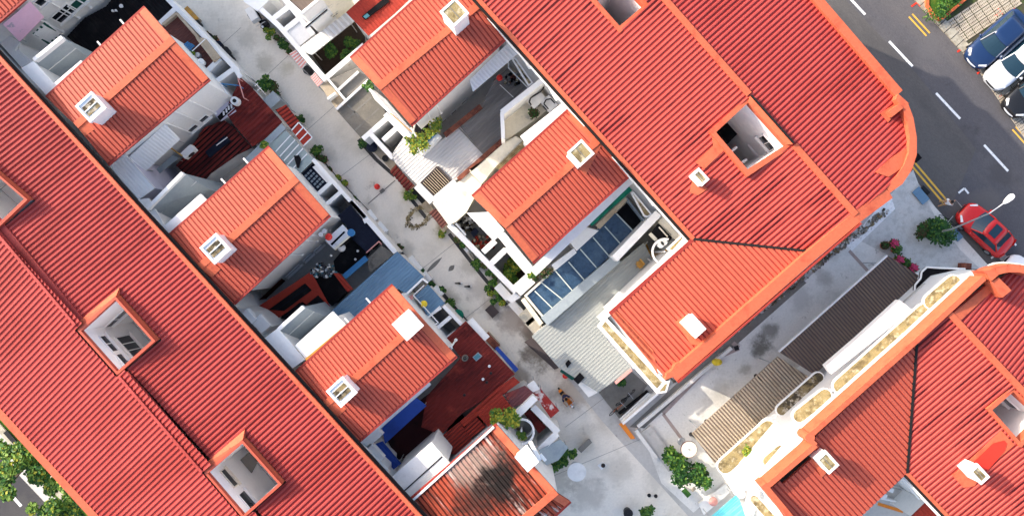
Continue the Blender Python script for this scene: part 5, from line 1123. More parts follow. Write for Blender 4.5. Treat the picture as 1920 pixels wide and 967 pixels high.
shed('slab_roof', 'white slab roof between the yard cells and the dark planted court', 'roof', G('e', 562,342, 745,222, 865,382, 690,528), 2.9, 'white', 'white', rim=None)
awning('striped_awning', 'white ribbed awning with dark seams over the planted court', 'awning', G('e', 690,545, 1225,140, 1315,235, 850,605), 3.3, 'white', 'silver_roof', W, pitch=.34, rh=.03, drop=2)
shed('annexe', 'white roofed annexe at the very top beside the lane', 'annexe', G('e', 60,-120, 420,-120, 380,0, 250,125, 100,20), 3.0, 'white_clean', 'white')
cf = MB(); cf.prism(G('e', 860,610, 1320,240, 1420,330, 1420,500, 1010,840), .4, 0); o_ = mk('court_floor', cf, 'soil'); tag(o_, kind='structure'); o_.name = 'ground'
for lb, p, r in (('leafy green shrub in the dark court, nearest the white awning', G('e', 1055,570)[0], .5), ('larger green shrub in the dark court beside the dark red roof', G('e', 1300,475)[0], .55), ('small green shrub in the dark court by the white wall', G('e', 1215,600)[0], .32)): bush(lb, p, r, 1.2, 'lush', 220, .22, z0=.4)
for lb, q in (('pink and white striped awning over the lane, upper one', G('e', 600,592, 672,552, 790,692, 735,762)), ('pink and white striped awning over the lane, lower one beside the concrete roofs', G('e', 830,850, 882,800, 972,905, 920,962))): awning('striped_awning', lb, 'awning', [q[0], q[3], q[2], q[1]], [2.4,2.4,2.7,2.7], 'white', stripes=(6, 'pink', .5), drop=2.2)
aircon('grey air conditioner on the lane by the top white annexe', G('e', 185,150)[0], 1.2, R(-60), w=.9, d=.55)
for lb, p, r, pal in (('yellowish bush on the lane under the top white yard wall', G('e', 385,365)[0], .45, 'light'), ('dark rounded bush on the lane beside the yellowish one', G('e', 530,495)[0], .42, 'dark')): bush(lb, p, r, .9, pal, 240, .15)
for k, (lb, p, m_, r) in enumerate((('brown plant pot at the foot of the top yard wall, nearest the dark bush', G('e', 595,565)[0], 'terracotta', .2), ('brown plant pot between the two lane bushes', G('e', 460,415)[0], 'terracotta', .18))): pot_plant(lb, p, r, .35, .2, 'brown', m_)
bin_('black bin between the two striped lane awnings', G('e', 800,770)[0], .28, .7); bin_('dark bin beside the black scooter under the top wall', G('e', 330,255)[0], .22, .6)
# ---------------------------------------------------------------- people and two-wheelers
def scooter(label, p, ang, paint='black', cat='scooter'):
    c = P(p, .6); root = thing('scooter', label, cat, Vector((c.x, c.y, 0))); ca, sa = math.cos(ang), math.sin(ang)
    L = lambda x, y, z: Vector((c.x+x*ca-y*sa, c.y+x*sa+y*ca, z))
    for x in (-.6, .6):
        w = MB(); w.tube(L(x,-.05,.25), L(x,.05,.25), .25, 16); mk('wheel', w, 'rubber', root)
    b = MB()
    prof = [(-.75,.10,.52,.60),(-.5,.15,.40,.74),(-.1,.14,.34,.72),(.12,.13,.22,.36),(.38,.14,.22,.38),(.48,.16,.30,.80),(.62,.08,.55,.85)]
    for a, d in zip(prof, prof[1:]):
        b.solid([L(a[0],-a[1],a[3]), L(a[0],a[1],a[3]), L(d[0],d[1],d[3]), L(d[0],-d[1],d[3])], [L(a[0],-a[1],a[2]), L(a[0],a[1],a[2]), L(d[0],d[1],d[2]), L(d[0],-d[1],d[2])])
    mk('body', b, paint, root); b = MB(); b.solid([L(-.6,-.13,.82), L(-.6,.13,.82), L(.0,.12,.80), L(.0,-.12,.80)], [L(-.6,-.15,.73), L(-.6,.15,.73), L(.0,.14,.72), L(.0,-.14,.72)]); mk('seat', b, 'plastic_black', root)
    b = MB(); b.tube(L(.5,0,.8), L(.44,0,1.02), .03); b.tube(L(.42,-.34,1.02), L(.42,.34,1.02), .022); mk('handlebar', b, 'steel', root); b = MB(); b.ball(L(.58,0,.86), .09, 10); mk('headlight', b, 'lamp_glass', root); return root
def bicycle(label, p, ang, m='plastic_black', lean=.0):
    c = P(p, .5); root = thing('bicycle', label, 'bicycle', Vector((c.x, c.y, 0))); ca, sa = math.cos(ang), math.sin(ang)
    L = lambda x, y, z: Vector((c.x+x*ca-(y+lean*z)*sa, c.y+x*sa+(y+lean*z)*ca, z))
    for x in (-.5, .5):
        w = MB(); w.path([L(x+.33*math.cos(t*.3927), 0, .34+.33*math.sin(t*.3927)) for t in range(17)], .022, 5)
        for t in range(8): w.tube(L(x,0,.34), L(x+.32*math.cos(t*.785),0,.34+.32*math.sin(t*.785)), .005, 4)
        mk('wheel', w, 'rubber', root)
    b = MB(); [b.tube(L(*a), L(*d), .022, 6) for a, d in (((-.5,0,.34),(-.08,0,.30)), ((-.5,0,.34),(-.2,0,.74)), ((-.08,0,.30),(-.22,0,.84)), ((-.08,0,.30),(.36,0,.72)), ((-.2,0,.74),(.35,0,.80)), ((.5,0,.34),(.34,0,.92)))]; mk('frame', b, m, root)
    b = MB(); b.ball(L(-.24,0,.88), .09, 8, (1.4,.9,.45)); mk('saddle', b, 'plastic_black', root); b = MB(); b.tube(L(.34,-.27,.96), L(.34,.27,.96), .018); mk('handlebar', b, 'steel', root); return root
def person(label, p, ang, joints, shirt='cloth_white', legs='cloth_navy', hair='hair', hat=None):
    """one skinned body; joints: name -> (forward, left, up); clothes and hair follow it"""
    J = joints; c = P(p, 1.0); ca, sa = math.cos(ang), math.sin(ang)
    X = lambda v: Vector((c.x+v[0]*ca-v[1]*sa, c.y+v[0]*sa+v[1]*ca, v[2]))
    root = thing('person', label, 'person', Vector((c.x, c.y, 0)))
    def skin(name, chain, mats, sub=1):
        bm = bmesh.new(); vs = {}; me = bpy.data.meshes.new(name); lay = bm.verts.layers.skin.verify(); first = None
        for pr in chain:
            for n_, r_, pos in pr:
                if n_ not in vs:
                    v = bm.verts.new(X(pos)-BASE[root]); v[lay].radius = (r_, r_); vs[n_] = v
                    if first is None: first = v; v[lay].use_root = True
            a, d = vs[pr[0][0]], vs[pr[1][0]]
            if bm.edges.get((a, d)) is None: bm.edges.new((a, d))
        bm.to_mesh(me); bm.free(); o = bpy.data.objects.new(name, me); COL.objects.link(o); o.parent = root
        s_ = o.modifiers.new('skin', 'SKIN'); s_.use_smooth_shade = True; q = o.modifiers.new('sub', 'SUBSURF'); q.levels = q.render_levels = sub
        dg = bpy.context.evaluated_depsgraph_get(); dg.update(); m2 = bpy.data.meshes.new_from_object(o.evaluated_get(dg)); o.modifiers.clear(); o.data = m2
        m2.materials.clear(); m2.materials.append(MATS[mats]); 
        for f in m2.polygons: f.use_smooth = True
        return o
    E = lambda a, b_, ra, rb: ((a, ra, J[a]), (b_, rb, J[b_]))
    body = [E('pelvis','waist',.13,.12), E('waist','chest',.12,.15), E('chest','neck',.15,.055), E('neck','head',.055,.095), E('head','crown',.095,.07)]
    for s_ in 'lr':
        body += [E('chest','sh'+s_,.15,.07), E('sh'+s_,'el'+s_,.06,.042), E('el'+s_,'wr'+s_,.042,.028), E('pelvis','hip'+s_,.13,.09), E('hip'+s_,'kn'+s_,.09,.058), E('kn'+s_,'an'+s_,.058,.038), E('an'+s_,'to'+s_,.04,.035)]
        w_, e_ = Vector(J['wr'+s_]), Vector(J['el'+s_]); d = (w_-e_).normalized(); sd = d.cross(Vector((0,0,1))).normalized(); J['pa'+s_] = tuple(w_+d*.07); body.append(E('wr'+s_, 'pa'+s_, .03, .036))
        for k in range(4):
            J['f%d%s' % (k, s_)] = tuple(w_+d*(.155-.012*abs(k-1.3))+sd*(k-1.5)*.020+Vector((0,0,-.02))); body.append(E('pa'+s_, 'f%d%s' % (k, s_), .036, .009))
        J['th'+s_] = tuple(w_+d*.085+sd*.055); body.append(E('pa'+s_, 'th'+s_, .036, .010))
    skin('body', body, 'skin')
    top = [(('pelvis',.145,J['pelvis']),('waist',.14,J['waist'])), (('waist',.14,J['waist']),('chest',.17,J['chest']))]
    for s_ in 'lr':
        m_ = tuple((Vector(J['sh'+s_])*.4+Vector(J['el'+s_])*.6)); top += [(('chest',.17,J['chest']),('sh'+s_,.085,J['sh'+s_])), (('sh'+s_,.085,J['sh'+s_]),('m'+s_,.07,m_))]
    skin('shirt', top, shirt)
    lg = [(('pelvis',.15,J['pelvis']),('pw',.145,tuple(Vector(J['pelvis'])*.7+Vector(J['waist'])*.3)))]
    for s_ in 'lr': lg += [(('pelvis',.15,J['pelvis']),('hip'+s_,.105,J['hip'+s_])), (('hip'+s_,.105,J['hip'+s_]),('kn'+s_,.072,J['kn'+s_])), (('kn'+s_,.072,J['kn'+s_]),('c'+s_,.06,tuple(Vector(J['kn'+s_])*.35+Vector(J['an'+s_])*.65)))]
    skin('trousers', lg, legs)
    hd = X(J['head']); cr = X(J['crown']); b = MB(); up = (cr-hd).normalized(); b.ball(hd+up*.045-Vector((ca,sa,0))*.022, .108, 14, (1,1,.95)); mk('hair' if not hat else 'helmet', b, hat or hair, root)
    f = Vector((ca, sa, 0)); s2 = Vector((-sa, ca, 0)); b = MB(); b.ball(hd+f*.105-up*.01, .018, 8); mk('nose', b, 'skin', root)
    for k in (-1, 1): b = MB(); b.ball(hd+f*.088+s2*k*.034+up*.012, .012, 8); mk('eye', b, 'hair', root); b = MB(); b.ball(hd+s2*k*.098, .024, 8, (.6,.5,1)); mk('ear', b, 'skin', root)
    b = MB(); b.ball(hd+f*.088-up*.045, .02, 8, (.4,1.2,.4)); mk('mouth', b, 'tail_red', root); return root
STAND = dict(pelvis=(0,0,.93), waist=(.0,0,1.08), chest=(.02,0,1.30), neck=(.03,0,1.48), head=(.05,0,1.60), crown=(.05,0,1.70), shl=(.02,.19,1.40), shr=(.02,-.19,1.40), ell=(.05,.26,1.14), elr=(.16,-.24,1.16), wrl=(.14,.27,.92), wrr=(.38,-.18,1.14), hipl=(0,.09,.88), hipr=(0,-.09,.88), knl=(.12,.10,.50), knr=(-.02,-.10,.48), anl=(.06,.10,.08), anr=(-.18,-.10,.10), tol=(.2,.11,.04), tor=(-.04,-.11,.04))
RIDE = dict(pelvis=(-.30,0,.90), waist=(-.24,0,1.05), chest=(-.16,0,1.27), neck=(-.12,0,1.44), head=(-.08,0,1.56), crown=(-.08,0,1.66), shl=(-.14,.19,1.36), shr=(-.14,-.19,1.36), ell=(.10,.30,1.16), elr=(.10,-.30,1.16), wrl=(.34,.28,1.07), wrr=(.34,-.28,1.07), hipl=(-.26,.10,.86), hipr=(-.26,-.10,.86), knl=(.14,.17,.80), knr=(.14,-.17,.80), anl=(.16,.15,.42), anr=(.16,-.15,.42), tol=(.28,.15,.38), tor=(.28,-.15,.38))
scooter('yellow and black scooter ridden down the lane', (1062,747), R(-52), 'orange'); person('person in a dark top riding the yellow scooter down the lane', (1062,747), R(-52), dict(RIDE), 'cloth_navy', 'cloth_tan', hat='black')
person('person in a white top walking at the road edge by the red car', (1775,380), R(35), dict(STAND), 'cloth_white', 'cloth_tan')
scooter('black scooter parked on the lane under the top yard wall', G('e', 275,225)[0], R(-62), 'black')
bicycle('bicycle leaning at the road edge between the round bush and the red car', G('x', 600,690)[0], R(140))
bicycle('black bicycle in the paved court nearest the dark shrub', G('v', 665,620)[0], R(40)); bicycle('black bicycle in the paved court nearest the lane', G('v', 585,720)[0], R(45), 'terracotta')
# ---------------------------------------------------------------- right row: concrete roofs beside the lane
shed('slab_roof', 'grey concrete roof with panel joints, tucked under the upper right wing gable', 'roof', G('f', 95,122, 425,-30, 535,115, 272,322), 3.0, 'grey_concrete', 'white')
sr = shed('slab_roof', 'larger brown grey concrete roof with panel joints beside the lane', 'roof', G('f', 180,450, 512,128, 735,505, 462,768), 3.0, 'old_slab', 'white')
for a, d in (((300,545),(560,310)), ((385,670),(650,430)), ((300,390),(430,520))): b = MB(); b.bar(P(G('f',*a)[0],3.006), P(G('f',*d)[0],3.006), .10, .02); mk('joint', b, 'grey_concrete', sr)
shed('slab_roof', 'tan concrete strip roof on the lane edge under the grey concrete roof', 'roof', G('f', -5,180, 80,130, 255,335, 172,425), 2.5, 'tan_slab', 'white')
for lb, segs in (('white edge walls around the concrete roofs by the lane', [(G('f',85,105)[0], G('f',275,335)[0]), (G('f',178,440)[0], G('f',530,118)[0]), (G('f',80,325)[0], G('f',170,258)[0]), (G('f',200,225)[0], G('f',420,25)[0])]),): yard_wall(lb, segs, z=3.25, t=.14)
yard_wall('white cell walls below the brown concrete roof by the lane', [(G('f',545,700)[0], G('f',800,975)[0]), (G('f',690,780)[0], G('f',845,640)[0]), (G('f',470,765)[0], G('f',735,535)[0]), (G('f',715,490)[0], G('f',965,755)[0])], t=.3)
gb = thing('balcony', 'white gable balcony with slim ledge at the end of the upper right wing', 'balcony', base_of(PZ(G('f', 520,205, 1000,690), 6.4))); b = MB(); b.slab(PZ(G('f', 525,190, 600,235, 720,330, 1030,690, 965,745, 745,470, 600,330), 6.4), .25); mk('floor_slab', b, 'white_clean', gb)
b = MB(); b.bar(P(G('f',540,215)[0],6.9), P(G('f',990,735)[0],6.9), .14, .5); mk('parapet', b, 'white_clean', gb); b = MB(); b.bar(P(G('f',770,480)[0],7.3), P(G('f',1010,690)[0],7.3), .06, .06); mk('rail', b, 'amber', gb)
bush('green plant at the balcony corner under the upper right wing gable', G('f', 525,175)[0], .4, .6, 'lush', 140, .16, z0=6.0)
b = MB(); b.path(PZ(G('f', 1000,640, 1030,690, 1060,740), 6.8), .05); b.path(PZ(G('f', 1045,600, 1020,700), 6.8), .05); mk('pipe_frame', b, 'cream', R1['root'])
bp_ = thing('planter_balcony', 'white balcony trough with a dark slot beside the white corrugated roof', 'balcony', base_of(PZ(G('g', 150,575, 380,440), 3.9))); b = MB(); q = PZ(G('g', 135,575, 335,395, 390,440, 180,655), 3.9); b.prism3(q, 3.0); mk('trough', b, 'white_clean', bp_); b = MB(); b.slab(PZ(G('g', 170,560, 222,520, 232,545, 180,590), 3.92), .03); mk('slot', b, 'black', bp_); b = MB(); b.bar(P(G('g', 240,500)[0],3.95), P(G('g', 335,412)[0],3.95), .12, .1); mk('blue_rail', b, 'blue_paint', bp_)
bush('yellow green trailing plants on the white balcony trough', G('g', 195,440)[0], .75, .8, 'yellow', 520, .16, z0=3.9, clumps=10, elong=(AW, .95))
shed('lean_to', 'black sheet standing for the dark void behind the yellow green trailing plants', 'shed', G('g', 90,330, 215,205, 270,330, 130,470), 3.2, 'black', 'black')  # darkness of the void made as a black sheet, no lean-to here
shed('lean_to', 'bright white corrugated roof with rusty edges beside the lane', 'shed', [*G('f', 790,935, 925,735, 1020,860), *G('g', 170,665, 590,330, 860,640, 570,925), *G('o', 485,390, 240,150)], 3.0, 'silver_roof', 'white', 'silver_roof', U, pitch=.2, rh=.02)
shed('lean_to', 'weathered grey ribbed roof in the yard below the upper right wing', 'shed', [*G('g', 592,328, 860,60), *G('h', 40,520, 190,400, 420,615), *G('g', 1062,180, 1075,455, 862,640)], 3.05, 'timber', 'white', 'timber', U, pitch=.17, rh=.018)
b = MB(); b.bar(P(G('g', 560,320)[0],3.1), P(G('g', 860,640)[0],3.1), .08, .04); tag(mk('roof_seam', b, 'grey_concrete'), 'grey seam strip across the weathered and white roofs', 'strip')
for lb, a, d, t in (('brick edge strip beside the windows of the upper right wing', (430,430), (830,110), .3), ('brick edge strip between the white roof and the cream roof', (580,915), (1085,470), .28)): b = MB(); b.bar(P(G('g',*a)[0],3.35), P(G('g',*d)[0],3.35), t, .4); tag(mk('brick_edge', b, 'brick'), lb, 'wall')
shed('flat_awning', 'pale blue white ribbed awning high on the side of the upper right wing', 'awning', [*G('13', 8,450, 222,228, 275,288, 25,495)], 7.0, 'white_clean', 'white', 'white_clean', W, pitch=.2, rh=.02) if False else awning('ribbed_awning', 'pale blue white ribbed awning high on the side of the upper right wing', 'awning', G('13', 0,440, 222,228, 275,288, 20,505), 7.0, 'white', 'white_clean', W, pitch=.22, rh=.02, drop=.4)
ball_item('red_lantern', 'round red lantern in the yard under the pale ribbed awning', 'lantern', G('h', 98,505)[0], 3.6, .2, 'red_gloss')
b = MB(); b.path(PZ(G('h', 195,335, 195,395, 410,615), 4.6), .035); b.path(PZ(G('h', 100,580, 250,720), 3.6), .025); tag(mk('drying_rail', b, 'steel_white'), 'white drying line in the shaded corner under the mossy ledge', 'drying rail')
heap('garden_clutter', 'clutter of pots and folded chairs in the shaded corner of the grey roof', 'clutter', G('h', 235,510)[0], 3.5, .65, ['moss_dark', 'black', 'steel', 'timber', 'brick'], 40, .1)
# white stair block with ducts
sb = thing('stair_block', 'bright white stair block with an open cream roof terrace', 'annexe', base_of(PZ(G('h', 125,890, 575,520, 900,840, 520,960), 5)))
b = MB(); b.bar(P(G('g', 1062,178)[0],6.0), P(G('h', 580,520)[0],6.0), .32, 6.0); b.bar(P(G('g', 1062,178)[0],6.004), P(G('g', 1075,470)[0],6.004), .22, 6.0); mk('parapet', b, 'white_clean', sb)
b = MB(); b.prism([*G('g', 1070,200, 1082,470, 1110,490), *G('h', 520,940, 760,740, 590,530)], 3.6); mk('terrace_floor', b, 'cream', sb)
b = MB(); q = PZ(G('13', 280,748, 528,552, 572,592, 322,800), 7.6); b.slab(q, .3); mk('roof', b, 'white_clean', sb); b = MB(); b.prism3([p-Vector((0,0,.31)) for p in inset(q, .15)], 0); mk('wall', b, 'white_clean', sb)
aircon('air conditioner box with a black cable loop on the cream roof terrace', G('h', 500,735)[0], 4.4, AW, w=1.0, d=.75, h=.5); aircon('second air conditioner box on the cream roof terrace, nearer the mossy ledge', G('h', 645,785)[0], 4.4, AU, w=.85, d=.7, h=.5)
b = MB(); b.path(PZ(G('h', 600,535, 575,630, 545,660, 440,725, 425,770, 445,805), 4.6), .05, 6); b.path(PZ(G('h', 705,785, 660,735, 610,745, 585,790, 635,850), 4.6), .045, 6); tag(mk('cable', b, 'plastic_black'), 'thick black cable looping round the air conditioner boxes', 'cable')
pot_plant('spiky dark potted plant on the cream roof terrace', G('h', 470,890)[0], .25, .4, .4, 'brown', 'moss_dark', z0=3.6, n=110)
gr = thing('roof_grating', 'dark slatted grating in the cream roof beside the middle right wing', 'grating', mid(G('g', 1000,780, 1340,550), 4.2)); b = MB(); b.slab(PZ(G('g', 1000,780, 1290,498, 1345,552, 1045,815), 4.25), .3); mk('frame', b, 'moss_dark', gr)
for k in range(4): b = MB(); t = (k+.5)/4; q = G('g', 1000,780, 1290,498, 1345,552, 1045,815); e = lambda i, j: (q[i][0]*(1-t)+q[j][0]*t, q[i][1]*(1-t)+q[j][1]*t); b.bar(P(e(0,3),4.3), P(e(1,2),4.3), .05, .05); mk('slat', b, 'moss', gr)
shed('slab_roof', 'long cream slab roof along the eave of the middle right wing', 'roof', [*G('g', 715,865, 1100,505), (985,247), *G('g', 1380,470, 1010,790, 800,985)], 3.9, 'cream', 'cream') if False else shed('slab_roof', 'long cream slab roof along the eave of the middle right wing', 'roof', [*G('g', 700,850, 1100,505, 1215,440, 1290,490, 1000,770), *G('o', 1190,380, 1060,250)], 3.9, 'cream', 'cream')
shed('slab_roof', 'stained cream flat roof by the lane beside the barred skylight', 'roof', G('o', 650,590, 1055,255, 1190,385, 1025,690, 905,800, 825,830), 3.2, 'cream', 'cream')
bs = thing('barred_skylight', 'square skylight covered by brown bars in the white corrugated roof', 'skylight', mid(G('o', 520,370, 700,190, 855,350, 670,515), 3.0)); q = PZ(G('o', 520,375, 705,190, 858,350, 672,520), 3.15)
b = MB(); b.slab(PZ(G('o', 530,375, 705,200, 848,350, 672,510), 3.03), .1); mk('opening', b, 'black', bs); b = MB()
for k, (a, d) in enumerate(zip(q, q[1:]+q[:1])): b.bar(a+Vector((0,0,.003*k)), d+Vector((0,0,.003*k)), .12, .15)
mk('frame', b, 'brown_dark', bs)
for k in range(9): t = (k+1)/10; b = MB(); b.bar(q[0]*(1-t)+q[1]*t, q[3]*(1-t)+q[2]*t, .05, .04); mk('bar', b, 'tan_slab', bs)
b = MB(); b.bar(P(G('o', 480,395)[0],3.2), P(G('o', 650,570)[0],3.2), .5, .5); b.bar(P(G('o', 650,560)[0],3.204), P(G('o', 900,345)[0],3.204), .3, .5); tag(mk('parapet_wall', b, 'white'), 'white L shaped parapet round the barred skylight', 'wall')
awning('ribbed_awning', 'brown red tiled awning over the lane beside the barred skylight', 'awning', G('o', 182,238, 245,165, 455,402, 372,462), [2.4,2.7,2.7,2.4], 'brick', 'shed_red', U, pitch=.24, rh=.07, drop=2.2)
awning('ribbed_awning', 'brown ribbed awning over the lane below the cream roof', 'awning', G('o', 612,692, 682,650, 822,802, 755,872), [2.4,2.7,2.7,2.4], 'brown_deck', 'brown_deck', U, pitch=.2, rh=.04, drop=2.2)
# ---------------------------------------------------------------- middle right wing: terrace, cells, glass roof
tw = thing('terrace_block', 'bright white roof terrace at the gable of the middle right wing', 'annexe', base_of(PZ(G('p', 210,0, 615,190), 5.8))); b = MB(); q = PZ(G('p', 205,-5, 445,-15, 620,185, 575,240, 500,300), 5.8); b.slab(q, .3); mk('roof', b, 'white_clean', tw); b = MB(); b.prism3([p-Vector((0,0,.31)) for p in inset(q, .1)], 0); mk('wall', b, 'white', tw)
gb = thing('balcony', 'white ledge balcony with hanging greenery at the gable of the middle right wing', 'balcony', base_of(PZ(G('p', 570,240, 905,640), 6))); b = MB(); b.slab(PZ(G('p', 545,255, 620,205, 930,580, 905,660, 870,650), 6.0), .25); mk('floor_slab', b, 'white_clean', gb); b = MB(); b.bar(P(G('p', 640,270)[0],6.3), P(G('p', 925,600)[0],6.3), .16, .3); mk('parapet', b, 'white_clean', gb)
yard_wall('white walls of the planted cells by the lane below the middle right wing', [(G('p',10,120)[0], G('p',745,860)[0]), (G('p',465,560)[0], G('p',635,395)[0]), (G('p',385,425)[0], G('p',520,300)[0]), (G('p',640,370)[0], G('p',890,660)[0]), (G('p',720,830)[0], G('p',890,680)[0])], t=.36)
b = MB(); b.bar(P(G('p',85,110)[0],3.3), P(G('p',195,240)[0],3.3), .12, .2); tag(mk('handrail', b, 'steel'), 'grey rail on top of the lane wall near the rubble cell', 'handrail')
heap('rubble_heap', 'heap of grey rubble and buckets in the open cell by the white terrace', 'rubble', G('p', 220,110)[0], .9, 1.0, ['old_slab', 'concrete', 'black', 'moss_dark', 'white'], 70, .14); heap('tile_heap', 'heap of broken red tiles and stones in the open cell', 'rubble', G('p', 400,320)[0], 1.0, .8, ['shed_bright', 'tan_slab', 'shed_bright', 'old_slab'], 60, .13)
shed('store', 'dark blue box store in the rubble cell', 'shed', G('p', 245,210, 305,160, 340,200, 285,270), 1.8, 'navy', 'black')
for lb, p, r, pal in (('big yellow green shrub in the planted cell', G('p', 720,590)[0], .55, 'yellow'), ('bright green shrub by the lane wall in the planted cell', G('p', 650,650)[0], .5, 'light'), ('dark leafy shrub at the lower end of the planted cell', G('p', 710,740)[0], .45, 'mid')): bush(lb, p, r, 1.6, pal, 240, .2)
b = MB(); b.prism(G('p', 600,640, 800,560, 860,680, 740,800), .3, 0); o_ = mk('ground', b, 'soil'); tag(o_, kind='structure')
bush('hanging green plant at the roof corner of the middle right wing', G('p', 920,680)[0], .3, .8, 'light', 110, .16, z0=3.4); bush('low brown green plant behind the glass roof corner', G('p', 1040,650)[0], .5, .5, 'brown', 160, .15, z0=3.1, elong=(AW, .5))
shed('slab_roof', 'pale grey slab roof between the planted cell and the glass roof', 'roof', G('p', 720,830, 890,690, 960,760, 800,905), 3.1, 'white', 'white')
shed('slab_roof', 'grey white flat canopy under the eave of the middle right wing', 'roof', G('23', 450,548, 575,455, 590,480, 475,575), 4.6, 'white', 'white'); shed('slab_roof', 'grey white flat canopy beside the green awning', 'roof', G('23', 555,425, 645,340, 712,358, 590,470), 4.6, 'white', 'white')
b = MB(); b.bar(P(G('23', 350,590)[0],7.2), P(G('q', 735,75)[0],7.2), .5, .25); tag(mk('gutter_ledge', b, 'white_clean'), 'white gutter ledge along the eave of the middle right wing', 'gutter')
awning('green_awning', 'emerald green awning under the eave of the middle right wing', 'awning', G('q', 230,540, 360,440, 470,350, 695,165, 735,215, 470,450, 400,520, 290,612), 5.6, 'green_cloth', drop=1.5)
b = MB(); b.slab(PZ(G('q', 330,600, 660,290, 680,330, 380,640), 4.4), .15); tag(mk('ledge', b, 'tan_slab'), 'tan weathered ledge below the green awning', 'ledge')
gl = thing('glass_roof', 'blue glass roof with pale bars in the yard below the middle right wing', 'roof', base_of(PZ(G('23', 310,715, 800,265, 905,372, 412,832), 3.3))); q = PZ(G('23', 310,715, 800,262, 905,372, 412,835), 3.3)
b = MB(); b.slab(q, .06); mk('glazing', b, 'glass_roof', gl); b = MB(); b.prism3([p-Vector((0,0,.07)) for p in inset(q, .15)], 0); mk('wall', b, 'white', gl)
for k, (a, d) in enumerate((((360,690),(462,790)), ((392,640),(513,738)), ((472,578),(568,690)), ((545,530),(632,630)), ((610,460),(702,565)), ((680,395),(770,500)), ((745,335),(830,430)))): b = MB(); b.bar(P(G('23',*a)[0],3.37), P(G('23',*d)[0],3.37), .07, .06); mk('glazing_bar', b, 'pale_green', gl)
b = MB(); b.bar(P(G('23', 310,715)[0],3.4), P(G('23', 470,570)[0],3.4), .12, .2); b.bar(P(G('23', 305,712)[0],3.404), P(G('23', 410,838)[0],3.404), .14, .2); mk('frame', b, 'cream', gl)
shed('lean_to', 'dark glass roof bay at the inner end of the blue glass roof', 'roof', G('23', 805,262, 870,200, 965,315, 900,370), 3.25, 'black', 'white', th=.06)
b = MB(); b.bar(P(G('23', 808,265)[0],3.34), P(G('23', 900,360)[0],3.34), .08, .05); tag(mk('glazing_bar', b, 'pale_green'), 'pale bar on the dark bay of the glass roof', 'bar'); b = MB(); b.bar(P(G('q', 670,300)[0],3.9), P(G('q', 880,570)[0],3.9), .1, .6); tag(mk('partition', b, 'grey_sheet'), 'grey sheet partition under the lower mossy ledge', 'wall')
b = MB(); b.bar(P(G('23', 412,858)[0],3.7), P(G('23', 815,508)[0],3.7), .62, .35); b.bar(P(G('23', 412,858)[0],3.35), P(G('23', 815,508)[0],3.35), .5, 3.3); tag(mk('box_gutter', b, 'grey_sheet'), 'wide blue grey box gutter between the glass roof and the pale green roof', 'gutter')
b = MB(); b.bar(P(G('23', 800,512)[0],5.4), P(G('23', 1040,262)[0],5.4), .46, 5.4); tag(mk('yard_wall', b, 'white_clean'), 'tall thick white wall between the dark glass bay and the spiral stair yard', 'wall')
shed('lean_to', 'large pale green ribbed roof reaching from the spiral stair yard to the lane', 'shed', [(997,630), (1207,455), (1230,500), (1126,603), (1140,640), (1185,690), (1121,735), (1048,689)], 3.1, 'green_roof', 'white', 'green_roof', U, pitch=.2, rh=.013)
b = MB(); b.slab(PZ([*G('v', 720,290, 740,320, 560,470, 540,440)], 3.16), .03); tag(mk('edge_strip', b, 'pink'), 'faded pink strip on the end of the pale green roof', 'strip')
yard_wall('white notched wall along the eave between the pale green roof and the end wing', [(G('23',900,670)[0], G('23',985,595)[0]), (G('23',720,850)[0], G('23',800,780)[0]), (G('23',1010,555)[0], G('23',1060,515)[0])], z=4.4, t=.36)
tbw = thing('wooden_chair', 'small wooden chair lying on the pale green roof', 'chair', P(G('r', 1290,90)[0],3.12)); b = MB(); b.obox(P(G('r', 1290,90)[0],3.5), AW, .42, .42, 3.46, 3.5); mk('seat', b, 'amber', tbw); b = MB(); b.obox(P(G('r', 1318,60)[0],3.9), AW, .05, .42, 3.5, 3.95); mk('backrest', b, 'amber', tbw)
for dx, dy in ((-.17,-.17),(.17,-.17),(-.17,.17),(.17,.17)): b = MB(); c = P(G('r', 1290,90)[0],3.5); b.bar((c.x+dx,c.y+dy,3.46),(c.x+dx,c.y+dy,3.1),.05,.05); mk('leg', b, 'amber', tbw)
spiral('white railed spiral staircase with tan steps in the corner yard', G('q', 1075,890)[0], .5, 5.2, .72, 'amber', 'white_clean', 2.0, 5.0)
for lb, p in (('round white stool nearest the spiral stair in the corner yard', G('q',1048,812)[0]), ('round white stool farther up beside the door of the corner yard', G('q',1085,785)[0])): bin_(lb, p, .2, .5, 'white', z0=5.2, name='stool', cat='stool')
shed('flat_roof_store', 'cream floor terrace with a dark door in the corner yard', 'annexe', G('q', 1020,570, 1100,470, 1400,725, 1300,800, 1180,740, 1160,690), 5.0, 'cream', 'cream'); b = MB(); b.slab(PZ(G('q', 915,715, 1020,575, 1175,735, 1145,775, 1060,770), 5.2), .1); tag(mk('door_canopy', b, 'black'), 'black door canopy beside the spiral stair of the corner yard', 'canopy')
b = MB(); b.bar(P(G('q', 930,690)[0],5.3), P(G('q', 1000,760)[0],5.3), .2, .15); b.bar(P(G('q', 1030,620)[0],5.35), P(G('q', 1125,725)[0],5.35), .08, .08); tag(mk('door_frame', b, 'cream'), 'cream frame lying over the black door canopy', 'frame')
b = MB(); b.bar(P(G('q', 1110,475)[0],7.6), P(G('q', 1225,610)[0],7.6), .08, .08); tag(mk('wall_lamp', b, 'grey_concrete'), 'slim dark lamp bar on the white wall above the corner yard', 'lamp')
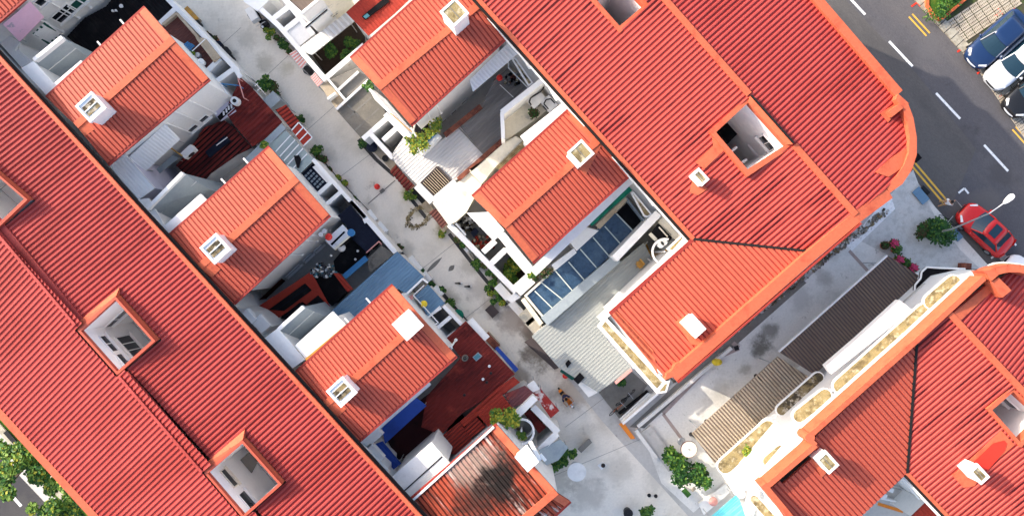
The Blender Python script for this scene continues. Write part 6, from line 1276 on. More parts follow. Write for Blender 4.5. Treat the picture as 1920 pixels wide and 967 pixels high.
# paved court and awnings by the lane
b = MB(); b.prism(G('v', 370,560, 720,320, 900,480, 620,880), .06, 0); o_ = mk('court_paving', b, 'grey_concrete'); tag(o_, kind='structure')
awning('roof_edge_shade', 'dark brown sheet for the shade under the lane edge of the pale green roof', 'awning', G('t', 840,300, 920,245, 1230,578, 1170,600), [2.0,2.8,2.8,2.0], 'brown_dark', drop=1.6)  # shade below the roof edge, made as a dark brown sheet
awning('green_awning', 'dark green awning beside a white box on the lane', 'awning', [*G('t', 1250,590), *G('v', 40,275, 110,400, 75,425, 10,380, -60,330)], 2.4, 'dark_green', drop=2)
aircon('white air conditioner on the lane edge of the pale green roof', G('v', 95,305)[0], 2.9, AU, w=1.1, d=.45, h=.5); b = MB(); b.slab(PZ(G('v', 0,240, 35,200, 65,235, 20,290), 3.2), .2); b.slab(PZ(G('v', 90,420, 160,340, 212,395, 140,470), 3.2), .2); tag(mk('meter_box', b, 'black'), 'black boxes at either end of the white air conditioner', 'box')
ball_item('red_bag', 'small red bag by the dark green awning on the lane', 'bag', G('t', 1290,670)[0], .4, .2, 'red_gloss')
awning('flat_awning', 'pale lilac flat awning over the lane by the pale green roof', 'awning', G('v', 138,470, 222,415, 355,560, 255,612), 2.6, 'white', drop=2.2)
bush('dark green shrub in the paved court', G('v', 625,465)[0], .38, .9, 'dark', 240, .13)
bw = thing('bench', 'long white slatted bench in the paved court', 'bench', mid(G('v', 600,850, 900,540))); q = PZ(G('v', 590,850, 905,560, 970,590, 640,890), .5)
for k in range(3): t0, t1 = k/3+.03, (k+1)/3-.03; b = MB(); b.slab([q[0]*(1-t0)+q[3]*t0, q[1]*(1-t0)+q[2]*t0, q[1]*(1-t1)+q[2]*t1, q[0]*(1-t1)+q[3]*t1], .06); mk('slat', b, 'white', bw)
for t in (.12, .5, .88): b = MB(); a = q[0]*(1-t)+q[1]*t; c = q[3]*(1-t)+q[2]*t; b.bar(a-Vector((0,0,.06)), c-Vector((0,0,.06)), .12, .43); mk('leg', b, 'grey_concrete', bw)
b = MB(); b.slab(PZ(G('v', 585,790, 905,540, 920,555, 600,805), .45), .45); tag(mk('drain_channel', b, 'black'), 'black gap beside the long white bench', 'drain')
b = MB(); b.bar(P(G('v', 630,905)[0],1.0), P(G('v', 1020,570)[0],1.0), .16, 1.0); tag(mk('low_wall', b, 'white_clean'), 'low white wall along the sunken path', 'wall')
b = MB(); b.prism(G('33', 825,465, 850,455, 912,540, 888,545), .28, 0); tag(mk('speed_hump', b, 'orange'), 'orange painted threshold at the end of the sunken path', 'hump')
ball_item('yellow_bag', 'yellow bag lying by the pebble drain of the alley', 'bag', G('O', 845,225)[0], .3, .3, 'yellow', (1.2,.8,.8))
pb_ = MB(); rnd = random.Random(3)
for k in range(900):
    t = rnd.random(); p = (1660-425*t+rnd.uniform(-4,7), 395+332*t+rnd.uniform(-4,7)); c = P(p, .05); r = rnd.uniform(.04,.10); pb_.obox(c, rnd.random()*3, r*2, r*1.5, .02, .02+r, mi=rnd.randrange(3))
tag(mk('pebbles', pb_, ['old_slab', 'moss_dark', 'concrete']), 'strip of pebbles along the foot of the corner block', 'pebbles', kind='stuff')
b = MB(); b.obox(P((1381,652),.03), R(20), .3, .3, .012, .06); tag(mk('drain_grate', b, 'plastic_black'), 'small black square grate in the alley paving', 'drain cover')
# ---------------------------------------------------------------- alley side of the lower right block
awning('ribbed_canopy', 'dark brown ribbed roof, upper half of the alley canopy', 'canopy', [(1665,479), (1722,516), (1713,546), (1527,702), (1462,660)], 3.2, 'brown_dark', 'brown_roof', W, pitch=.2, rh=.03, drop=3)
b = MB(); b.bar(P((1664,479),3.25), P((1461,659),3.25), .1, .2); tag(mk('gutter', b, 'steel_white'), 'pale gutter along the alley edge of the dark brown roof', 'gutter')
awning('ribbed_canopy', 'brown ribbed roof in a lighter sunlit colour, lower half of the alley canopy', 'canopy', [(1458,668), (1518,707), (1340,868), (1297,812)], 3.0, 'brown_roof', 'tan_slab', W, pitch=.2, rh=.03, drop=3)  # tan ribs and lighter pans carry the sunlit patch in their colour
for lb, p in (('black lamp bracket on the alley canopy edge, upper one', G('E', 470,385)[0]), ('black lamp bracket on the alley canopy edge, middle one', G('w', 740,65)[0]), ('black lamp bracket on the alley canopy edge nearest the round table', G('w', 572,208)[0])):
    c = P(p, 3.0); root = thing('lamp_bracket', lb, 'lamp', Vector((c.x, c.y, 2.6))); b = MB(); b.bar(c, c+Vector((.35,-.3,0)), .08, .08); mk('arm', b, 'plastic_black', root); b = MB(); b.cyl(c, .14, 2.7, 2.98, 10, .06); mk('lamp_shade', b, 'plastic_black', root)
def round_table(label, p, r, z, m, hub=True, cat='table'):
    c = P(p, z); root = thing('round_table', label, cat, Vector((c.x, c.y, 0))); b = MB(); b.cyl(c, r, z-.05, z, 36, r*.985); mk('tabletop', b, m, root); b = MB(); b.cyl(c, .06, .06, z-.05, 10); mk('leg', b, 'steel', root); b = MB(); b.cyl(c, .3, 0, .06, 18, .2); mk('foot', b, 'steel', root)
    if hub: b = MB(); b.cyl(c, .06, z, z+.03, 10); mk('hub', b, 'steel', root); b = MB(); b.ring(c, r*.985, r+.02, z-.07, z+.012, 36); mk('rim', b, 'brown_deck', root)
    return root
round_table('round cream table top with a brown rim by the alley canopy', (1292,842), .52, 2.3, 'cream'); round_table('round pale grey table top on the lane corner', (1081.5,884.5), .62, 1.6, 'white', hub=False)
for lb, p, r, pal, h in (('tall bright green shrub beside the cream round table, nearest the steps', (1264,862), .72, 'lush', 1.8), ('large dark green shrub in the middle of the alley corner group', (1288,885), 1.0, 'dark', 2.2), ('olive green shrub nearest the white ledges in the alley corner group', (1316,893), .85, 'mid', 2.0)): bush(lb, p, r, h, pal, 620, .2, clumps=10)
box_item('planter_box', 'white planter box at the foot of the alley shrubs', 'planter', G('w', 510,840)[0], 0, .5, .6, .35, AU, 'white_clean', 'leaf_mid'); b = MB(); b.bar(P(G('w', 570,820)[0],.6), P(G('w', 610,785)[0],.6), .18, .12); tag(mk('plank', b, 'tan_slab'), 'short tan plank lying by the white planter box', 'plank')
ball_item('red_pot', 'round red pot near the teal awning', 'pot', G('w', 805,935)[0], .5, .3, 'pink')
awning('teal_awning', 'teal blue ribbed awning at the bottom below the mossy ledges', 'awning', G('34', 20,985, 178,850, 195,875, 240,1000, 120,1100), [3.4,3.4,3.4,3.2,3.2], 'teal', 'teal', U, pitch=.16, rh=.02, drop=2)
b = MB(); b.slab(PZ(G('34', -30,900, 120,790, 150,830, 0,960), .35), .3); tag(mk('low_wall', b, 'white'), 'low white slab beside the teal awning', 'wall')
bush('yellow green plant on the mossy ledge of the white wall', G('J', 365,270)[0], .33, .4, 'yellow', 160, .14, z0=4.4)
# courtyard of the lower right block at the bottom
cy = thing('yard_roof', 'pale grey yard floor with orange stripes below the lower right roofs', 'terrace', mid(G('I', 300,850))); b = MB(); b.slab(PZ(G('I', 0,850, 330,540, 560,600, 760,740, 860,860, 700,1100, -200,1100), 3.0), .3); mk('floor_slab', b, 'concrete', cy); b = MB(); b.bar(P(G('I',200,790)[0],3.03), P(G('I',560,900)[0],3.03), .2, .03); mk('stripe', b, 'orange', cy); b = MB(); b.bar(P(G('I',400,780)[0],3.034), P(G('I',560,650)[0],3.034), .16, .03); mk('stripe', b, 'amber', cy)
b = MB(); b.bar(P(G('I',180,700)[0],3.5), P(G('I',830,840)[0],3.5), .12, .5); tag(mk('parapet_wall', b, 'white_clean'), 'thin white parapet across the bottom yard', 'wall'); ledge(LB, G('I', 500,390, 560,380, 850,700, 790,735), 7.0, .16, .08, 'moss')
for lb, p in (('white bracket stub under the lower right eave, upper one', (350,585)), ('white bracket stub under the lower right eave, lower one', (255,668))): a = P(G('I',*p)[0],7); b = MB(); b.bar(a-Vector((.3,-.1,0)), a+Vector((.3,-.1,0)), .24, .14); b.bar(a-Vector((.3,-.1,-.002)), a-Vector((.3,-.1,.5)), .1, .1); tag(mk('bracket', b, 'white_clean'), lb, 'bracket')
shed('lean_to', 'small orange red roof at the bottom below the lower right block', 'shed', G('I', 905,755, 1010,790, 1180,1000, 1000,1160, 650,1000), 6.0, 'shed_bright', 'white', 'shed_bright', W, pitch=.2, rh=.03)
# ================================================================ lane clutter
for lb, p, m_, r in (('black bin on the lane, topmost beside the tan box', G('b', 985,262)[0], 'plastic_black', .26), ('black bin on the lane beside the small brown pots', G('b', 1130,400)[0], 'plastic_black', .2), ('dark blue bin on the lane near the first wing cells', G('b', 1225,490)[0], 'navy', .24), ('tall black bin on the lane near the first wing cells', G('b', 1300,560)[0], 'plastic_black', .28), ('black bin at the foot of the lane wall nearest the red lean-to', G('b', 1350,640)[0], 'plastic_black', .26), ('black bin just above the bush with the antenna', G('d', 390,140)[0], 'plastic_black', .16)): bin_(lb, p, r, .65, m_)
for lb, p in (('dark red potted plant on the lane, farther from the wall', G('b', 1185,420)[0]), ('dark red potted plant on the lane, close to the wall', G('b', 1092,370)[0])): pot_plant(lb, p, .18, .4, .2, 'brown')
box_item('wooden_box', 'tan wooden box on the lane near the top of the picture', 'box', G('b', 915,165)[0], 0, .7, 1.1, .55, AU, 'tan_slab', 'amber')
bush('large green bush spilling onto the lane under the white antenna', G('d', 580,160)[0], .6, 1.2, 'lush', 420, .17, clumps=8); bush('dark brown leaved bush beside the grey metal box on the lane', G('d', 700,260)[0], .55, 1.1, 'brown', 300, .16, elong=(AU, .5)); bush('round dark bush behind the red ribbed lane awning', G('d', 945,545)[0], .38, .8, 'dark', 200, .14)
bush('leafy green plant on the lane below the battened red awning', G('j', 660,235)[0], .42, .8, 'mid', 240, .18); pot_plant('broad brown pot plant on the lane below the leafy green plant', G('j', 735,345)[0], .26, .4, .35, 'brown')
for lb, p, pal in (('brown pot plant against the lane wall by the clear sheet roof', G('j', 690,330)[0], 'brown'), ('terracotta pot plant halfway along the second wing lane wall', G('j', 800,460)[0], 'brown'), ('yellow flowering pot plant on the lane by the second wing', G('j', 900,545)[0], 'yellow'), ('yellow leaved small plant at the lane edge by the second wing', G('j', 975,605)[0], 'yellow'), ('grey pot plant at the lane edge near the dark pipe', G('j', 1070,780)[0], 'dark')): pot_plant(lb, p, .2, .35, .22, pal)
b = MB(); b.slab(PZ(G('j', 1000,680, 1050,700, 1150,860, 1120,880, 960,690), .12), .1); b.tube(P(G('j', 960,660)[0],.15), P(G('j', 1190,890)[0],.15), .06); tag(mk('drain_cover', b, 'grey_concrete'), 'grey drain slab with a dark pipe along the second wing lane wall', 'drain')
for lb, a, d, w in (('white planter ledge on the lane by the navy canvas roof, upper one', (870,95), (950,200), .5), ('white planter ledge on the lane by the navy canvas roof, lower one', (980,225), (1070,330), .5)): b = MB(); b.bar(P(G('k',*a)[0],.75), P(G('k',*d)[0],.75), w, .15); b.bar(P(G('k',*a)[0],.6), P(G('k',*d)[0],.6), w*.7, .6); tag(mk('planter_ledge', b, 'white_clean'), lb, 'ledge')
ball_item('gas_bottle', 'small grey bottle at the end of the white planter ledges', 'bottle', G('k', 1080,325)[0], .45, .18, 'steel', (1,1,1.6)); bush('brown dry plant at the lane corner of the grey flat roof', G('k', 1215,490)[0], .3, .5, 'brown', 110, .15)
for lb, a, d in (('long pale concrete ledge on the lane beside the blue ribbed roof', (400,10), (515,155)), ('pale concrete trough on the lane by the white corner rail', (545,185), (620,275)), ('pale concrete trough on the lane below the white corner rail', (670,340), (750,435))): b = MB(); b.bar(P(G('n',*a)[0],.6), P(G('n',*d)[0],.6), .42, .6); b.bar(P(G('n',*a)[0],.64), P(G('n',*d)[0],.64), .3, .03); tag(mk('trough', b, 'white'), lb, 'trough')
for lb, p, r, pal in (('small dark bush between two concrete troughs, upper one', G('n', 525,170)[0], .22, 'dark'), ('small dark bush between two concrete troughs, lower one', G('n', 640,305)[0], .22, 'dark'), ('dark bush above the green bush by the third wing', G('n', 755,375)[0], .25, 'dark'), ('bright green bush on the lane by the third wing cells', G('n', 830,500)[0], .48, 'lush')): bush(lb, p, r, .7, pal, 200, .14)
bin_('green dustbin on the lane by the third wing cells', G('n', 930,648)[0], .36, .8, 'green_cloth'); b = MB(); b.bar(P(G('n', 860,600)[0],.3), P(G('n', 900,650)[0],.3), .5, .3); b.bar(P(G('n', 860,600)[0],.33), P(G('n', 900,650)[0],.33), .3, .03); tag(mk('plant_trough', b, 'brick'), 'brown brick trough beside the green dustbin', 'trough')
# right side of the lane
bush('dark bush on the lane below the brown concrete roof', G('f', 490,800)[0], .42, .8, 'dark', 240, .15); bin_('navy blue dustbin on the lane beside the dark bush', G('f', 570,850)[0], .34, .8, 'navy')
for lb, p, lx in (('tan stone block on the lane below the navy dustbin', G('f', 655,915)[0], .8), ('tan stone block on the lane by the brown tiled awning', G('o', 180,150)[0], .7), ('tan stone block between the two brown lane awnings', G('o', 595,635)[0], .8), ('rounded tan stone below the lower brown awning', G('o', 775,855)[0], .5)): box_item('stone_block', lb, 'stone', p, 0, .35, lx, .5, AU, 'tan_slab')
bin_('black bin against the wall by the tan stone blocks', G('o', 130,100)[0], .2, .5); b = MB(); b.bar(P(G('o', 425,440)[0],.12), P(G('o', 575,605)[0],.12), .32, .1); b.bar(P(G('o', 425,440)[0],.135), P(G('o', 575,605)[0],.135), .08, .02); tag(mk('drain_grate', b, 'plastic_black'), 'long black drain grating under the barred skylight wall', 'drain cover')
bush('bright green creeping plant on the lane by the drain grating', G('o', 385,510)[0], .42, .4, 'light', 260, .14, elong=(AU, .35)); bush('brown green creeping plant below the lower brown awning', G('o', 750,925)[0], .3, .4, 'yellow', 130, .13)
mr = MB(); c = P(G('o', 500,745)[0], 0); rnd = random.Random(8)
for k in range(420):
    t = rnd.random()*6.283; q = 1+rnd.gauss(0, .12); x, y = .85*math.cos(t)*q, .55*math.sin(t)*q; x, y = x*.75-y*.65, x*.65+y*.75; mr.obox((c.x+x, c.y+y), rnd.random()*3, rnd.uniform(.05,.14), rnd.uniform(.04,.09), .004, rnd.uniform(.012,.05), mi=rnd.randrange(2))
tag(mk('moss', mr, ['moss', 'moss_dark']), 'ring of moss growing on the lane concrete', 'moss', kind='stuff')
for lb, p, r, pal in (('green bush on the lane by the rubble cell wall', G('p', 310,560)[0], .38, 'lush'), ('green bush on the lane between rusty drain slabs', G('p', 450,640)[0], .3, 'mid'), ('green bush on the lane next to the pot cluster', G('p', 485,755)[0], .35, 'mid')): bush(lb, p, r, .7, pal, 200, .15)
for lb, p, pal in (('dark pot plant at the lane wall, nearest the lower brown awning', G('p', 95,290)[0], 'brown'), ('dark pot plant at the lane wall beside the white stone', G('p', 160,350)[0], 'dark'), ('rusty brown pot plant between the green lane bushes', G('p', 395,575)[0], 'brown'), ('rusty brown pot plant at the planted cell wall', G('p', 520,690)[0], 'brown')): pot_plant(lb, p, .2, .3, .25, pal)
box_item('white_stone', 'small white stone at the lane wall', 'stone', G('p', 195,395)[0], 0, .3, .4, .2, AU, 'white_clean'); b = MB(); b.bar(P(G('p', 250,430)[0],.25), P(G('p', 290,490)[0],.25), .25, .25); b.tube(P(G('p', 250,430)[0],.3), P(G('p', 290,490)[0],.3), .05); tag(mk('pipe_cover', b, 'grey_concrete'), 'grey pipe cover on the lane by the rubble cell', 'cover')
for k, (lb, p, pal, pt) in enumerate((('black pot in the pot cluster nearest the lane middle', (935,560), 'dark', 'plastic_black'), ('yellow flowering pot in the pot cluster', (919,550), 'yellow', 'plastic_black'), ('pale green pot in the pot cluster', (931,549), 'light', 'green_cloth'), ('orange flowering pot in the pot cluster', (942,568), 'yellow', 'orange'), ('bushy dark pot at the edge of the pot cluster', (914,541), 'dark', 'black'), ('white pot in the pot cluster by the cardboard sheet', (925,566), 'mid', 'white_clean'))): pot_plant(lb, p, .2, .4, .24, pal, pt)
b = MB(); b.obox(P((922.5,583),.35), AU, .75, .6, .30, .35); b.obox(P((922.5,583),.3), AU, .5, .4, 0, .30); tag(mk('low_table', b, 'brown_dark'), 'dark brown low table at the end of the pot cluster', 'table')
box_item('white_box', 'white box beside the planted cell wall on the lane', 'box', G('p', 605,860)[0], 0, 1.0, 1.15, .55, AU, 'white_clean'); box_item('white_box', 'lower grey white box on the lane beside the glass roof', 'box', G('23', 262,788)[0], 0, .9, 1.2, .5, AU, 'white'); shed('slab_roof', 'small white slab on the wall at the corner of the glass roof', 'roof', G('p', 640,940, 740,865, 800,920, 700,985), 2.8, 'white', 'white')
for lb, q in (('tan board cover on the lane by the glass roof, upper one', G('r', 5,640, 45,595, 115,690, 45,745)), ('tan board cover on the lane by the glass roof, lower one', G('r', 55,745, 115,690, 195,765, 120,830))): box_item('board_cover', lb, 'cover', (sum(p[0] for p in q)/4, sum(p[1] for p in q)/4), 0, 1.2, .95, .75, AU, 'tan_slab', 'cream')
b = MB(); b.bar(P(G('r', 0,470)[0],2.9), P(G('r', 205,750)[0],2.9), .22, 2.9); b.bar(P(G('r', 0,470)[0],2.94), P(G('r', 205,750)[0],2.94), .3, .04); tag(mk('yard_wall', b, 'cream'), 'cream wall at the lane end of the glass roof', 'wall')
bin_('black pot bin between the tan board covers and the white boxes', G('23', 292,815)[0], .2, .6)
ball_item('red_ball', 'bright red ball above the pale concrete lane', 'ball', (707,350), .35, .2, 'red_gloss')
b = MB(); b.bar(P((690,382),.03), P((741,338),.03), .05, .025); b.bar(P((713,361),.05), P((720,355),.05), .22, .04); tag(mk('ground_cable', b, 'grey_concrete'), 'thin grey cable cover across the lane by the red ball', 'cable')
for lb, a, d, w in (('long dark streak on the lane by the blue ribbed roof', (798,512), (829,482), .22), ('short dark streak on the lane', (841,508), (852,497), .26)):
    A1, B1 = P(a, 0), P(d, 0); d_ = (B1-A1).normalized(); s_ = Vector((-d_.y, d_.x, 0)); b = MB(); n = 10; up = [A1+(B1-A1)*k/n + s_*w*math.sin(math.pi*(k+.15)/(n+.3))*.6 + Vector((0,0,.009)) for k in range(n+1)]; lo_ = [A1+(B1-A1)*k/n - s_*w*math.sin(math.pi*(k+.15)/(n+.3))*.6 + Vector((0,0,.009)) for k in range(n+1)]
    b.face(up+lo_[::-1]); b.bm.normal_update(); [f.normal_flip() for f in b.bm.faces if f.normal.z < 0]; mk('dark_streak', b, 'grey_concrete', lane)  # flat dark streaks laid on the lane surface
for lb, p in (('black round ground light on the lower lane, left of the pair', (1217.5,928.5)), ('black round ground light on the lower lane, right of the pair', (1230,930))): b = MB(); b.cyl(P(p, .1), .13, 0, .09, 14, .11); b.cyl(P(p, .1), .07, .09, .11, 10); tag(mk('ground_light', b, 'plastic_black'), lb, 'light')
dg_ = thing('ground_light', 'ground light with a white base on the lane by the pale round table', 'light', P((1129.5,872),0)); b = MB(); b.obox(P((1129,872),.05), AW, .45, .4, 0, .04); mk('base', b, 'white_clean', dg_); b = MB(); b.ball(P((1131,872),.18), .15, 12); mk('lamp', b, 'plastic_black', dg_)
for lb, p in (('small black and white bird on the lane, left one by the streaks', (861,531)), ('small black bird on the lane, right one by the streaks', (879,537))):
    b = MB(); c = P(p, .12); b.ball(c, .10, 10, (1.5,.8,.8), 0); b.ball(c+Vector((.15,.02,.05)), .06, 8, mi=1); b.solid([c+Vector((-.12,.05,.02)), c+Vector((-.12,-.05,.02)), c+Vector((-.3,-.04,0)), c+Vector((-.3,.04,0))], [c+Vector((-.12,.05,-.02)), c+Vector((-.12,-.05,-.02)), c+Vector((-.3,-.04,-.02)), c+Vector((-.3,.04,-.02))], 0); b.tube(c+Vector((0,.03,0)), c+Vector((0,.03,-.12)), .008, 5, mi=1); b.tube(c+Vector((0,-.03,0)), c+Vector((0,-.03,-.12)), .008, 5, mi=1); tag(mk('bird', b, ['plastic_black', 'white']), lb, 'bird')
bush('long green shrub row under the grey canopy at the lane corner', G('33', 500,665)[0], .5, 1.4, 'lush', 900, .2, clumps=16, elong=(R(45), 1.0)); bush('round green shrub on the bottom edge of the lane', (1210,962), .6, 1.2, 'lush', 380, .18); bin_('black crate bin at the bottom edge of the lane', (1178,962), .3, .6, 'plastic_black')
b = MB(); b.bar(P(G('33', 605,610)[0],.5), P(G('33', 665,552)[0],.5), .34, .08); b.bar(P(G('33', 605,610)[0],.42), P(G('33', 665,552)[0],.42), .1, .42); tag(mk('bench', b, 'grey_concrete'), 'grey plank bench sticking out onto the lane', 'bench')
# ---------------------------------------------------------------- forecourt, street lamp
bush('wide round bush on the forecourt at the foot of the street lamp', (1764,433), 1.0, 1.3, 'dark', 1300, .18, clumps=20); bush('brown bush added as the shaded side of the round forecourt bush', (1738,432), .75, .9, 'brown', 600, .17)  # second bush puts the shaded left side into brown leaves
for lb, p, pal, fl in (('red flowering pot plant at the top of the forecourt row', (1677,456), 'mid', 1), ('green pot plant second in the forecourt row', (1682,468), 'lush', 0), ('pink flowering pot plant in the forecourt row', (1687,487), 'mid', 1), ('green pot plant fourth in the forecourt row', (1699,492), 'mid', 0), ('dark red leaved pot plant at the lower end of the forecourt row', (1713,502), 'brown', 1)):
    r_ = pot_plant(lb, p, .24, .35, .36, pal, n=150)
    if fl: c = P(p, .8); b = leaves([(c.x, c.y, .85, .3)], 60, .13, (('petal', 1),), seed=4); mk('flowers', b, ['petal'], r_, merge=False)
pot_plant('brown dry pot plant left of the red flowering one', (1661,460), .26, .3, .32, 'brown')
box_item('metal_cover', 'blue metal cover in the road gutter beside the forecourt', 'cover', G('x', 275,390)[0], 0, .16, 1.1, .6, R(-50), 'grey_sheet', 'blue_roof'); box_item('metal_cover', 'blue metal cover in the road gutter beside the street lamp', 'cover', G('x', 668,820)[0], 0, .16, .8, .5, R(-50), 'grey_sheet', 'blue_roof')
b = MB(); b.bar(P(G('x', 290,295)[0],.14), P(G('x', 365,370)[0],.14), .26, .12); b.bar(P(G('x', 290,295)[0],.16), P(G('x', 365,370)[0],.16), .08, .02); tag(mk('drain_grate', b, 'plastic_black'), 'black drain grating beside the double yellow lines', 'drain cover')
box_item('brick_pier', 'small red brick pier at the forecourt end by the black porch roof', 'pier', G('A', 790,345)[0], 0, .8, .5, .4, R(-5), 'brick', 'brick'); box_item('wall_box', 'dark box on the rounded corner wall by the double yellow lines', 'box', G('N', 700,800)[0], 3.0, 3.6, .5, .4, R(40), 'grey_concrete', 'black')
lp = thing('street_lamp', 'street lamp with a white head reaching over the red car', 'street lamp', P((1752,436),0)); base = P((1752,436),0); hz = 6.6; tip = P((1882,381),hz); head = P((1890,376),hz+.05); up = P((1786,429),2.4); m1 = P((1855,400),6.2)
b = MB(); b.tube(base, Vector((base.x,base.y,.4)), .13, 12); b.tube(Vector((base.x,base.y,.4)), up, .07, 12, .06); b.tube(up, m1, .055, 10, .04); mk('pole', b, 'steel', lp); b = MB(); b.path([m1, tip], .03, 8); mk('arm', b, 'steel_white', lp)
b = MB(); d = (head-m1); d.z = 0; d.normalize(); s_ = Vector((-d.y,d.x,0)); L = lambda x, w: [tip+d*x+s_*w, tip+d*x-s_*w]
sec = [(0,.06),(.2,.13),(.5,.17),(.66,.15),(.75,.08)]
for (x0,w0),(x1,w1) in zip(sec, sec[1:]): b.solid([*[v+Vector((0,0,.08)) for v in L(x0,w0)], *[v+Vector((0,0,.08)) for v in L(x1,w1)[::-1]]], [*[v-Vector((0,0,.05)) for v in L(x0,w0)], *[v-Vector((0,0,.05)) for v in L(x1,w1)[::-1]]])
mk('lamp_head', b, 'white_clean', lp)
# ---------------------------------------------------------------- cars
def car(label, p_front, p_rear, paint, kind='sedan', width=1.78, sunroof=False, roof=None):
    f, r = P(p_front, .6), P(p_rear, .6); ln = (f-r).length; ang = math.atan2(f.y-r.y, f.x-r.x); c = (f+r)/2
    root = thing('parked_car', label, 'car', Vector((c.x, c.y, 0)), 'parked cars'); ca, sa = math.cos(ang), math.sin(ang)
    X = lambda x, y, z: Vector((c.x+x*ca-y*sa, c.y+x*sa+y*ca, z)); h = ln/2; W2 = width/2
    # body stations: x, half width, shoulder height, deck height
    st_ = [(-h,.62,.50,.66),(-h+.06,.74,.62,.80),(-h+.25,.84,.74,.93),(-h+.6,.88,.80,1.0),(-.9,.89,.83,.98),(-.2,.89,.82,.96),(.5,.89,.80,.95),(.95,.885,.78,.97),(h-.75,.87,.74,.90),(h-.35,.80,.66,.80),(h-.12,.66,.58,.70),(h,.44,.48,.58)]
    if kind == 'hatch': st_[0:4] = [(-h,.70,.55,.85),(-h+.05,.78,.66,1.0),(-h+.2,.85,.78,1.04),(-h+.6,.88,.82,1.02)]
    def loop(x, w, s, d):
        w *= W2/.89
        return [(x,-w*.93,.22),(x,-w,.42),(x,-w*.99,s),(x,-w*.93,s+.5*(d-s)),(x,-w*.74,d-.02),(x,-w*.35,d+.015),(x,0,d+.025),(x,w*.35,d+.015),(x,w*.74,d-.02),(x,w*.93,s+.5*(d-s)),(x,w*.99,s),(x,w,.42),(x,w*.93,.22)]
    b = MB(); prev = None
    for s_ in st_:
        vs = [b.bm.verts.new(X(*q)) for q in loop(*s_)]
        if prev:
            for k in range(len(vs)-1): b.bm.faces.new((prev[k], prev[k+1], vs[k+1], vs[k])).smooth = True
            b.bm.faces.new((prev[-1], prev[0], vs[0], vs[-1]))
        else: b.bm.faces.new(vs[::-1])
        prev = vs
    b.bm.faces.new(prev); bmesh.ops.recalc_face_normals(b.bm, faces=b.bm.faces); body = mk('body', b, paint, root, merge=False)
    # greenhouse: windscreen foot, roof front, roof rear, rear window foot
    xs = (1.02, .28, -.95, -1.55) if kind == 'sedan' else (1.05, .30, -1.35, -1.85)
    k_ = ln/4.5; xs = [v*k_ for v in xs]; zr = 1.42 if kind == 'sedan' else 1.5
    wb, wt = .80*W2/.89, .62*W2/.89
    A = [(xs[0],-wb*.92,.96),(xs[0],wb*.92,.96),(xs[1],wt,zr),(xs[1],-wt,zr)]; Dd = [(xs[3],-wb*.9,1.0),(xs[3],wb*.9,1.0),(xs[2],wt*.96,zr),(xs[2],-wt*.96,zr)]
    def pane(name, q, m, lift=0):
        m_ = MB(); q = [X(*v) for v in q]; n = (q[1]-q[0]).cross(q[2]-q[0]).normalized(); n = -n if n.z < 0 else n; m_.solid([v+n*lift for v in q], [v-n*.04 for v in q]); return mk(name, m_, m, root)
    # curved windscreen in five strips
    m_ = MB(); n5 = 6
    for k in range(n5):
        t0, t1 = k/n5*2-1, (k+1)/n5*2-1; bow = lambda t, x: x+.16*(1-t*t)
        q = [X(bow(t0,xs[0]), t0*wb*.93, .97), X(bow(t1,xs[0]), t1*wb*.93, .97), X(bow(t1,xs[1])-.06, t1*wt, zr-.01), X(bow(t0,xs[1])-.06, t0*wt, zr-.01)]; m_.solid(q, [v-Vector((0,0,.05)) for v in q])
    mk('windscreen', m_, 'car_glass', root); pane('rear_window', Dd, 'car_glass')
    for s_ in (-1, 1): pane('side_window', [(xs[0]-.05,s_*wb,.97),(xs[3]+.05,s_*wb*.98,1.0),(xs[2]+.02,s_*wt,zr-.03),(xs[1],s_*wt*1.02,zr-.03)], 'car_glass', .005)
    m_ = MB(); n8 = 8; rows = []
    for i in range(6):
        x = xs[1]+.06-(xs[1]-xs[2]+.06)*i/5; row = []
        for k in range(n8+1): t = k/n8*2-1; row.append(m_.bm.verts.new(X(x+(.10*(1-t*t) if i == 0 else 0), t*(wt+.02), zr+.045*(1-t**4)+.03*math.sin(math.pi*i/5))))
        rows.append(row)
    for a, d in zip(rows, rows[1:]):
        for k in range(n8): m_.bm.faces.new((a[k], a[k+1], d[k+1], d[k])).smooth = True
    e = bmesh.ops.extrude_face_region(m_.bm, geom=m_.bm.faces[:]); bmesh.ops.translate(m_.bm, verts=[v for v in e['geom'] if isinstance(v, bmesh.types.BMVert)], vec=(0,0,-.06)); bmesh.ops.recalc_face_normals(m_.bm, faces=m_.bm.faces); mk('roof', m_, roof or paint, root, merge=False)
    for s_ in (-1, 1):
        for x0, x1, y0, y1, z0, z1 in ((xs[0],xs[1],wb*.93,wt,.97,zr+.01), (xs[3],xs[2],wb*.9,wt*.96,1.0,zr+.01)):
            m_ = MB(); m_.tube(X(x0,s_*y0,z0), X(x1,s_*y1,z1), .045, 6); mk('pillar', m_, paint, root)
        for x in (h*.60, -h*.60):
            w = MB(); w.tube(X(x,s_*(W2-.19),.31), X(x,s_*(W2+.01),.31), .31, 18); wh = mk('wheel', w, 'rubber', root); w = MB(); w.tube(X(x,s_*(W2-.05),.31), X(x,s_*(W2+.025),.31), .19, 14); mk('rim', w, 'steel', wh)
        m_ = MB(); m_.ball(X(xs[0]-.2, s_*(W2+.09), .98), .10, 10, (.8,1,.75)); m_.bar(X(xs[0]-.15,s_*(W2-.1),.98), X(xs[0]-.15,s_*(W2+.06),.98), .05, .05); mk('mirror', m_, paint, root)
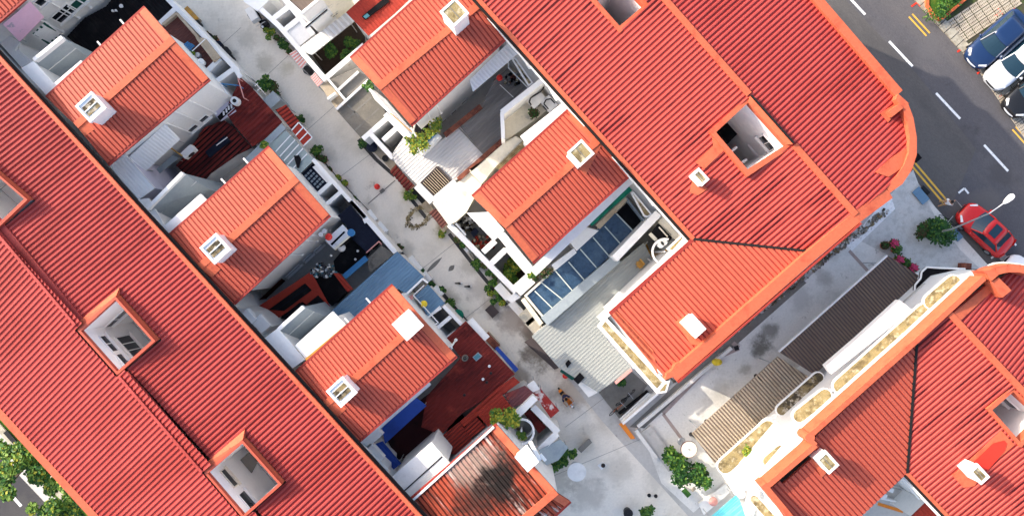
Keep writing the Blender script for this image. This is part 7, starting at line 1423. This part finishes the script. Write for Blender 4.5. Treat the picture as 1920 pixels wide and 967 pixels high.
        m_ = MB(); q = [X(h-.10,s_*.46*W2/.89,.70), X(h-.42,s_*.80*W2/.89,.76), X(h-.50,s_*.70*W2/.89,.84), X(h-.16,s_*.40*W2/.89,.75)]; m_.solid(q, [v-Vector((0,0,.1)) for v in q]); mk('headlight', m_, 'lamp_glass', root)
        m_ = MB(); q = [X(-h-.01,s_*.40*W2/.89,.80), X(-h+.10,s_*.80*W2/.89,.83), X(-h+.20,s_*.76*W2/.89,.94), X(-h+.06,s_*.40*W2/.89,.86)]; m_.solid(q, [v-Vector((0,0,.12)) for v in q]); mk('tail_light', m_, 'tail_red', root)
    m_ = MB(); m_.path([X(h-.02,-.4,.5), X(h+.05,-.15,.5), X(h+.05,.15,.5), X(h-.02,.4,.5)], .05, 6); mk('bumper', m_, 'car_silver' if paint in ('car_navy','car_black') else 'plastic_black', root)
    if sunroof: m_ = MB(); q = [X(xs[1]-.18,-.42,zr+.105), X(xs[1]-.18,.42,zr+.105), X(xs[1]-.72,.42,zr+.105), X(xs[1]-.72,-.42,zr+.105)]; m_.slab(q, .05); mk('sunroof', m_, 'car_glass', root)
    return root
car('red car with a dark sunroof parked by the forecourt', (1806,392), (1889,469), 'car_red', sunroof=True, width=1.82)
car('dark navy blue car in the parking bay next to the pavers', (1822,117), (1916,33), 'car_navy', 'hatch', 1.85); car('silver white car in the parking bay between the navy and black cars', (1858,158), (1958,66), 'car_silver', width=1.8); car('black car cut off by the right edge of the picture', (1892,210), (1990,118), 'car_black', width=1.8); car('white car half hidden behind the rounded parapet at the right edge', (1888,489), (1978,566), 'car_white', width=1.8)
bush('clipped green hedge in the orange kerbed planter bed', G('y', 560,60)[0], .9, .6, 'mid', 500, .13, z0=.2, clumps=14, elong=(R(40), .9))
# ---------------------------------------------------------------- street trees, lower left
def tree(label, p, rad, h, seed):
    SEED[0] += 1; c = P(p, h*.8); root = thing('street_tree', label, 'tree', Vector((c.x, c.y, 0)), 'trees along the side road'); rnd = random.Random(seed)
    b = MB(); tp = Vector((c.x, c.y, h*.5)); b.tube((c.x,c.y,0), tp, .16, 10, .10); cs = []
    for k in range(7):
        a = k*.9+rnd.random()*.5; q = rad*rnd.uniform(.45,.8); e = Vector((c.x+q*math.cos(a), c.y+q*math.sin(a), h*rnd.uniform(.68,.92))); b.tube(tp-Vector((0,0,.2)), e, .07, 7, .02)
        for j in range(2): cs.append((e.x+rnd.uniform(-.4,.4), e.y+rnd.uniform(-.4,.4), e.z+rnd.uniform(-.2,.3), rad*rnd.uniform(.26,.40)))
    cs.append((c.x, c.y, h*.9, rad*.4)); mk('trunk', b, 'bark', root); b = leaves(cs, 2600, .26, (('leaf_mid',5),('leaf_light',8),('leaf_dark',2),('leaf_yellow',2)), seed=seed); mk('crown', b, ['leaf_mid','leaf_light','leaf_dark','leaf_yellow'], root, merge=False)
tree('leafy street tree at the left edge beside the side road', (22,880), 1.75, 5.2, 3); tree('leafy street tree nearest the bottom left corner of the long terrace', (108,945), 1.45, 4.8, 9); tree('street tree half hidden by the terrace eave between its two neighbours', (66,868), 1.0, 4.0, 14)
box_item('stone_bench', 'pale stone bench on the verge under the terrace eave', 'bench', G('D', 595,790)[0], 0, .45, 1.1, .4, AU, 'kerb_stone', 'paver')
